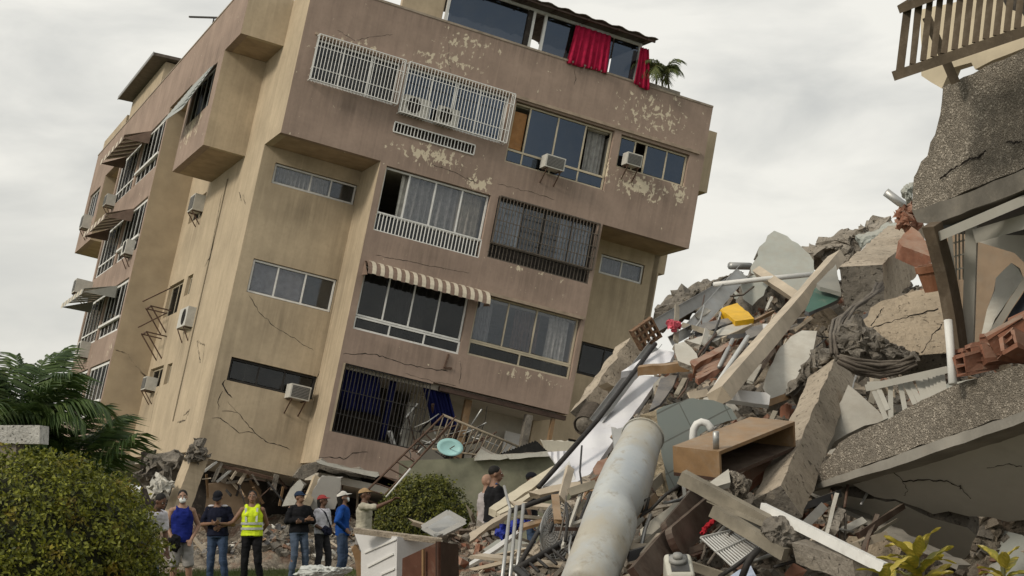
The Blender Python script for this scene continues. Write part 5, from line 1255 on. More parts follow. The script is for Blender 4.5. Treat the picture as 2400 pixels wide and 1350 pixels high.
# ------------------------------------------------------------------ loose rubble
def scatter_pos(rnd, n, zone='heap'):
    out = []
    while len(out) < n:
        if zone == 'heap':
            y = rnd.uniform(10.2, 21.2); xl = .30 + .142 * (y - 11); x = rnd.uniform(xl - 1.0, 1200/4000*y*1.05)
        elif zone == 'apron':
            y = rnd.uniform(12.5, 26); x = rnd.uniform(-1.9, 1.0 + .04*y)
        else:
            y = rnd.uniform(38.8, 46.5); x = rnd.uniform(-10.5, 0.)
        out.append((x, y))
    return out
CH_SHADE = [rock_mesh('concrete_chunk', m_, 20+s, 2, .22, .8) for s, m_ in enumerate((CONC, CONCD, CONCD, RUBM, SLATE))]  # mostly dark materials: shade under the block put into the colours
CH = [rock_mesh('concrete_chunk', m_, s, 2, .22, .8) for s, m_ in enumerate((CONC, CONCL, CONCD, PLAST, CONC, PLASTG))]
BR = []
for s in range(4):
    bm = bmesh.new(); bmesh.ops.create_cube(bm, size=1); bmesh.ops.subdivide_edges(bm, edges=bm.edges[:], cuts=2, use_grid_fill=True); rr = random.Random(40+s)
    for v in bm.verts: v.co = Vector((v.co.x*.22, v.co.y*.11, v.co.z*.075)) + Vector((rr.uniform(-.009,.009), rr.uniform(-.009,.009), rr.uniform(-.009,.009)))
    me = bpy.data.meshes.new('brick_fragment'); bm.to_mesh(me); bm.free(); me.materials.append(BRICK if s % 2 else TERRA); BR.append(me)
TS = []
for s in range(5):
    m = MB(); rr = random.Random(60+s); L_ = .9; w_ = rr.uniform(.03,.09); t_ = rr.uniform(.012,.035)
    for i in range(5):
        f = i/4; dx_ = rr.uniform(-.012,.012)
        for (a_, b_) in ((-1,-1),(1,-1),(1,1),(-1,1)): m.v.append(Vector((L_*(f-.5) + (rr.uniform(-.06,.06) if i in (0,4) else 0), a_*w_/2+dx_, b_*t_/2)))
    for i in range(4):
        for k in range(4): m.face([4*i+k, 4*i+(k+1) % 4, 4*i+4+(k+1) % 4, 4*i+4+k])
    m.face([0,1,2,3]); m.face([16,17,18,19]); TS.append(m.mesh('timber_splinter', (WOODP, WOODM, WOODP, WOODD, RAILG)[s]))
SH = []
for s in range(6):
    rr = random.Random(80+s); n = rr.randint(6, 9); m = MB(); P = []
    for k in range(n):
        t = 2*math.pi*k/n + rr.uniform(-.25,.25); r = rr.uniform(.55, 1.0); P.append(Vector((r*math.cos(t)*.28, r*math.sin(t)*.2, 0)))
    m.v = P + [p + Vector((rr.uniform(-.01,.01), rr.uniform(-.01,.01), .035)) for p in P]; m.face(list(range(n))); m.face(list(range(n, 2*n)))
    for i in range(n): m.face([i, (i+1) % n, n+(i+1) % n, n+i])
    SH.append(mesh('plaster_shard', m.v, m.f, [(PLAST, CONC), (CONCL, CONC), (PLASTG, CONCD), (WHITEB, CONC), (CONCL, CONCD), (MATS['tan_concrete'], CONC)][s], False, [0, 0] + [1]*n))
def strew(meshes, n, zone, smin, smax, label, cat, group, lift=.25, flat=False, seed=1):
    rnd = random.Random(seed)
    for (x, y) in scatter_pos(rnd, n, zone):
        if smin > 1.5 and (y > 18 or x < .9 + .142*(y-11)): continue
        z = float(heap(x, y)) if zone != 'base' else float(bank(x, y))
        s = rnd.uniform(smin, smax) * rnd.uniform(.6, 1)
        o = bpy.data.objects.new(meshes[0].name.split('.')[0], rnd.choice(meshes)); COL.objects.link(o)
        o.location = (x, y, z + lift*s*(.25 if flat else 1)); o.scale = (s, s, s)
        if flat: o.rotation_euler = (rnd.gauss(.25, .4), rnd.gauss(0, .4), rnd.uniform(0, 6.28))
        else: o.rotation_euler = (rnd.uniform(0, 6.28), rnd.uniform(0, 6.28), rnd.uniform(0, 6.28))
        T(o, label, cat, group)
# bank of debris under the leaning block
def bank(x, y):
    x = np.asarray(x, float); y = np.asarray(y, float)
    h = .12 + .75 * sstep(43.5, 50, y + .2 * (x + 4)) + .55 * np.exp(-((x + 5.6) / 1.0) ** 2 - ((y - 40.5) / 1.6) ** 2) + .7 * np.exp(-((x + 1) / 2) ** 2 - ((y - 42) / 2) ** 2)
    n = (vnoise(x, y, 1.1, 4) - .5) * .5 + (vnoise(x, y, .4, 5) - .5) * .3 + (vnoise(x, y, .18, 6) - .5) * .14
    e = sstep(36.5, 39.5, y) * sstep(-16, -13, x) * sstep(9, 6, x)
    return (h + n) * e - .06 * (1 - e)
bk = grid_obj('rubble_bank', np.arange(-16, 9, .13), np.arange(36.5, 62, .16), bank, RUBM)
T(bk, 'bank of broken masonry crushed under the leaning block', 'rubble', kind='stuff')
strew(CH, 220, 'heap', .05, .19, 'loose broken concrete chunk on the face of the heap', 'concrete chunk', 'concrete chunks on the heap', seed=1)
strew(CH, 70, 'apron', .05, .17, 'loose concrete chunk in the low debris before the people', 'concrete chunk', 'concrete chunks in the low debris', seed=2)
strew(BR, 130, 'heap', .6, 1.0, 'loose red brick fragment on the face of the heap', 'brick', 'brick fragments on the heap', seed=3, lift=.06)
strew(BR, 50, 'apron', .6, 1.0, 'loose red brick fragment in the low debris', 'brick', 'brick fragments in the low debris', seed=4, lift=.06)
strew(TS, 120, 'heap', .4, 1.3, 'splintered strip of timber strewn on the heap', 'timber', 'timber splinters on the heap', seed=5, lift=.12, flat=True)
strew(TS, 90, 'apron', .6, 1.9, 'splintered strip of timber in the low debris', 'timber', 'timber splinters in the low debris', seed=6, lift=.2, flat=True)
strew(SH, 130, 'heap', .35, 1.3, 'flat shard of plaster or render on the heap', 'plaster shard', 'plaster shards on the heap', seed=7, lift=.2, flat=True)
strew(SH, 42, 'heap', 1.6, 3.0, 'broad broken plate of render half buried in the heap', 'render plate', 'render plates in the heap', seed=17, lift=.12, flat=True)
strew(SH, 70, 'apron', .4, 1.5, 'flat shard of plaster in the low debris', 'plaster shard', 'plaster shards in the low debris', seed=8, lift=.3, flat=True)
strew(CH_SHADE, 110, 'base', .08, .26, 'broken concrete chunk at the foot of the leaning block', 'concrete chunk', 'concrete chunks under the block', seed=9)
strew(SH, 50, 'base', .5, 1.7, 'pale slab shard at the foot of the leaning block', 'slab shard', 'slab shards under the block', seed=10, lift=.3, flat=True)
strew(TS, 60, 'base', .8, 2.4, 'timber strip sticking out of the bank under the block', 'timber', 'timber strips under the block', seed=11, lift=.3, flat=True)
rd = random.Random(91)
for k in range(190):
    px_ = rd.uniform(1290, 2050); lo_ = 1330 - (px_-1290)*.55; py_ = rd.uniform(max(680, lo_-420), 1330)
    if px_ < 1560 and py_ < 1150: continue
    d0 = Dh(py_) - rd.uniform(.15, .55); an_ = rd.gauss(-.85, .5); ln_ = rd.uniform(35, 130)*12.5/d0; x1, y1 = px_+ln_*math.cos(an_), py_+ln_*math.sin(an_)
    d1 = d0 + .75*(Dh(y1)-Dh(py_)) + rd.uniform(-.1, .1)
    if rd.random() < .45: pipe('bent_rod', 'thin bent rod or wire lying up the heap', 'rod', [(px_, py_, d0), ((px_+x1)/2+rd.uniform(-8,8), (py_+y1)/2+rd.uniform(-8,8), (d0+d1)/2-.03), (x1, y1, d1)], rd.uniform(.006,.014), rd.choice((REBAR, GALV, BLACKM, RUST)), 5, 'rods and wires on the heap')
    else: beam('loose_lath', 'narrow loose lath lying up the heap', 'lath', (px_, py_), d0, (x1, y1), d1, rd.uniform(.02,.07), rd.uniform(.012,.03), rd.choice((WOODP, WOODM, WOODD, WOODP, PLAST, SLATE, RAILG)), rd.uniform(-.7,.7), .004, 'loose laths on the heap', 4)
# crumbs too small to count
def crumbs(name, label, n, zone, seed, smin, smax, mats, hf):
    rs = np.random.RandomState(seed); rnd = random.Random(seed); P = scatter_pos(rnd, n, zone)
    bx = np.array([(-1,-1,-1),(1,-1,-1),(1,1,-1),(-1,1,-1),(-1,-1,1),(1,-1,1),(1,1,1),(-1,1,1)], float)
    fc = np.array([(0,3,2,1),(4,5,6,7),(0,1,5,4),(1,2,6,5),(2,3,7,6),(3,0,4,7)])
    P = np.array(P); Z = hf(P[:,0], P[:,1]); s = smin + (smax-smin)*rs.rand(n)**2.5
    q = rs.randn(n,4); q /= np.linalg.norm(q, axis=1)[:,None]
    w,x,y,z = q.T
    R_ = np.stack([1-2*(y*y+z*z),2*(x*y-z*w),2*(x*z+y*w),2*(x*y+z*w),1-2*(x*x+z*z),2*(y*z-x*w),2*(x*z-y*w),2*(y*z+x*w),1-2*(x*x+y*y)],1).reshape(n,3,3)
    loc = bx[None] * (.55 + .6*rs.rand(n,8,3)) * (np.array([1.2,.8,.55])[None,None]) * (s[:,None,None])
    V = np.einsum('nij,nkj->nki', R_, loc) + np.stack([P[:,0], P[:,1], Z + s*.3],1)[:,None]
    F = (fc[None] + 8*np.arange(n)[:,None,None]).reshape(-1,4)
    me = bpy.data.meshes.new(name); me.from_pydata(V.reshape(-1,3).tolist(), [], F.tolist())
    for m_ in mats: me.materials.append(m_)
    mi = np.repeat(rs.randint(0, len(mats), n), 6); me.polygons.foreach_set('material_index', mi.astype(np.int32)); me.update()
    return T(obj(name, me), label, 'rubble', kind='stuff')
crumbs('rubble_crumbs', 'small crumbs of concrete and brick covering the heap', 30000, 'heap', 1, .010, .075, (CONC, CONC, CONCD, BRICK, RUBM, RUBM, CONCD, CONCL, RUBM), heap)
crumbs('rubble_crumbs', 'small crumbs of debris along the foot of the heap', 10000, 'apron', 2, .012, .08, (CONC, CONCL, CONCD, BRICK, RUBM, RUBM), heap)
crumbs('rubble_crumbs', 'small crumbs of debris below the leaning block', 7000, 'base', 3, .02, .13, (CONC, CONCD, CONCD, SLATE, RUBM, SLATE, RUBM, PLAST), bank)  # darker mix, the block's shade worked into the crumb colours

# ------------------------------------------------------------------ crushed ground floor and garden edge
beam('broken_column', 'snapped cream corner column with crumbled head under the block', 'column', (402,1235), 44.6, (462,1068), 45.4, .46, .5, CREAM, roll=.42, jag=.012, edge=CONCD)
lump('column_head', 'grey crumbled concrete at the head of the snapped column', 'concrete', [(440,1082),(447,1058),(456,1043),(468,1040),(478,1056),(481,1078),(462,1084)], CONCD, 45.2, .35, 21, .4)
slab('inner_wall', 'brown inner wall showing through the crushed ground floor', 'wall', [(478,1205),(488,1135),(520,1128),(560,1130),(600,1134),(612,1150),(606,1260),(470,1260)], M('brown_inner_wall', (.19,.14,.095), .15, 2, dirt=.2), d=49.0, th=.2, lie=0, jag=.03, seg=.3)
slab('void_shade_sheet', 'dark back wall deep inside the crushed ground floor', 'wall', [(330,1060),(480,1040),(760,1100),(1000,1060),(1000,1300),(330,1300)], DARK, d=52.5, th=.2, lie=0)  # flat sheet added behind the void, its shade put into the colour
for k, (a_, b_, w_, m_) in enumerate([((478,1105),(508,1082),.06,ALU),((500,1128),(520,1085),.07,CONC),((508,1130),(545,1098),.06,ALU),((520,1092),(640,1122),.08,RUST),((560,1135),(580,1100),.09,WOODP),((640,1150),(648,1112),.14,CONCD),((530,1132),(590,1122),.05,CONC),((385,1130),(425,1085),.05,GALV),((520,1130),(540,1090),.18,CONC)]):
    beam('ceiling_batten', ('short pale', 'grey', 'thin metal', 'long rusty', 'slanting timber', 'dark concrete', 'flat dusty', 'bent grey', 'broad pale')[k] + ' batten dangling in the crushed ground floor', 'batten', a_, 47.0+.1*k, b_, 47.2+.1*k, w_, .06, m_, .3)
slab('white_slab', 'white slab propped on edge behind the man in the dark jacket', 'slab', Z7((630,1310),(690,1190),(740,1130),(765,1125),(790,1160),(720,1300)), PLAST, d=43.0, th=.14, lie=0, edge=CONC, jag=.03, seg=.2)
slab('fallen_door_board', 'grey door leaf leaning under the broken bay', 'door', Z7((800,1330),(850,1200),(905,1100),(960,1095),(1050,1110),(1040,1240),(1000,1330)), M('grey_door', (.32,.31,.29), .1, 2, dirt=.25), d=43.5, th=.08, lie=0)
beam('pale_jamb', 'cream door jamb leaning between white slab and grey door', 'jamb', Z7((790,1330))[0], 43.2, Z7((880,1110))[0], 44.0, .2, .12, CREAM, .4, .01)
slab('broken_ledge', 'broken white ledge hanging along the bottom of the bay', 'ledge', Z7((870,1000),(905,985),(1060,1030),(1310,1075),(1320,1095),(1290,1105),(1050,1050),(900,1010)), PLAST, d=46.0, th=.3, lie=0, edge=CONC, jag=.03, seg=.2, dx=.17)
slab('broken_ledge', 'dark shattered soffit below the bay corner', 'ledge', Z7((700,1105),(770,1020),(870,1010),(1000,1045),(1290,1105),(1280,1125),(1000,1075),(900,1040),(860,1080),(780,1120)), CONCD, d=46.4, th=.3, lie=0, jag=.04, seg=.2)
lump('masonry_block', 'grey masonry block beside the snapped column', 'concrete', [(352,1140),(372,1118),(400,1124),(398,1150),(380,1172),(356,1165)], PLAST, 44.5, .4, 22, .3)
lump('masonry_block', 'dark hanging masonry behind the palm', 'concrete', [(320,1120),(345,1075),(420,1068),(430,1085),(400,1125),(360,1150)], CONCD, 46.5, .5, 23, .5)
# inside of the torn balcony (building coordinates)
def bpart(name, mat, *boxes):
    m = MB()
    for b_ in boxes: m.box(*b_)
    return m.build(name, mat, bld)
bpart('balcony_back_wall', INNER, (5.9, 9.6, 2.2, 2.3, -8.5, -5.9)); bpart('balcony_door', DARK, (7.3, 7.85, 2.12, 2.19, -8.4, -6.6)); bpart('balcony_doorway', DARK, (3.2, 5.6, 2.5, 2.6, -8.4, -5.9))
bpart('white_pillar', PLAST, (5.55, 5.72, 1.2, 1.4, -8.3, -6.3)); bpart('door_leaf', WHITEB, (8.9, 9.4, 1.9, 1.94, -8.4, -6.4)); bpart('balcony_beam', WOODD, (6.0, 9.95, .05, .2, -5.93, -5.8))
o = bpart('leaning_post', WOODM, (6.95, 7.15, .4, .55, -8.5, -5.95)); bpart('leaning_post', WOODM, (9.55, 9.65, .1, .22, -8.0, -5.95)); bpart('leaning_post', CONCD, (8.75, 8.95, .1, .3, -8.3, -6.0))
bpart('broken_parapet', BROWN, (9.2, 9.98, .0, .2, -8.6, -7.7))
for k in range(12):
    r_ = random.Random(k); a_ = r_.uniform(4.9, 6.6); z_ = r_.uniform(-8.0, -6.8); m = MB()
    m.bar((a_, r_.uniform(.3, 1.2), z_), (a_+r_.uniform(-.6,.6), r_.uniform(.3,1.2), z_+r_.uniform(.3,.9)), r_.uniform(.03,.12), r_.uniform(.02,.1)); m.build('torn_fitting', (WHITEP, DARK, RUST, PLAST)[k % 4], bld)
# retaining wall
m = MB(); p0 = W(935, 1080, 40); p1 = W(1430, 1060, 40.5); m.hexa([(p0.x,p0.y,-.2),(p1.x,p1.y,-.2),(p1.x,p1.y+.4,-.2),(p0.x,p0.y+.4,-.2),(p0.x,p0.y,p0.z),(p1.x,p1.y,p1.z),(p1.x,p1.y+.4,p1.z),(p0.x,p0.y+.4,p0.z)])
T(m.build('retaining_wall', M('mossy_wall', (.20,.20,.145), .3, 1.5, .95, .3, 12, dirt=.4)), 'mossy grey-green retaining wall behind the round bush', 'wall')
# torn balcony railing
br = empty('torn_railing', W(1130, 1010, 41)); T(br, 'torn beige balcony railing hanging over the retaining wall', 'railing')
def brp(name, a_, b_, r, d_=41.0, mat=M('worn_rail', (.24,.20,.15), .3, 8, dirt=.5)):
    m = MB(); m.tube([W(*a_, d_)-br.location, W(*b_, d_)-br.location], r, 6); m.build(name, mat, br, True)
brp('top_rail', (1037,972), (1228,1052), .03); brp('bottom_rail', (1012,1052), (1205,1078), .025)
for k in range(17):
    f = k/16; brp('baluster', (1040+185*f, 974+76*f), (1014+188*f, 1052+26*f), .014)
dish = empty('satellite_dish', W(1054, 1052, 40.2)); T(dish, 'pale turquoise satellite dish tipped over above the retaining wall', 'satellite dish')
V, F = lathe([(.001,.0),(.12,.012),(.22,.045),(.31,.10),(.312,.11),(.22,.06),(.12,.027),(.001,.015)], 28)
o = obj('reflector', mesh('reflector', V, F, M('turquoise_paint', (.33,.56,.56), .08, 4, .5, .03, dirt=.12), True), dish); o.rotation_euler = (math.radians(68), 0, math.radians(-14)); o.rotation_euler.rotate_axis('Y', .35); o.scale = (1, .72, 1)
m = MB(); m.tube([(0,0,0), (.12,-.32,.06)], .012, 6); m.tube([(.0,.02,-.02),(.02,.1,-.45)], .02, 6); m.build('arm', RUST, dish)
# rusty lattice mast
ms = empty('lattice_mast', W(940, 1080, 39.5)); T(ms, 'rusty lattice mast fallen slantwise above the pointing man', 'mast')
def msp(a_, b_, r, name='chord'):
    m = MB(); m.tube([W(*a_, 39.5)-ms.location, W(*b_, 39.6)-ms.location], r, 5); m.build(name, RUST, ms)
msp((862,1148),(1040,972),.028); msp((902,1160),(1052,1000),.028); msp((960,1100),(1070,975),.02)
for k in range(9):
    f = k/9; msp((862+150*f, 1148-150*f), (902+130*f, 1160-135*f), .018, 'rung')
# corrugated sheet, ledge pieces
ZZ = []
for i in range(27): ZZ.append((1172+85*i/26, 1064-31*i/26 + (-2.2 if i % 2 else 1.2)))
for i in range(14): ZZ.append((1257+28*(i+1)/14, 1033+27*(i+1)/14 + (-1.2 if i % 2 else .8)))
slab('corrugated_sheet', 'black corrugated roofing sheet tipped up on the retaining wall', 'roof sheet', ZZ, M('black_sheet', (.012,.012,.012), .3, 6, .7, .2, dirt=.05), d=40.2, th=.04, lie=0, jag=0)
slab('pale_coping', 'pale broken coping slab on top of the retaining wall', 'coping', [(1112,1080),(1128,1052),(1150,1064),(1182,1066),(1190,1074),(1150,1078)], PLAST, d=40.0, th=.3, lie=0, edge=CONC, jag=.03, seg=.2)
slab('pale_coping', 'white ledge strip under the corrugated sheet', 'coping', [(1180,1066),(1290,1058),(1300,1068),(1195,1076)], PLAST, d=40.05, th=.3, lie=0, edge=CONC, jag=.01, seg=.2)
slab('pale_coping', 'light ribbed sheet behind the corrugated roofing', 'coping', [(1268,1032),(1350,1036),(1352,1056),(1280,1060)], M('ribbed_sheet', (.50,.47,.40), .15, 3), d=40.8, th=.05, lie=0)
rt = random.Random(77)
for k in range(34):
    x = rt.uniform(960, 1130); y = rt.uniform(1000, 1075); a_ = rt.gauss(-.7, .7); l_ = rt.uniform(20, 70)
    pipe('bent_bar', 'bent rusty bar tangled above the retaining wall', 'bar', [(x, y, 41.5+rt.uniform(-.5,.5)), (x+l_*.5*math.cos(a_)+rt.uniform(-5,5), y+l_*.5*math.sin(a_)+rt.uniform(-5,5), 41.5+rt.uniform(-.5,.5)), (x+l_*math.cos(a_), y+l_*math.sin(a_), 41.5+rt.uniform(-.5,.5))], rt.uniform(.008,.022), rt.choice((RUST, BLACKM, RUST, GALV)), 5, 'tangled bars above the retaining wall')
for k in range(46):
    x = rt.uniform(470, 860); y = 1098 + (x-470)*.13 + rt.uniform(-8, 45); a_ = rt.gauss(1.2, .7); l_ = rt.uniform(15, 60); d_ = rt.uniform(46.3, 48.5)
    beam('hanging_lath', 'torn lath hanging in the crushed ground floor', 'lath', (x, y), d_, (x+l_*math.cos(a_), y+l_*math.sin(a_)), d_+rt.uniform(-.3,.3), rt.uniform(.02,.08), .025, rt.choice((WOODD, CONCD, WOODP, RUST, RUST, WOODM, BLACKM)), rt.uniform(-.6,.6), 0, 'torn laths in the crushed ground floor', 2)
# garden wall at the picture's edge
m = MB(); q0 = W(-160,997,25); q1 = W(96,1000,25); m.box(q0.x, q1.x, 25, 25.5, q0.z-.27, q0.z); gw = m.build('wall_cap', concrete('stained_white_cap', (.50,.49,.46), .9, .25))
gr_ = empty('garden_wall', (0,0,0)); T(gr_, 'stained white garden wall cap on a pillar beside the palm', 'wall'); gw.parent = gr_
m = MB(); m.box(q0.x, q1.x-.35, 25.05, 25.45, -.1, q0.z-.27); m.build('pillar', M('pillar_render', (.22,.19,.16), .2, 3, dirt=.4), gr_)

# ------------------------------------------------------------------ plants
def leaf_cloud(name, P, Nrm, size, mat, parent, seed, fold=.25, aspect=.55):
    """many small folded leaves, each a diamond of two faces"""
    rs = np.random.RandomState(seed); n = len(P)
    a = Nrm + .75*rs.randn(n,3); a /= np.linalg.norm(a, axis=1)[:,None]
    t = rs.randn(n,3); t -= (t*a).sum(1)[:,None]*a; t /= np.linalg.norm(t, axis=1)[:,None]; b = np.cross(a, t)
    s = size*(.6+.8*rs.rand(n))[:,None]
    V = np.stack([P, P+t*s*.5+b*s*aspect*.5+a*s*fold*.3, P+t*s, P+t*s*.5-b*s*aspect*.5+a*s*fold*.3], 1)
    F = (np.array([[0,1,2],[0,2,3]])[None] + 4*np.arange(n)[:,None,None]).reshape(-1,3)
    me = bpy.data.meshes.new(name); me.from_pydata(V.reshape(-1,3).tolist(), [], F.tolist()); me.materials.append(mat); me.update()
    return obj(name, me, parent)
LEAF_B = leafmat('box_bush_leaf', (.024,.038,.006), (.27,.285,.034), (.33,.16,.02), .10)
LEAF_C = leafmat('round_bush_leaf', (.024,.036,.008), (.19,.195,.032), (.22,.15,.02), .08)
def bush(label, c, r, n, size, mat, seed):
    e_ = empty('clipped_bush', (c[0], c[1], 0)); T(e_, label, 'bush')
    rs = np.random.RandomState(seed); d = rs.randn(n,3); d /= np.linalg.norm(d, axis=1)[:,None]
    d[:,1] = np.where((rs.rand(n) < .55), -np.abs(d[:,1]), d[:,1])
    k = 1 - .20*rs.rand(n)**1.3 + .06*(vnoise(d[:,0]*3+9, d[:,2]*3+d[:,1]*2+9, .6, seed)-.5) + .05*(vnoise(d[:,0]*3+9, d[:,2]*3+d[:,1]*2+9, .17, seed+5)-.5) + .06*rs.rand(n)*(rs.rand(n) < .05)
    P = d*k[:,None]*np.array(r)
    nc = max(60, n//13); ci = rs.randint(0, nc, n); P = P[:nc][ci] + rs.randn(n,3)*size*.62; d = d[:nc][ci]
    P = P + np.array([0,0,c[2]]); ok = P[:,2] > .02
    leaf_cloud('foliage', P[ok], (d/np.array(r))[ok]*min(r), size, mat, e_, seed)
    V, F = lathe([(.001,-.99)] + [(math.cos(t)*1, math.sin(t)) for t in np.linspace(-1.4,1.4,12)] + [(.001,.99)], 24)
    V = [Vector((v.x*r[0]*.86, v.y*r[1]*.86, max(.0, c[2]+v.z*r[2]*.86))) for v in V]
    obj('dark_core', mesh('dark_core', V, F, M('bush_inside', (.018,.02,.008), .4, 12, dirt=.1)), e_)  # solid near-black core, shade between the leaves put into its colour
    return e_
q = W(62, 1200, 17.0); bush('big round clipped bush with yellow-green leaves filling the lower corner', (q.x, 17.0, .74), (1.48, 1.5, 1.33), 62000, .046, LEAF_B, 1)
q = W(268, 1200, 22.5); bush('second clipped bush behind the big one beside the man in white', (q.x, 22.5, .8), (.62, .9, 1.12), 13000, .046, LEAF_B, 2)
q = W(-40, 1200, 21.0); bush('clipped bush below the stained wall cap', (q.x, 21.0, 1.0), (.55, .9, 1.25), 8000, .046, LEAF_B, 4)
q = W(1000, 1200, 35.5); bush('smaller round olive green bush in front of the retaining wall', (q.x, 35.5, .85), (1.06, 1.0, 1.22), 22000, .062, LEAF_C, 3)

def frond_mesh(name, Ln, droop, n, lw, ll, mat, seed):
    """arching palm leaf: midrib and two rows of narrow leaflets"""
    rnd = random.Random(seed); V = []; F = []; pts = []
    for i in range(13):
        f = i/12; ang = droop*f*f; pts.append(Vector((Ln*(f - .18*droop*f*f*f), 0, Ln*(.62*f - .55*droop*f*f))))
    m = MB(); m.tube(pts, [.016*(1-.85*i/12)*max(1, Ln/1.6) for i in range(13)], 4); V = list(m.v); F = list(m.f)
    for k in range(n):
        f = .1 + .9*k/n; i = min(11, int(f*12)); p = pts[i].lerp(pts[i+1], f*12-i); d = (pts[i+1]-pts[i]).normalized()
        for sd_ in (-1, 1):
            L_ = ll*(.45+.75*math.sin(math.pi*min(1, .12+f*.86)))*rnd.uniform(.8,1.15); out_ = (Vector((0, sd_, 0)) + d*(.55+.5*f) + Vector((0,0,-.28+rnd.uniform(-.3,.22)))).normalized()
            q1 = p + out_*L_*.5 + Vector((0,0,-.03*L_)); q2 = p + out_*L_ + Vector((0,0,-.32*L_)); wv_ = d*lw*.5
            b = len(V); V += [p-wv_*.6, p+wv_*.6, q1+wv_, q1-wv_, q2]; F += [[b,b+1,b+2,b+3], [b+3,b+2,b+4]]
    return mesh(name, V, F, mat, recalc=False)
PALMM = leafmat('palm_leaflet', (.030,.060,.018), (.10,.15,.04), (.18,.17,.04), .06)
STEM = M('palm_stem', (.10,.10,.05), .3, 6, dirt=.4)
fm = [frond_mesh('frond', 2.1, .55+.16*s, 40, .05, .62, PALMM, s) for s in range(5)]
pr = empty('palm_clump', W(8, 1300, 33.0)); pr.location.z = 0; T(pr, 'dense dark green palm clump beside the leaning block', 'palm')
rnd = random.Random(3)
for k in range(9):
    bx_ = rnd.uniform(-1.2, 1.1); by_ = rnd.uniform(-.6, .6); hh = rnd.uniform(2.0, 3.2) - .25*abs(bx_)
    top = Vector((bx_*1.25, by_*1.2, hh)); m = MB(); m.tube([(bx_*.5, by_*.5, 0), (bx_*.9, by_, hh*.5), top], [.05,.045,.035], 6); m.build('trunk', STEM, pr)
    for j in range(9):
        o = bpy.data.objects.new('frond', rnd.choice(fm)); link(o, pr); o.location = top + Vector((0,0,rnd.uniform(-.25,.05)))
        o.rotation_euler = (rnd.uniform(-.3,.3), rnd.uniform(-.95,.15), j*6.283/9 + rnd.uniform(-.3,.3)); s = rnd.uniform(.75, 1.15); o.scale = (s, s, s)
for k in range(14):     # low skirt of fronds
    o = bpy.data.objects.new('frond', rnd.choice(fm)); link(o, pr); o.location = (rnd.uniform(-1.2,1.3), rnd.uniform(-.9,-.2), rnd.uniform(.5,1.4)); s = rnd.uniform(.6,.95); o.scale = (s,s,s)
    o.rotation_euler = (rnd.uniform(-.4,.4), rnd.uniform(-.3,.6), rnd.uniform(0,6.28))
rp = empty('roof_palm', B(11.15, .3, 4.66)); T(rp, 'small potted palm on the roof corner against the sky', 'palm')
ROOFP = leafmat('roof_palm_leaflet', (.07,.10,.035), (.18,.20,.07), (.28,.22,.08), .08)
fr2 = [frond_mesh('frond', 1.05, 1.2+.2*s, 30, .036, .30, ROOFP, 20+s) for s in range(3)]
for k in range(15):
    o = bpy.data.objects.new('frond', fr2[k % 3]); link(o, rp); o.location = (rnd.uniform(-.12,.3), 0, .45+rnd.uniform(-.1,.15)); o.rotation_euler = (0, rnd.uniform(-.6,.1), k*.42+rnd.uniform(-.3,.3)); s = rnd.uniform(.8,1.3); o.scale = (s,s,s)
for k in range(3):
    m = MB(); m.tube([(-.1+.2*k,0,-.05), (-.08+.16*k,0,.45)], .03, 6); m.build('trunk', STEM, rp)
# croton in front: large yellow variegated leaves
def croton_mat():
    t = NT('croton_leaf'); sp = t.n('ShaderNodeSeparateXYZ', {0: t.co.outputs['Object']})
    mid = t.math('ABSOLUTE', sp.outputs[1]); nz = t.noise(24, 5, .6)
    f = t.rng(t.math('ADD', t.math('MULTIPLY', mid, 18), nz), .45, .95)
    r = t.n('ShaderNodeObjectInfo').outputs['Random']
    vs = t.rng(t.n('ShaderNodeTexWave', {'Vector': t.mapv((1, 1, 1)), 'Scale': 22.0, 'Distortion': 3.0}, bands_direction='DIAGONAL').outputs['Fac'], .35, .75, 0, .8); f = t.math('MAXIMUM', f, vs); a = t.mix(f, (.50,.385,.05), (.19,.185,.028)); a = t.mix(t.rng(r, .2, .9, 0, .85), a, t.mix(f, (.54,.43,.11), (.39,.31,.045)))
    bs = t.bsdf(a, .4, t.bump(t.noise(30, 3, .5), .2, .004), spec=.4); tl = t.n('ShaderNodeBsdfTranslucent', {'Color': a})
    return t.done(t.n('ShaderNodeMixShader', {0: .2, 1: bs.outputs[0], 2: tl.outputs[0]}))
CRO = croton_mat(); CL = []
for s in range(4):
    V = []; F = []; n = 10; bend_ = .5+.35*s
    for i in range(n+1):
        f = i/n; w_ = .032*math.sin(math.pi*min(1, f**.8))+.002; x = .19*f; z = .03*f*2 - .19*bend_*.45*f*f
        for y_, dz in ((-1,.012),(-.5,.004),(0,0),(.5,.004),(1,.012)): V.append(Vector((x, y_*w_, z + dz + .004*math.sin(i*2+y_*3))))
    for i in range(n):
        for k in range(4): F.append([5*i+k, 5*i+k+1, 5*i+6+k, 5*i+5+k])
    CL.append(mesh('leaf', V, F, CRO, True, recalc=False))
def croton(label, px, py, d, n, seed, sc=1.):
    q = W(px, py, d); e_ = empty('croton_shrub', (q.x, q.y, 0)); T(e_, label, 'shrub'); rnd = random.Random(seed)
    m = MB(); m.tube([(0,0,0),(.02,0,q.z*.5),(0,0,q.z)], [.014,.011,.008], 6); m.build('stem', STEM, e_)
    for k in range(n):
        f = k/n; o = bpy.data.objects.new('leaf', rnd.choice(CL)); link(o, e_); o.location = (rnd.uniform(-.012,.012), rnd.uniform(-.012,.012), q.z - .34*f)
        o.rotation_euler = (rnd.uniform(-.3,.3), -.95*(1-f)**1.2 + .25 + .2*rnd.uniform(-1,1), k*2.4+rnd.uniform(-.3,.3)); s = sc*rnd.uniform(.75,1.15)*(.65+.45*f); o.scale = (s,s,s)
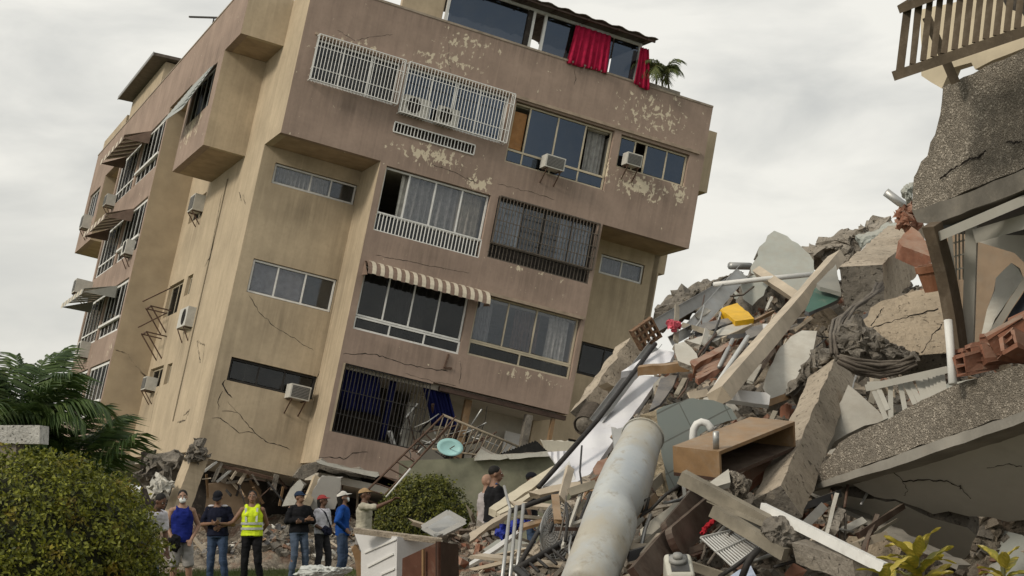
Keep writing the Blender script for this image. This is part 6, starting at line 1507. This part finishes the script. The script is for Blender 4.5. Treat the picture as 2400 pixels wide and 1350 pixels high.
croton('yellow variegated shrub top below the cracked balcony', 2150, 1300, 5.6, 46, 1, 1.05)
croton('yellow variegated shrub at the lower picture corner', 2350, 1325, 5.9, 34, 2, .95)
croton('low variegated shrub tip near the white bar', 2080, 1350, 5.4, 22, 3, .8)
# grass blades about the people's feet
rs = np.random.RandomState(8); n = 30000
gx_ = rs.uniform(-7, 0, n); gy_ = rs.uniform(20, 38, n); hh = .05+.09*rs.rand(n); an = rs.rand(n)*6.28; w_ = .006
V = np.stack([np.stack([gx_-np.cos(an)*w_, gy_-np.sin(an)*w_, np.zeros(n)],1), np.stack([gx_+np.cos(an)*w_, gy_+np.sin(an)*w_, np.zeros(n)],1), np.stack([gx_+rs.randn(n)*.03, gy_+rs.randn(n)*.03, hh],1)],1)
me = bpy.data.meshes.new('grass'); me.from_pydata(V.reshape(-1,3).tolist(), [], (np.arange(n)[:,None]*3+np.arange(3)[None]).tolist()); me.materials.append(leafmat('grass_blade', (.05,.075,.015), (.11,.14,.04), (.16,.14,.06), .1))
T(obj('grass', me), 'short grass around the feet of the people', 'grass', kind='stuff')
# ------------------------------------------------------------------ people
TMP = bpy.data.scenes.new('workbench')
def remesh(parts, voxel, smooth=4):
    """fuse overlapping pieces into one continuous skin"""
    V = []; F = []
    for v, f in parts:
        b = len(V); V += v; F += [[b+i for i in q] for q in f]
    me = bpy.data.meshes.new('tmp'); me.from_pydata([tuple(p) for p in V], [], F)
    bm = bmesh.new(); bm.from_mesh(me); bmesh.ops.recalc_face_normals(bm, faces=bm.faces); bm.to_mesh(me); bm.free()
    o = bpy.data.objects.new('tmp', me); TMP.collection.objects.link(o)
    r = o.modifiers.new('r', 'REMESH'); r.mode = 'VOXEL'; r.voxel_size = voxel; r.use_smooth_shade = True
    s = o.modifiers.new('s', 'SMOOTH'); s.factor = .5; s.iterations = smooth
    
    with bpy.context.temp_override(scene=TMP, view_layer=TMP.view_layers[0]):
        dg = bpy.context.evaluated_depsgraph_get(); out = bpy.data.meshes.new_from_object(o.evaluated_get(dg))
    bpy.data.objects.remove(o); bpy.data.meshes.remove(me)
    return out
def cone(p0, r0, p1, r1, n=14):
    p0 = Vector(p0); p1 = Vector(p1); d = p1-p0; L_ = max(d.length, 1e-5); d = d/L_; a = d.orthogonal().normalized(); c = d.cross(a); V = []; F = []; rings = []
    for k in range(1, 5): t = math.pi/2*(1-k/4); rings.append((-math.sin(t)*r0, math.cos(t)*r0))
    for k in range(0, 4): t = math.pi/2*k/4; rings.append((L_+math.sin(t)*r1, math.cos(t)*r1))
    V.append(p0-d*r0)
    for x, r in rings:
        for k in range(n): t = 2*math.pi*k/n; V.append(p0+d*x+(a*math.cos(t)+c*math.sin(t))*r)
    V.append(p1+d*r1); m = len(rings)
    for k in range(n): F.append([0, 1+(k+1) % n, 1+k]); F.append([1+(m-1)*n+k, 1+(m-1)*n+(k+1) % n, 1+m*n])
    for i in range(m-1):
        for k in range(n): F.append([1+i*n+k, 1+i*n+(k+1) % n, 1+(i+1)*n+(k+1) % n, 1+(i+1)*n+k])
    return V, F
def ell(c, r, rot=None, n=16):
    V, F = cone((0,0,-.0001), 1, (0,0,.0001), 1, n); c = Vector(c)
    return [c + ((rot @ Vector((v.x*r[0], v.y*r[1], v.z*r[2]))) if rot else Vector((v.x*r[0], v.y*r[1], v.z*r[2]))) for v in V], F
def loft(levels, n=20):
    V = []; F = []
    for (c, rx, ry, rot) in levels:
        for k in range(n):
            t = 2*math.pi*k/n; q = Vector((rx*math.cos(t), ry*math.sin(t), 0)); V.append(Vector(c) + (rot @ q if rot else q))
    m = len(levels)
    for i in range(m-1):
        for k in range(n): F.append([i*n+k, i*n+(k+1) % n, (i+1)*n+(k+1) % n, (i+1)*n+k])
    F += [list(range(n))[::-1], [(m-1)*n+k for k in range(n)]]
    return V, F
SKINS = [M('skin_dark', (.115,.060,.038), .12, 8, .55, .05, 60, spec=.35, dirt=0), M('skin_brown', (.20,.11,.070), .12, 8, .55, .05, 60, spec=.35, dirt=0), M('skin_tan', (.30,.18,.125), .12, 8, .55, .05, 60, spec=.35, dirt=0)]
HAIR = M('black_hair', (.010,.009,.008), .3, 30, .7, .4, 80, dirt=0)
EYE_W = M('eye_white', (.55,.53,.50), 0, 5, .3, 0, dirt=0); LIPC = M('lips', (.16,.06,.05), 0, 5, .5, 0, dirt=0)
DENIM = cloth('denim', (.042,.065,.115)); DENIM2 = cloth('faded_denim', (.075,.10,.145)); BLK = cloth('black_cloth', (.012,.012,.014)); NAVY = cloth('navy_polo', (.010,.012,.026)); GREYSH = cloth('grey_shorts', (.30,.29,.28))
WTEE = cloth('white_tee', (.62,.61,.66)); TANKB = cloth('royal_blue_tank', (.012,.022,.17)); HIVIS = cloth('hivis_yellow', (.62,.78,.03), .7); BLUEJ = cloth('blue_jacket', (.010,.055,.24)); BEIGE = cloth('beige_shirt', (.40,.375,.30)); CHAR = cloth('charcoal_trousers', (.035,.034,.038)); RUSTT = cloth('rust_shirt', (.30,.16,.11))
REFL = M('reflective_tape', (.55,.58,.56), .05, 5, .3, 0, metal=.3, dirt=0); MASKW = cloth('mask_white', (.72,.75,.74)); SHOE = M('dark_shoe', (.03,.028,.026), .2, 10, .6, dirt=.2)

def person(label, px, d, z0, yaw, skin=1, shirt=None, sleeve=.5, trouser=None, shorts=False, cap=None, hair='short', mask=False, vest=False, strap=None, lean=0., leanx=0.,
           head_yaw=0., head_pitch=0., elbows=None, wrists=None, tank=False, stance=.10, H=1.0, hemlen=.0, hands_open=True, shoulder_w=.165, bulk=1., patches=None):
    q = W(px, 1165, d); root = empty('person', (q.x, q.y, z0)); T(root, label, 'person'); root.rotation_euler = (0, 0, yaw); root.scale = (H, H, H)
    SK = SKINS[skin]
    hipz = .93; pel = Vector((0, 0, .97))
    def sp(h):      # spine curve, leaning towards the front (-y) and sideways
        k = (h-.97)/.5; return Vector((leanx*k, -lean*k - .012*k, h - .22*abs(lean)*max(0, k)))
    Lv = [(.90,.150,.105),(.98,.162,.115),(1.08,.150,.108),(1.20,.158,.115),(1.30,.165,.118),(1.38,.140,.100),(1.43,.085,.072),(1.49,.056,.055)]
    bulk = 1 + (bulk-1)*.6; sh = [sp(1.385) + Vector((s*shoulder_w*bulk, 0, 0)) for s in (-1, 1)]
    el = [Vector(e_) if e_ else sh[i] + Vector(((-1, 1)[i]*.05, .03, -.29)) for i, e_ in enumerate(elbows or (None, None))]
    wr_ = [Vector(w_) if w_ else el[i] + Vector((0, -.06, -.25)) for i, w_ in enumerate(wrists or (None, None))]
    hip = [Vector((s*.088, 0, hipz)) for s in (-1, 1)]; kn = [Vector((s*(.09+stance*.25), -.02, .50)) for s in (-1, 1)]; an_ = [Vector((s*(.09+stance*.5), .02, .09)) for s in (-1, 1)]
    prn = random.Random(label)
    for i in (0, 1): oy = prn.uniform(-.09, .07); kn[i].y += oy*.5 - prn.uniform(0, .04); an_[i].y += oy; an_[i].x += prn.uniform(-.02, .03)*(-1, 1)[i]
    nk = sp(1.49); hc = sp(1.60) + Vector((0, -.015, .0)); HR = Matrix.Rotation(head_yaw, 3, 'Z') @ Matrix.Rotation(head_pitch, 3, 'X')
    def hd(x, y, z): return hc + Vector((0,.0,-.06)) + HR @ Vector((x, y, z+.06))
    P = [loft([(sp(h), rx*bulk, ry*bulk, None) for h, rx, ry in Lv])]
    P += [cone(sp(1.44), .058, hd(0,.012,-.06), .052)]
    P += [ell(hd(0,.01,.025), (.073,.093,.098), HR), ell(hd(0,-.022,-.045), (.055,.062,.065), HR), ell(hd(0,-.045,-.082), (.028,.028,.022), HR)]
    P += [cone(hd(0,-.082,.02), .010, hd(0,-.104,-.022), .015), ell(hd(0,-.083,-.058), (.024,.012,.010), HR), ell(hd(-.03,-.076,.028), (.018,.012,.008), HR), ell(hd(.03,-.076,.028), (.018,.012,.008), HR)]
    for s in (-1, 1): P.append(ell(hd(s*.075,.012,-.008), (.010,.020,.030), HR))
    for i in (0, 1):
        P += [ell(sh[i], (.056,.058,.054)), cone(sp(1.44), .05, sh[i], .048), cone(sh[i], .052, el[i], .040), cone(el[i], .041, wr_[i], .027)]
        f = (wr_[i]-el[i]).normalized(); pl = wr_[i] + f*.055; sd_ = f.cross(Vector((0,1,.2))).normalized(); up_ = f.cross(sd_).normalized()
        rot = Matrix((sd_, up_, f)).transposed()
        P.append(ell(pl, (.040,.018,.055), rot))
        for k, (o_, L_) in enumerate(((-.030,.062),(-.010,.075),(.010,.070),(.030,.055))):
            b0 = pl + sd_*o_ + f*.035; b1 = b0 + f*L_*.55 + up_*.008; b2 = b1 + f*L_*.4 + up_*.026; P += [cone(b0,.0105,b1,.0095,8), cone(b1,.0095,b2,.008,8)]
        tb = pl - sd_*.032*(1 if i else -1) - f*.015; tm = tb - sd_*.028*(1 if i else -1) + f*.03; P += [cone(tb,.013,tm,.011,8), cone(tm,.011,tm+f*.032+up_*.008,.009,8)]
        P += [cone(hip[i], .088, kn[i], .056), cone(kn[i], .057, kn[i].lerp(an_[i], .3), .056), cone(kn[i].lerp(an_[i], .3), .056, an_[i], .036), cone(an_[i]+Vector((0,.03,-.045)), .038, an_[i]+Vector((0,-.13,-.055)), .032)]
    me = remesh(P, .0095, 3); me.materials.append(SK); me.name = 'body'; me.polygons.foreach_set('use_smooth', [True]*len(me.polygons)); obj('body', me, root)
    def shell(name, parts, mat, vox=.013, smooth=2):
        me = remesh(parts, vox, smooth); me.materials.clear(); me.materials.append(mat); me.polygons.foreach_set('use_smooth', [True]*len(me.polygons))
        n_ = len(me.vertices); co = np.empty(n_*3, np.float32); me.vertices.foreach_get('co', co); co = co.reshape(-1,3)
        nr = np.empty(n_*3, np.float32); me.vertex_normals.foreach_get('vector', nr); nr = nr.reshape(-1,3)
        g = np.array([mnoise.noise(Vector((c[0]*9+px*.01, c[1]*9, c[2]*9)))*.010 + mnoise.noise(Vector((c[0]*18, c[1]*18, c[2]*6+px)))*.008 + abs(mnoise.noise(Vector((c[0]*7+px, c[1]*7, c[2]*22))))*-.012 for c in co.tolist()])
        me.vertices.foreach_set('co', (co + nr*g[:,None]).ravel().astype(np.float32)); me.update()
        return obj(name, me, root)
    # trousers
    e_ = .016; tp = [loft([(sp(h), (rx+e_)*bulk, (ry+e_)*bulk, None) for h, rx, ry in Lv[:3]])]
    for i in (0, 1):
        if shorts: k2 = hip[i].lerp(kn[i], .92); tp += [cone(hip[i], .10, k2, .095)]
        else: tp += [cone(hip[i], .10, kn[i], .073), cone(kn[i], .073, an_[i]+Vector((0,0,.0)), .062)]
    shell('shorts' if shorts else 'trousers', tp, trouser)
    # shirt
    e_ = .022 if not tank else .024; lo = .93-hemlen
    LS = [(lo, .165, .118)] + [l for l in Lv[1:6]] + [(1.435,.072,.066)]
    tp = [loft([(sp(h), (rx+e_)*bulk*(.86 if tank and h > 1.38 else 1), (ry+e_)*bulk, None) for h, rx, ry in LS])]
    if tank:
        for s_ in (-1, 1): P_ = [sp(1.30)+Vector((s_*.085,-.115,0)), sp(1.40)+Vector((s_*.088,-.075,.012)), sp(1.43)+Vector((s_*.092,0,.018)), sp(1.38)+Vector((s_*.088,.09,0)), sp(1.28)+Vector((s_*.08,.11,0))]; w_ = .046 if vest else .026; tp += [cone(P_[k_], w_, P_[k_+1], w_, 10) for k_ in range(4)]
    if not tank:
        for i in (0, 1):
            if sleeve >= 1: tp += [cone(sp(1.425), .058, sh[i], .062), cone(sh[i], .066, el[i], .058), cone(el[i], .058, el[i].lerp(wr_[i], .9), .044)]
            else: tp += [cone(sp(1.425), .058, sh[i], .060), cone(sh[i], .065, sh[i].lerp(el[i], max(.2, sleeve*1.4)), .064)]
    shell('vest' if vest else ('tank_top' if tank else 'shirt'), tp, shirt)
    if vest:
        for h in (1.06, 1.15):
            V, F = loft([(sp(h+dh), (.158+.034)*bulk, (.112+.034)*bulk, None) for dh in (-.02, .02)], 28); obj('reflective_band', mesh('reflective_band', V, F[:-2], REFL, True), root)
        for s in (-1, 1):
            m = MB(); m.bar(sp(1.18)+Vector((s*.09,-.150,0)), sp(1.40)+Vector((s*.10,-.128,.02)), .035, .006, (0,-1,0)); m.build('reflective_band', REFL, root)
    for i in (0, 1):
        V, F = ell(an_[i]+Vector((0,-.055,-.05)), (.052,.135,.05)); obj('shoe', mesh('shoe', V, F, SHOE, True), root)
    # face and head gear
    for s in (-1, 1):
        V, F = ell(hd(s*.031,-.080,.014), (.013,.008,.007), HR, 10); o = obj('eye', mesh('eye', V, F, EYE_W, True), root)
        V, F = ell(hd(s*.031,-.0875,.014), (.0055,.003,.0058), HR, 8); obj('pupil', mesh('pupil', V, F, HAIR, True), o)
        V, F = ell(hd(s*.032,-.086,.034), (.020,.006,.004), HR, 8); obj('eyebrow', mesh('eyebrow', V, F, HAIR, True), root)
    if mask:
        tp = [ell(hd(0,-.068,-.045), (.056,.046,.052), HR)]; o = shell('face_mask', tp, MASKW, .008, 2)
        for s in (-1, 1): m = MB(); m.tube([hd(s*.045,-.075,-.03), hd(s*.08,.015,-.005)], .003, 5); m.build('ear_loop', MASKW, o)
    else:
        V, F = ell(hd(0,-.093,-.058), (.022,.006,.006), HR, 10); obj('lips', mesh('lips', V, F, LIPC, True), root)
    if hair != 'none':
        tp = [ell(hd(0,.022,.045), (.079,.094,.088), HR)]
        if hair == 'long': tp += [cone(hd(0,.06,.0), .07, hd(0,.075,-.14), .055)]
        # keep the face free
        V = []; F = []
        for v, f in tp:
            b = len(V); V += v; F += [[b+i for i in q_] for q_ in f]
        me = remesh([(V, F)], .009, 2); bm = bmesh.new(); bm.from_mesh(me); HI = HR.inverted(); kill = []
        for v in bm.verts:
            l = HI @ (v.co - hc - Vector((0,0,-.06))) - Vector((0,0,.06))
            if l.y < -.045 and l.z < .058: kill.append(v)
            elif l.z < -.03 and hair == 'short' and l.y < .05: kill.append(v)
        bmesh.ops.delete(bm, geom=kill, context='VERTS'); bm.to_mesh(me); bm.free(); me.materials.append(HAIR); obj('hair', me, root)
    if cap is not None:
        V, F = ell(hd(0,.012,.045), (.086,.105,.086), HR, 24); HI = HR.inverted()
        me = mesh('cap', V, F, cap, True); bm = bmesh.new(); bm.from_mesh(me)
        kill = [v for v in bm.verts if (HI @ (v.co - hc - Vector((0,0,-.06)))).z - .06 < .035]; bmesh.ops.delete(bm, geom=kill, context='VERTS'); bm.to_mesh(me); bm.free()
        o = obj('cap', me, root); sm_ = o.modifiers.new('t', 'SOLIDIFY'); sm_.thickness = .006
        m = MB(); n = 12
        for s2 in (0, .007):
            for k in range(n+1): t = math.pi*k/n; m.v += [hd(-.078*math.cos(t), -.055-.035*math.sin(t), .052+s2), hd(-.082*math.cos(t), -.06-.115*math.sin(t), .038+s2-.008*math.sin(t))]
        K = 2*(n+1)
        for k in range(n): m.face([2*k,2*k+1,2*k+3,2*k+2]); m.face([K+2*k,K+2*k+1,K+2*k+3,K+2*k+2]); m.face([2*k+1,2*k+3,K+2*k+3,K+2*k+1]); m.face([2*k,2*k+2,K+2*k+2,K+2*k])
        m.build('peak', cap, o, True)
    if patches is not None:
        for s_ in (-1, 1):
            V, F = ell(sp(1.425) + Vector((s_*.115, -.005, .028)), (.062,.062,.024)); obj('shoulder_patch', mesh('shoulder_patch', V, F, patches, True), root)
    if strap is not None:
        m = MB(); m.tube([sp(1.44)+Vector((-.10,.02,.03)), sp(1.36)+Vector((-.06,-.14,0)), sp(1.2)+Vector((.03,-.15,0)), sp(1.05)+Vector((.12,-.14,0))], .014, 6); m.build('strap', strap, root)
    return root
def pz(py, d): return 1.6 + (1165-py)/FPX*d
CAPB = cloth('navy_cap', (.02,.035,.07)); CAPR = cloth('red_cap', (.30,.05,.05)); CAPW = cloth('white_cap', (.62,.60,.56)); CAPT = cloth('tan_cap', (.38,.26,.14)); CAPK = cloth('black_cap', (.012,.013,.018))
person('man in a white t-shirt bending behind the big clipped bush', 345, 26.5, 0, .75, 0, WTEE, .5, DENIM2, lean=.22, leanx=.03, head_pitch=.45, head_yaw=.2)
person('man in a royal blue tank top, grey shorts and white face mask', 428, 28.0, 0, .25, 2, TANKB, 0, GREYSH, shorts=True, mask=True, tank=True, hemlen=.06, head_yaw=-.1, bulk=1.0, elbows=((-.24,.02,1.12),(.27,.05,1.14)), wrists=((-.15,-.13,.93),(.15,-.12,.92)))
person('person in a navy polo and black cap looking down at a phone', 512, 30.0, 0, 0, 1, NAVY, .55, DENIM, cap=CAPK, patches=WTEE, head_pitch=.5, bulk=1.1, elbows=((-.27,-.02,1.13),(.27,-.02,1.13)), wrists=((-.07,-.26,1.15),(.08,-.26,1.15)))
person('person in a yellow high-visibility vest facing the camera', 592, 30.0, 0, .05, 1, HIVIS, .3, BLK, vest=True, tank=True, head_pitch=-.22, bulk=1.05, elbows=((-.33,-.05,1.17),(.25,.10,1.14)), wrists=((-.52,-.16,1.10),(.15,.19,1.0)))
person('man in a black jacket and dark blue cap with folded arms', 702, 33.0, 0, .45, 1, BLK, 1, DENIM2, cap=CAPB, head_yaw=.6, head_pitch=-.1, bulk=1.12, elbows=((-.27,-.05,1.14),(.27,-.05,1.14)), wrists=((.06,-.22,1.18),(-.06,-.25,1.14)))
person('person in a red cap and white top with a bag strap', 755, 33.4, 0, .95, 0, WTEE, .7, CHAR, cap=CAPR, hair='long', head_yaw=.3, head_pitch=-.15, H=.96, strap=NAVY, elbows=((-.23,.02,1.13),(.23,.02,1.13)), wrists=((-.10,-.18,1.0),(.10,-.18,1.0)))
person('person in a bright blue jacket and white cap, hand on hip', 803, 32.0, 0, 1.6, 1, BLUEJ, 1, DENIM, cap=CAPW, hair='long', mask=True, head_yaw=.15, head_pitch=-.25, hemlen=.04, elbows=((-.34,.08,1.16),(.24,.02,1.13)), wrists=((-.18,-.06,1.02),(.22,-.10,.92)))
person('man in a beige shirt and tan cap pointing with a white stick', 853, 31.0, .05, 1.35, 0, BEIGE, .6, CHAR, cap=CAPT, head_pitch=-.2, hemlen=.06, bulk=1.1, elbows=((-.16,-.30,1.38),(.24,.05,1.13)), wrists=((-.10,-.56,1.50),(.22,-.10,.93)))
pipe('white_stick', 'white stick raised by the pointing man', 'stick', [(905,1165,31.0),(962,1098,31.0)], .018, PIPEW, 6)
person('man in a black t-shirt with a blue strap standing among the debris', 1158, 24.5, .33, 1.95, 1, BLK, .5, DENIM, hair='short', head_yaw=-.35, bulk=1.15, strap=cloth('blue_strap', (.015,.07,.20)))
person('man with a shaved head half hidden behind the man in black', 1139, 26.5, .24, 2.0, 2, cloth('dusty_shirt', (.36,.33,.33)), .5, DENIM, hair='none')
person('man in a black cap showing only his head above the cream board', 1243, 30.0, .32, 1.5, 0, BLK, .5, DENIM, cap=CAPK)
# things they hold
q = W(512, 1222, 29.7); m = MB(); m.box(-.04,.04,-.006,.006,-.075,.075); o = m.build('phone', BLACKM); o.location = q; o.rotation_euler = (-.6,0,0); T(o, 'dark phone held by the person in the navy polo', 'phone')
lump('waist_bag', 'black bag held in front of the man in the tank top', 'bag', [(396,1262),(406,1250),(422,1256),(424,1282),(412,1294),(398,1284)], BLK, 27.7, .08, 31, .06)
lump('waist_bag', 'small navy bag at the hip of the person in the red cap', 'bag', [(752,1240),(764,1232),(778,1240),(776,1254),(760,1256)], NAVY, 33.1, .06, 32, .05)

bpy.data.scenes.remove(TMP)
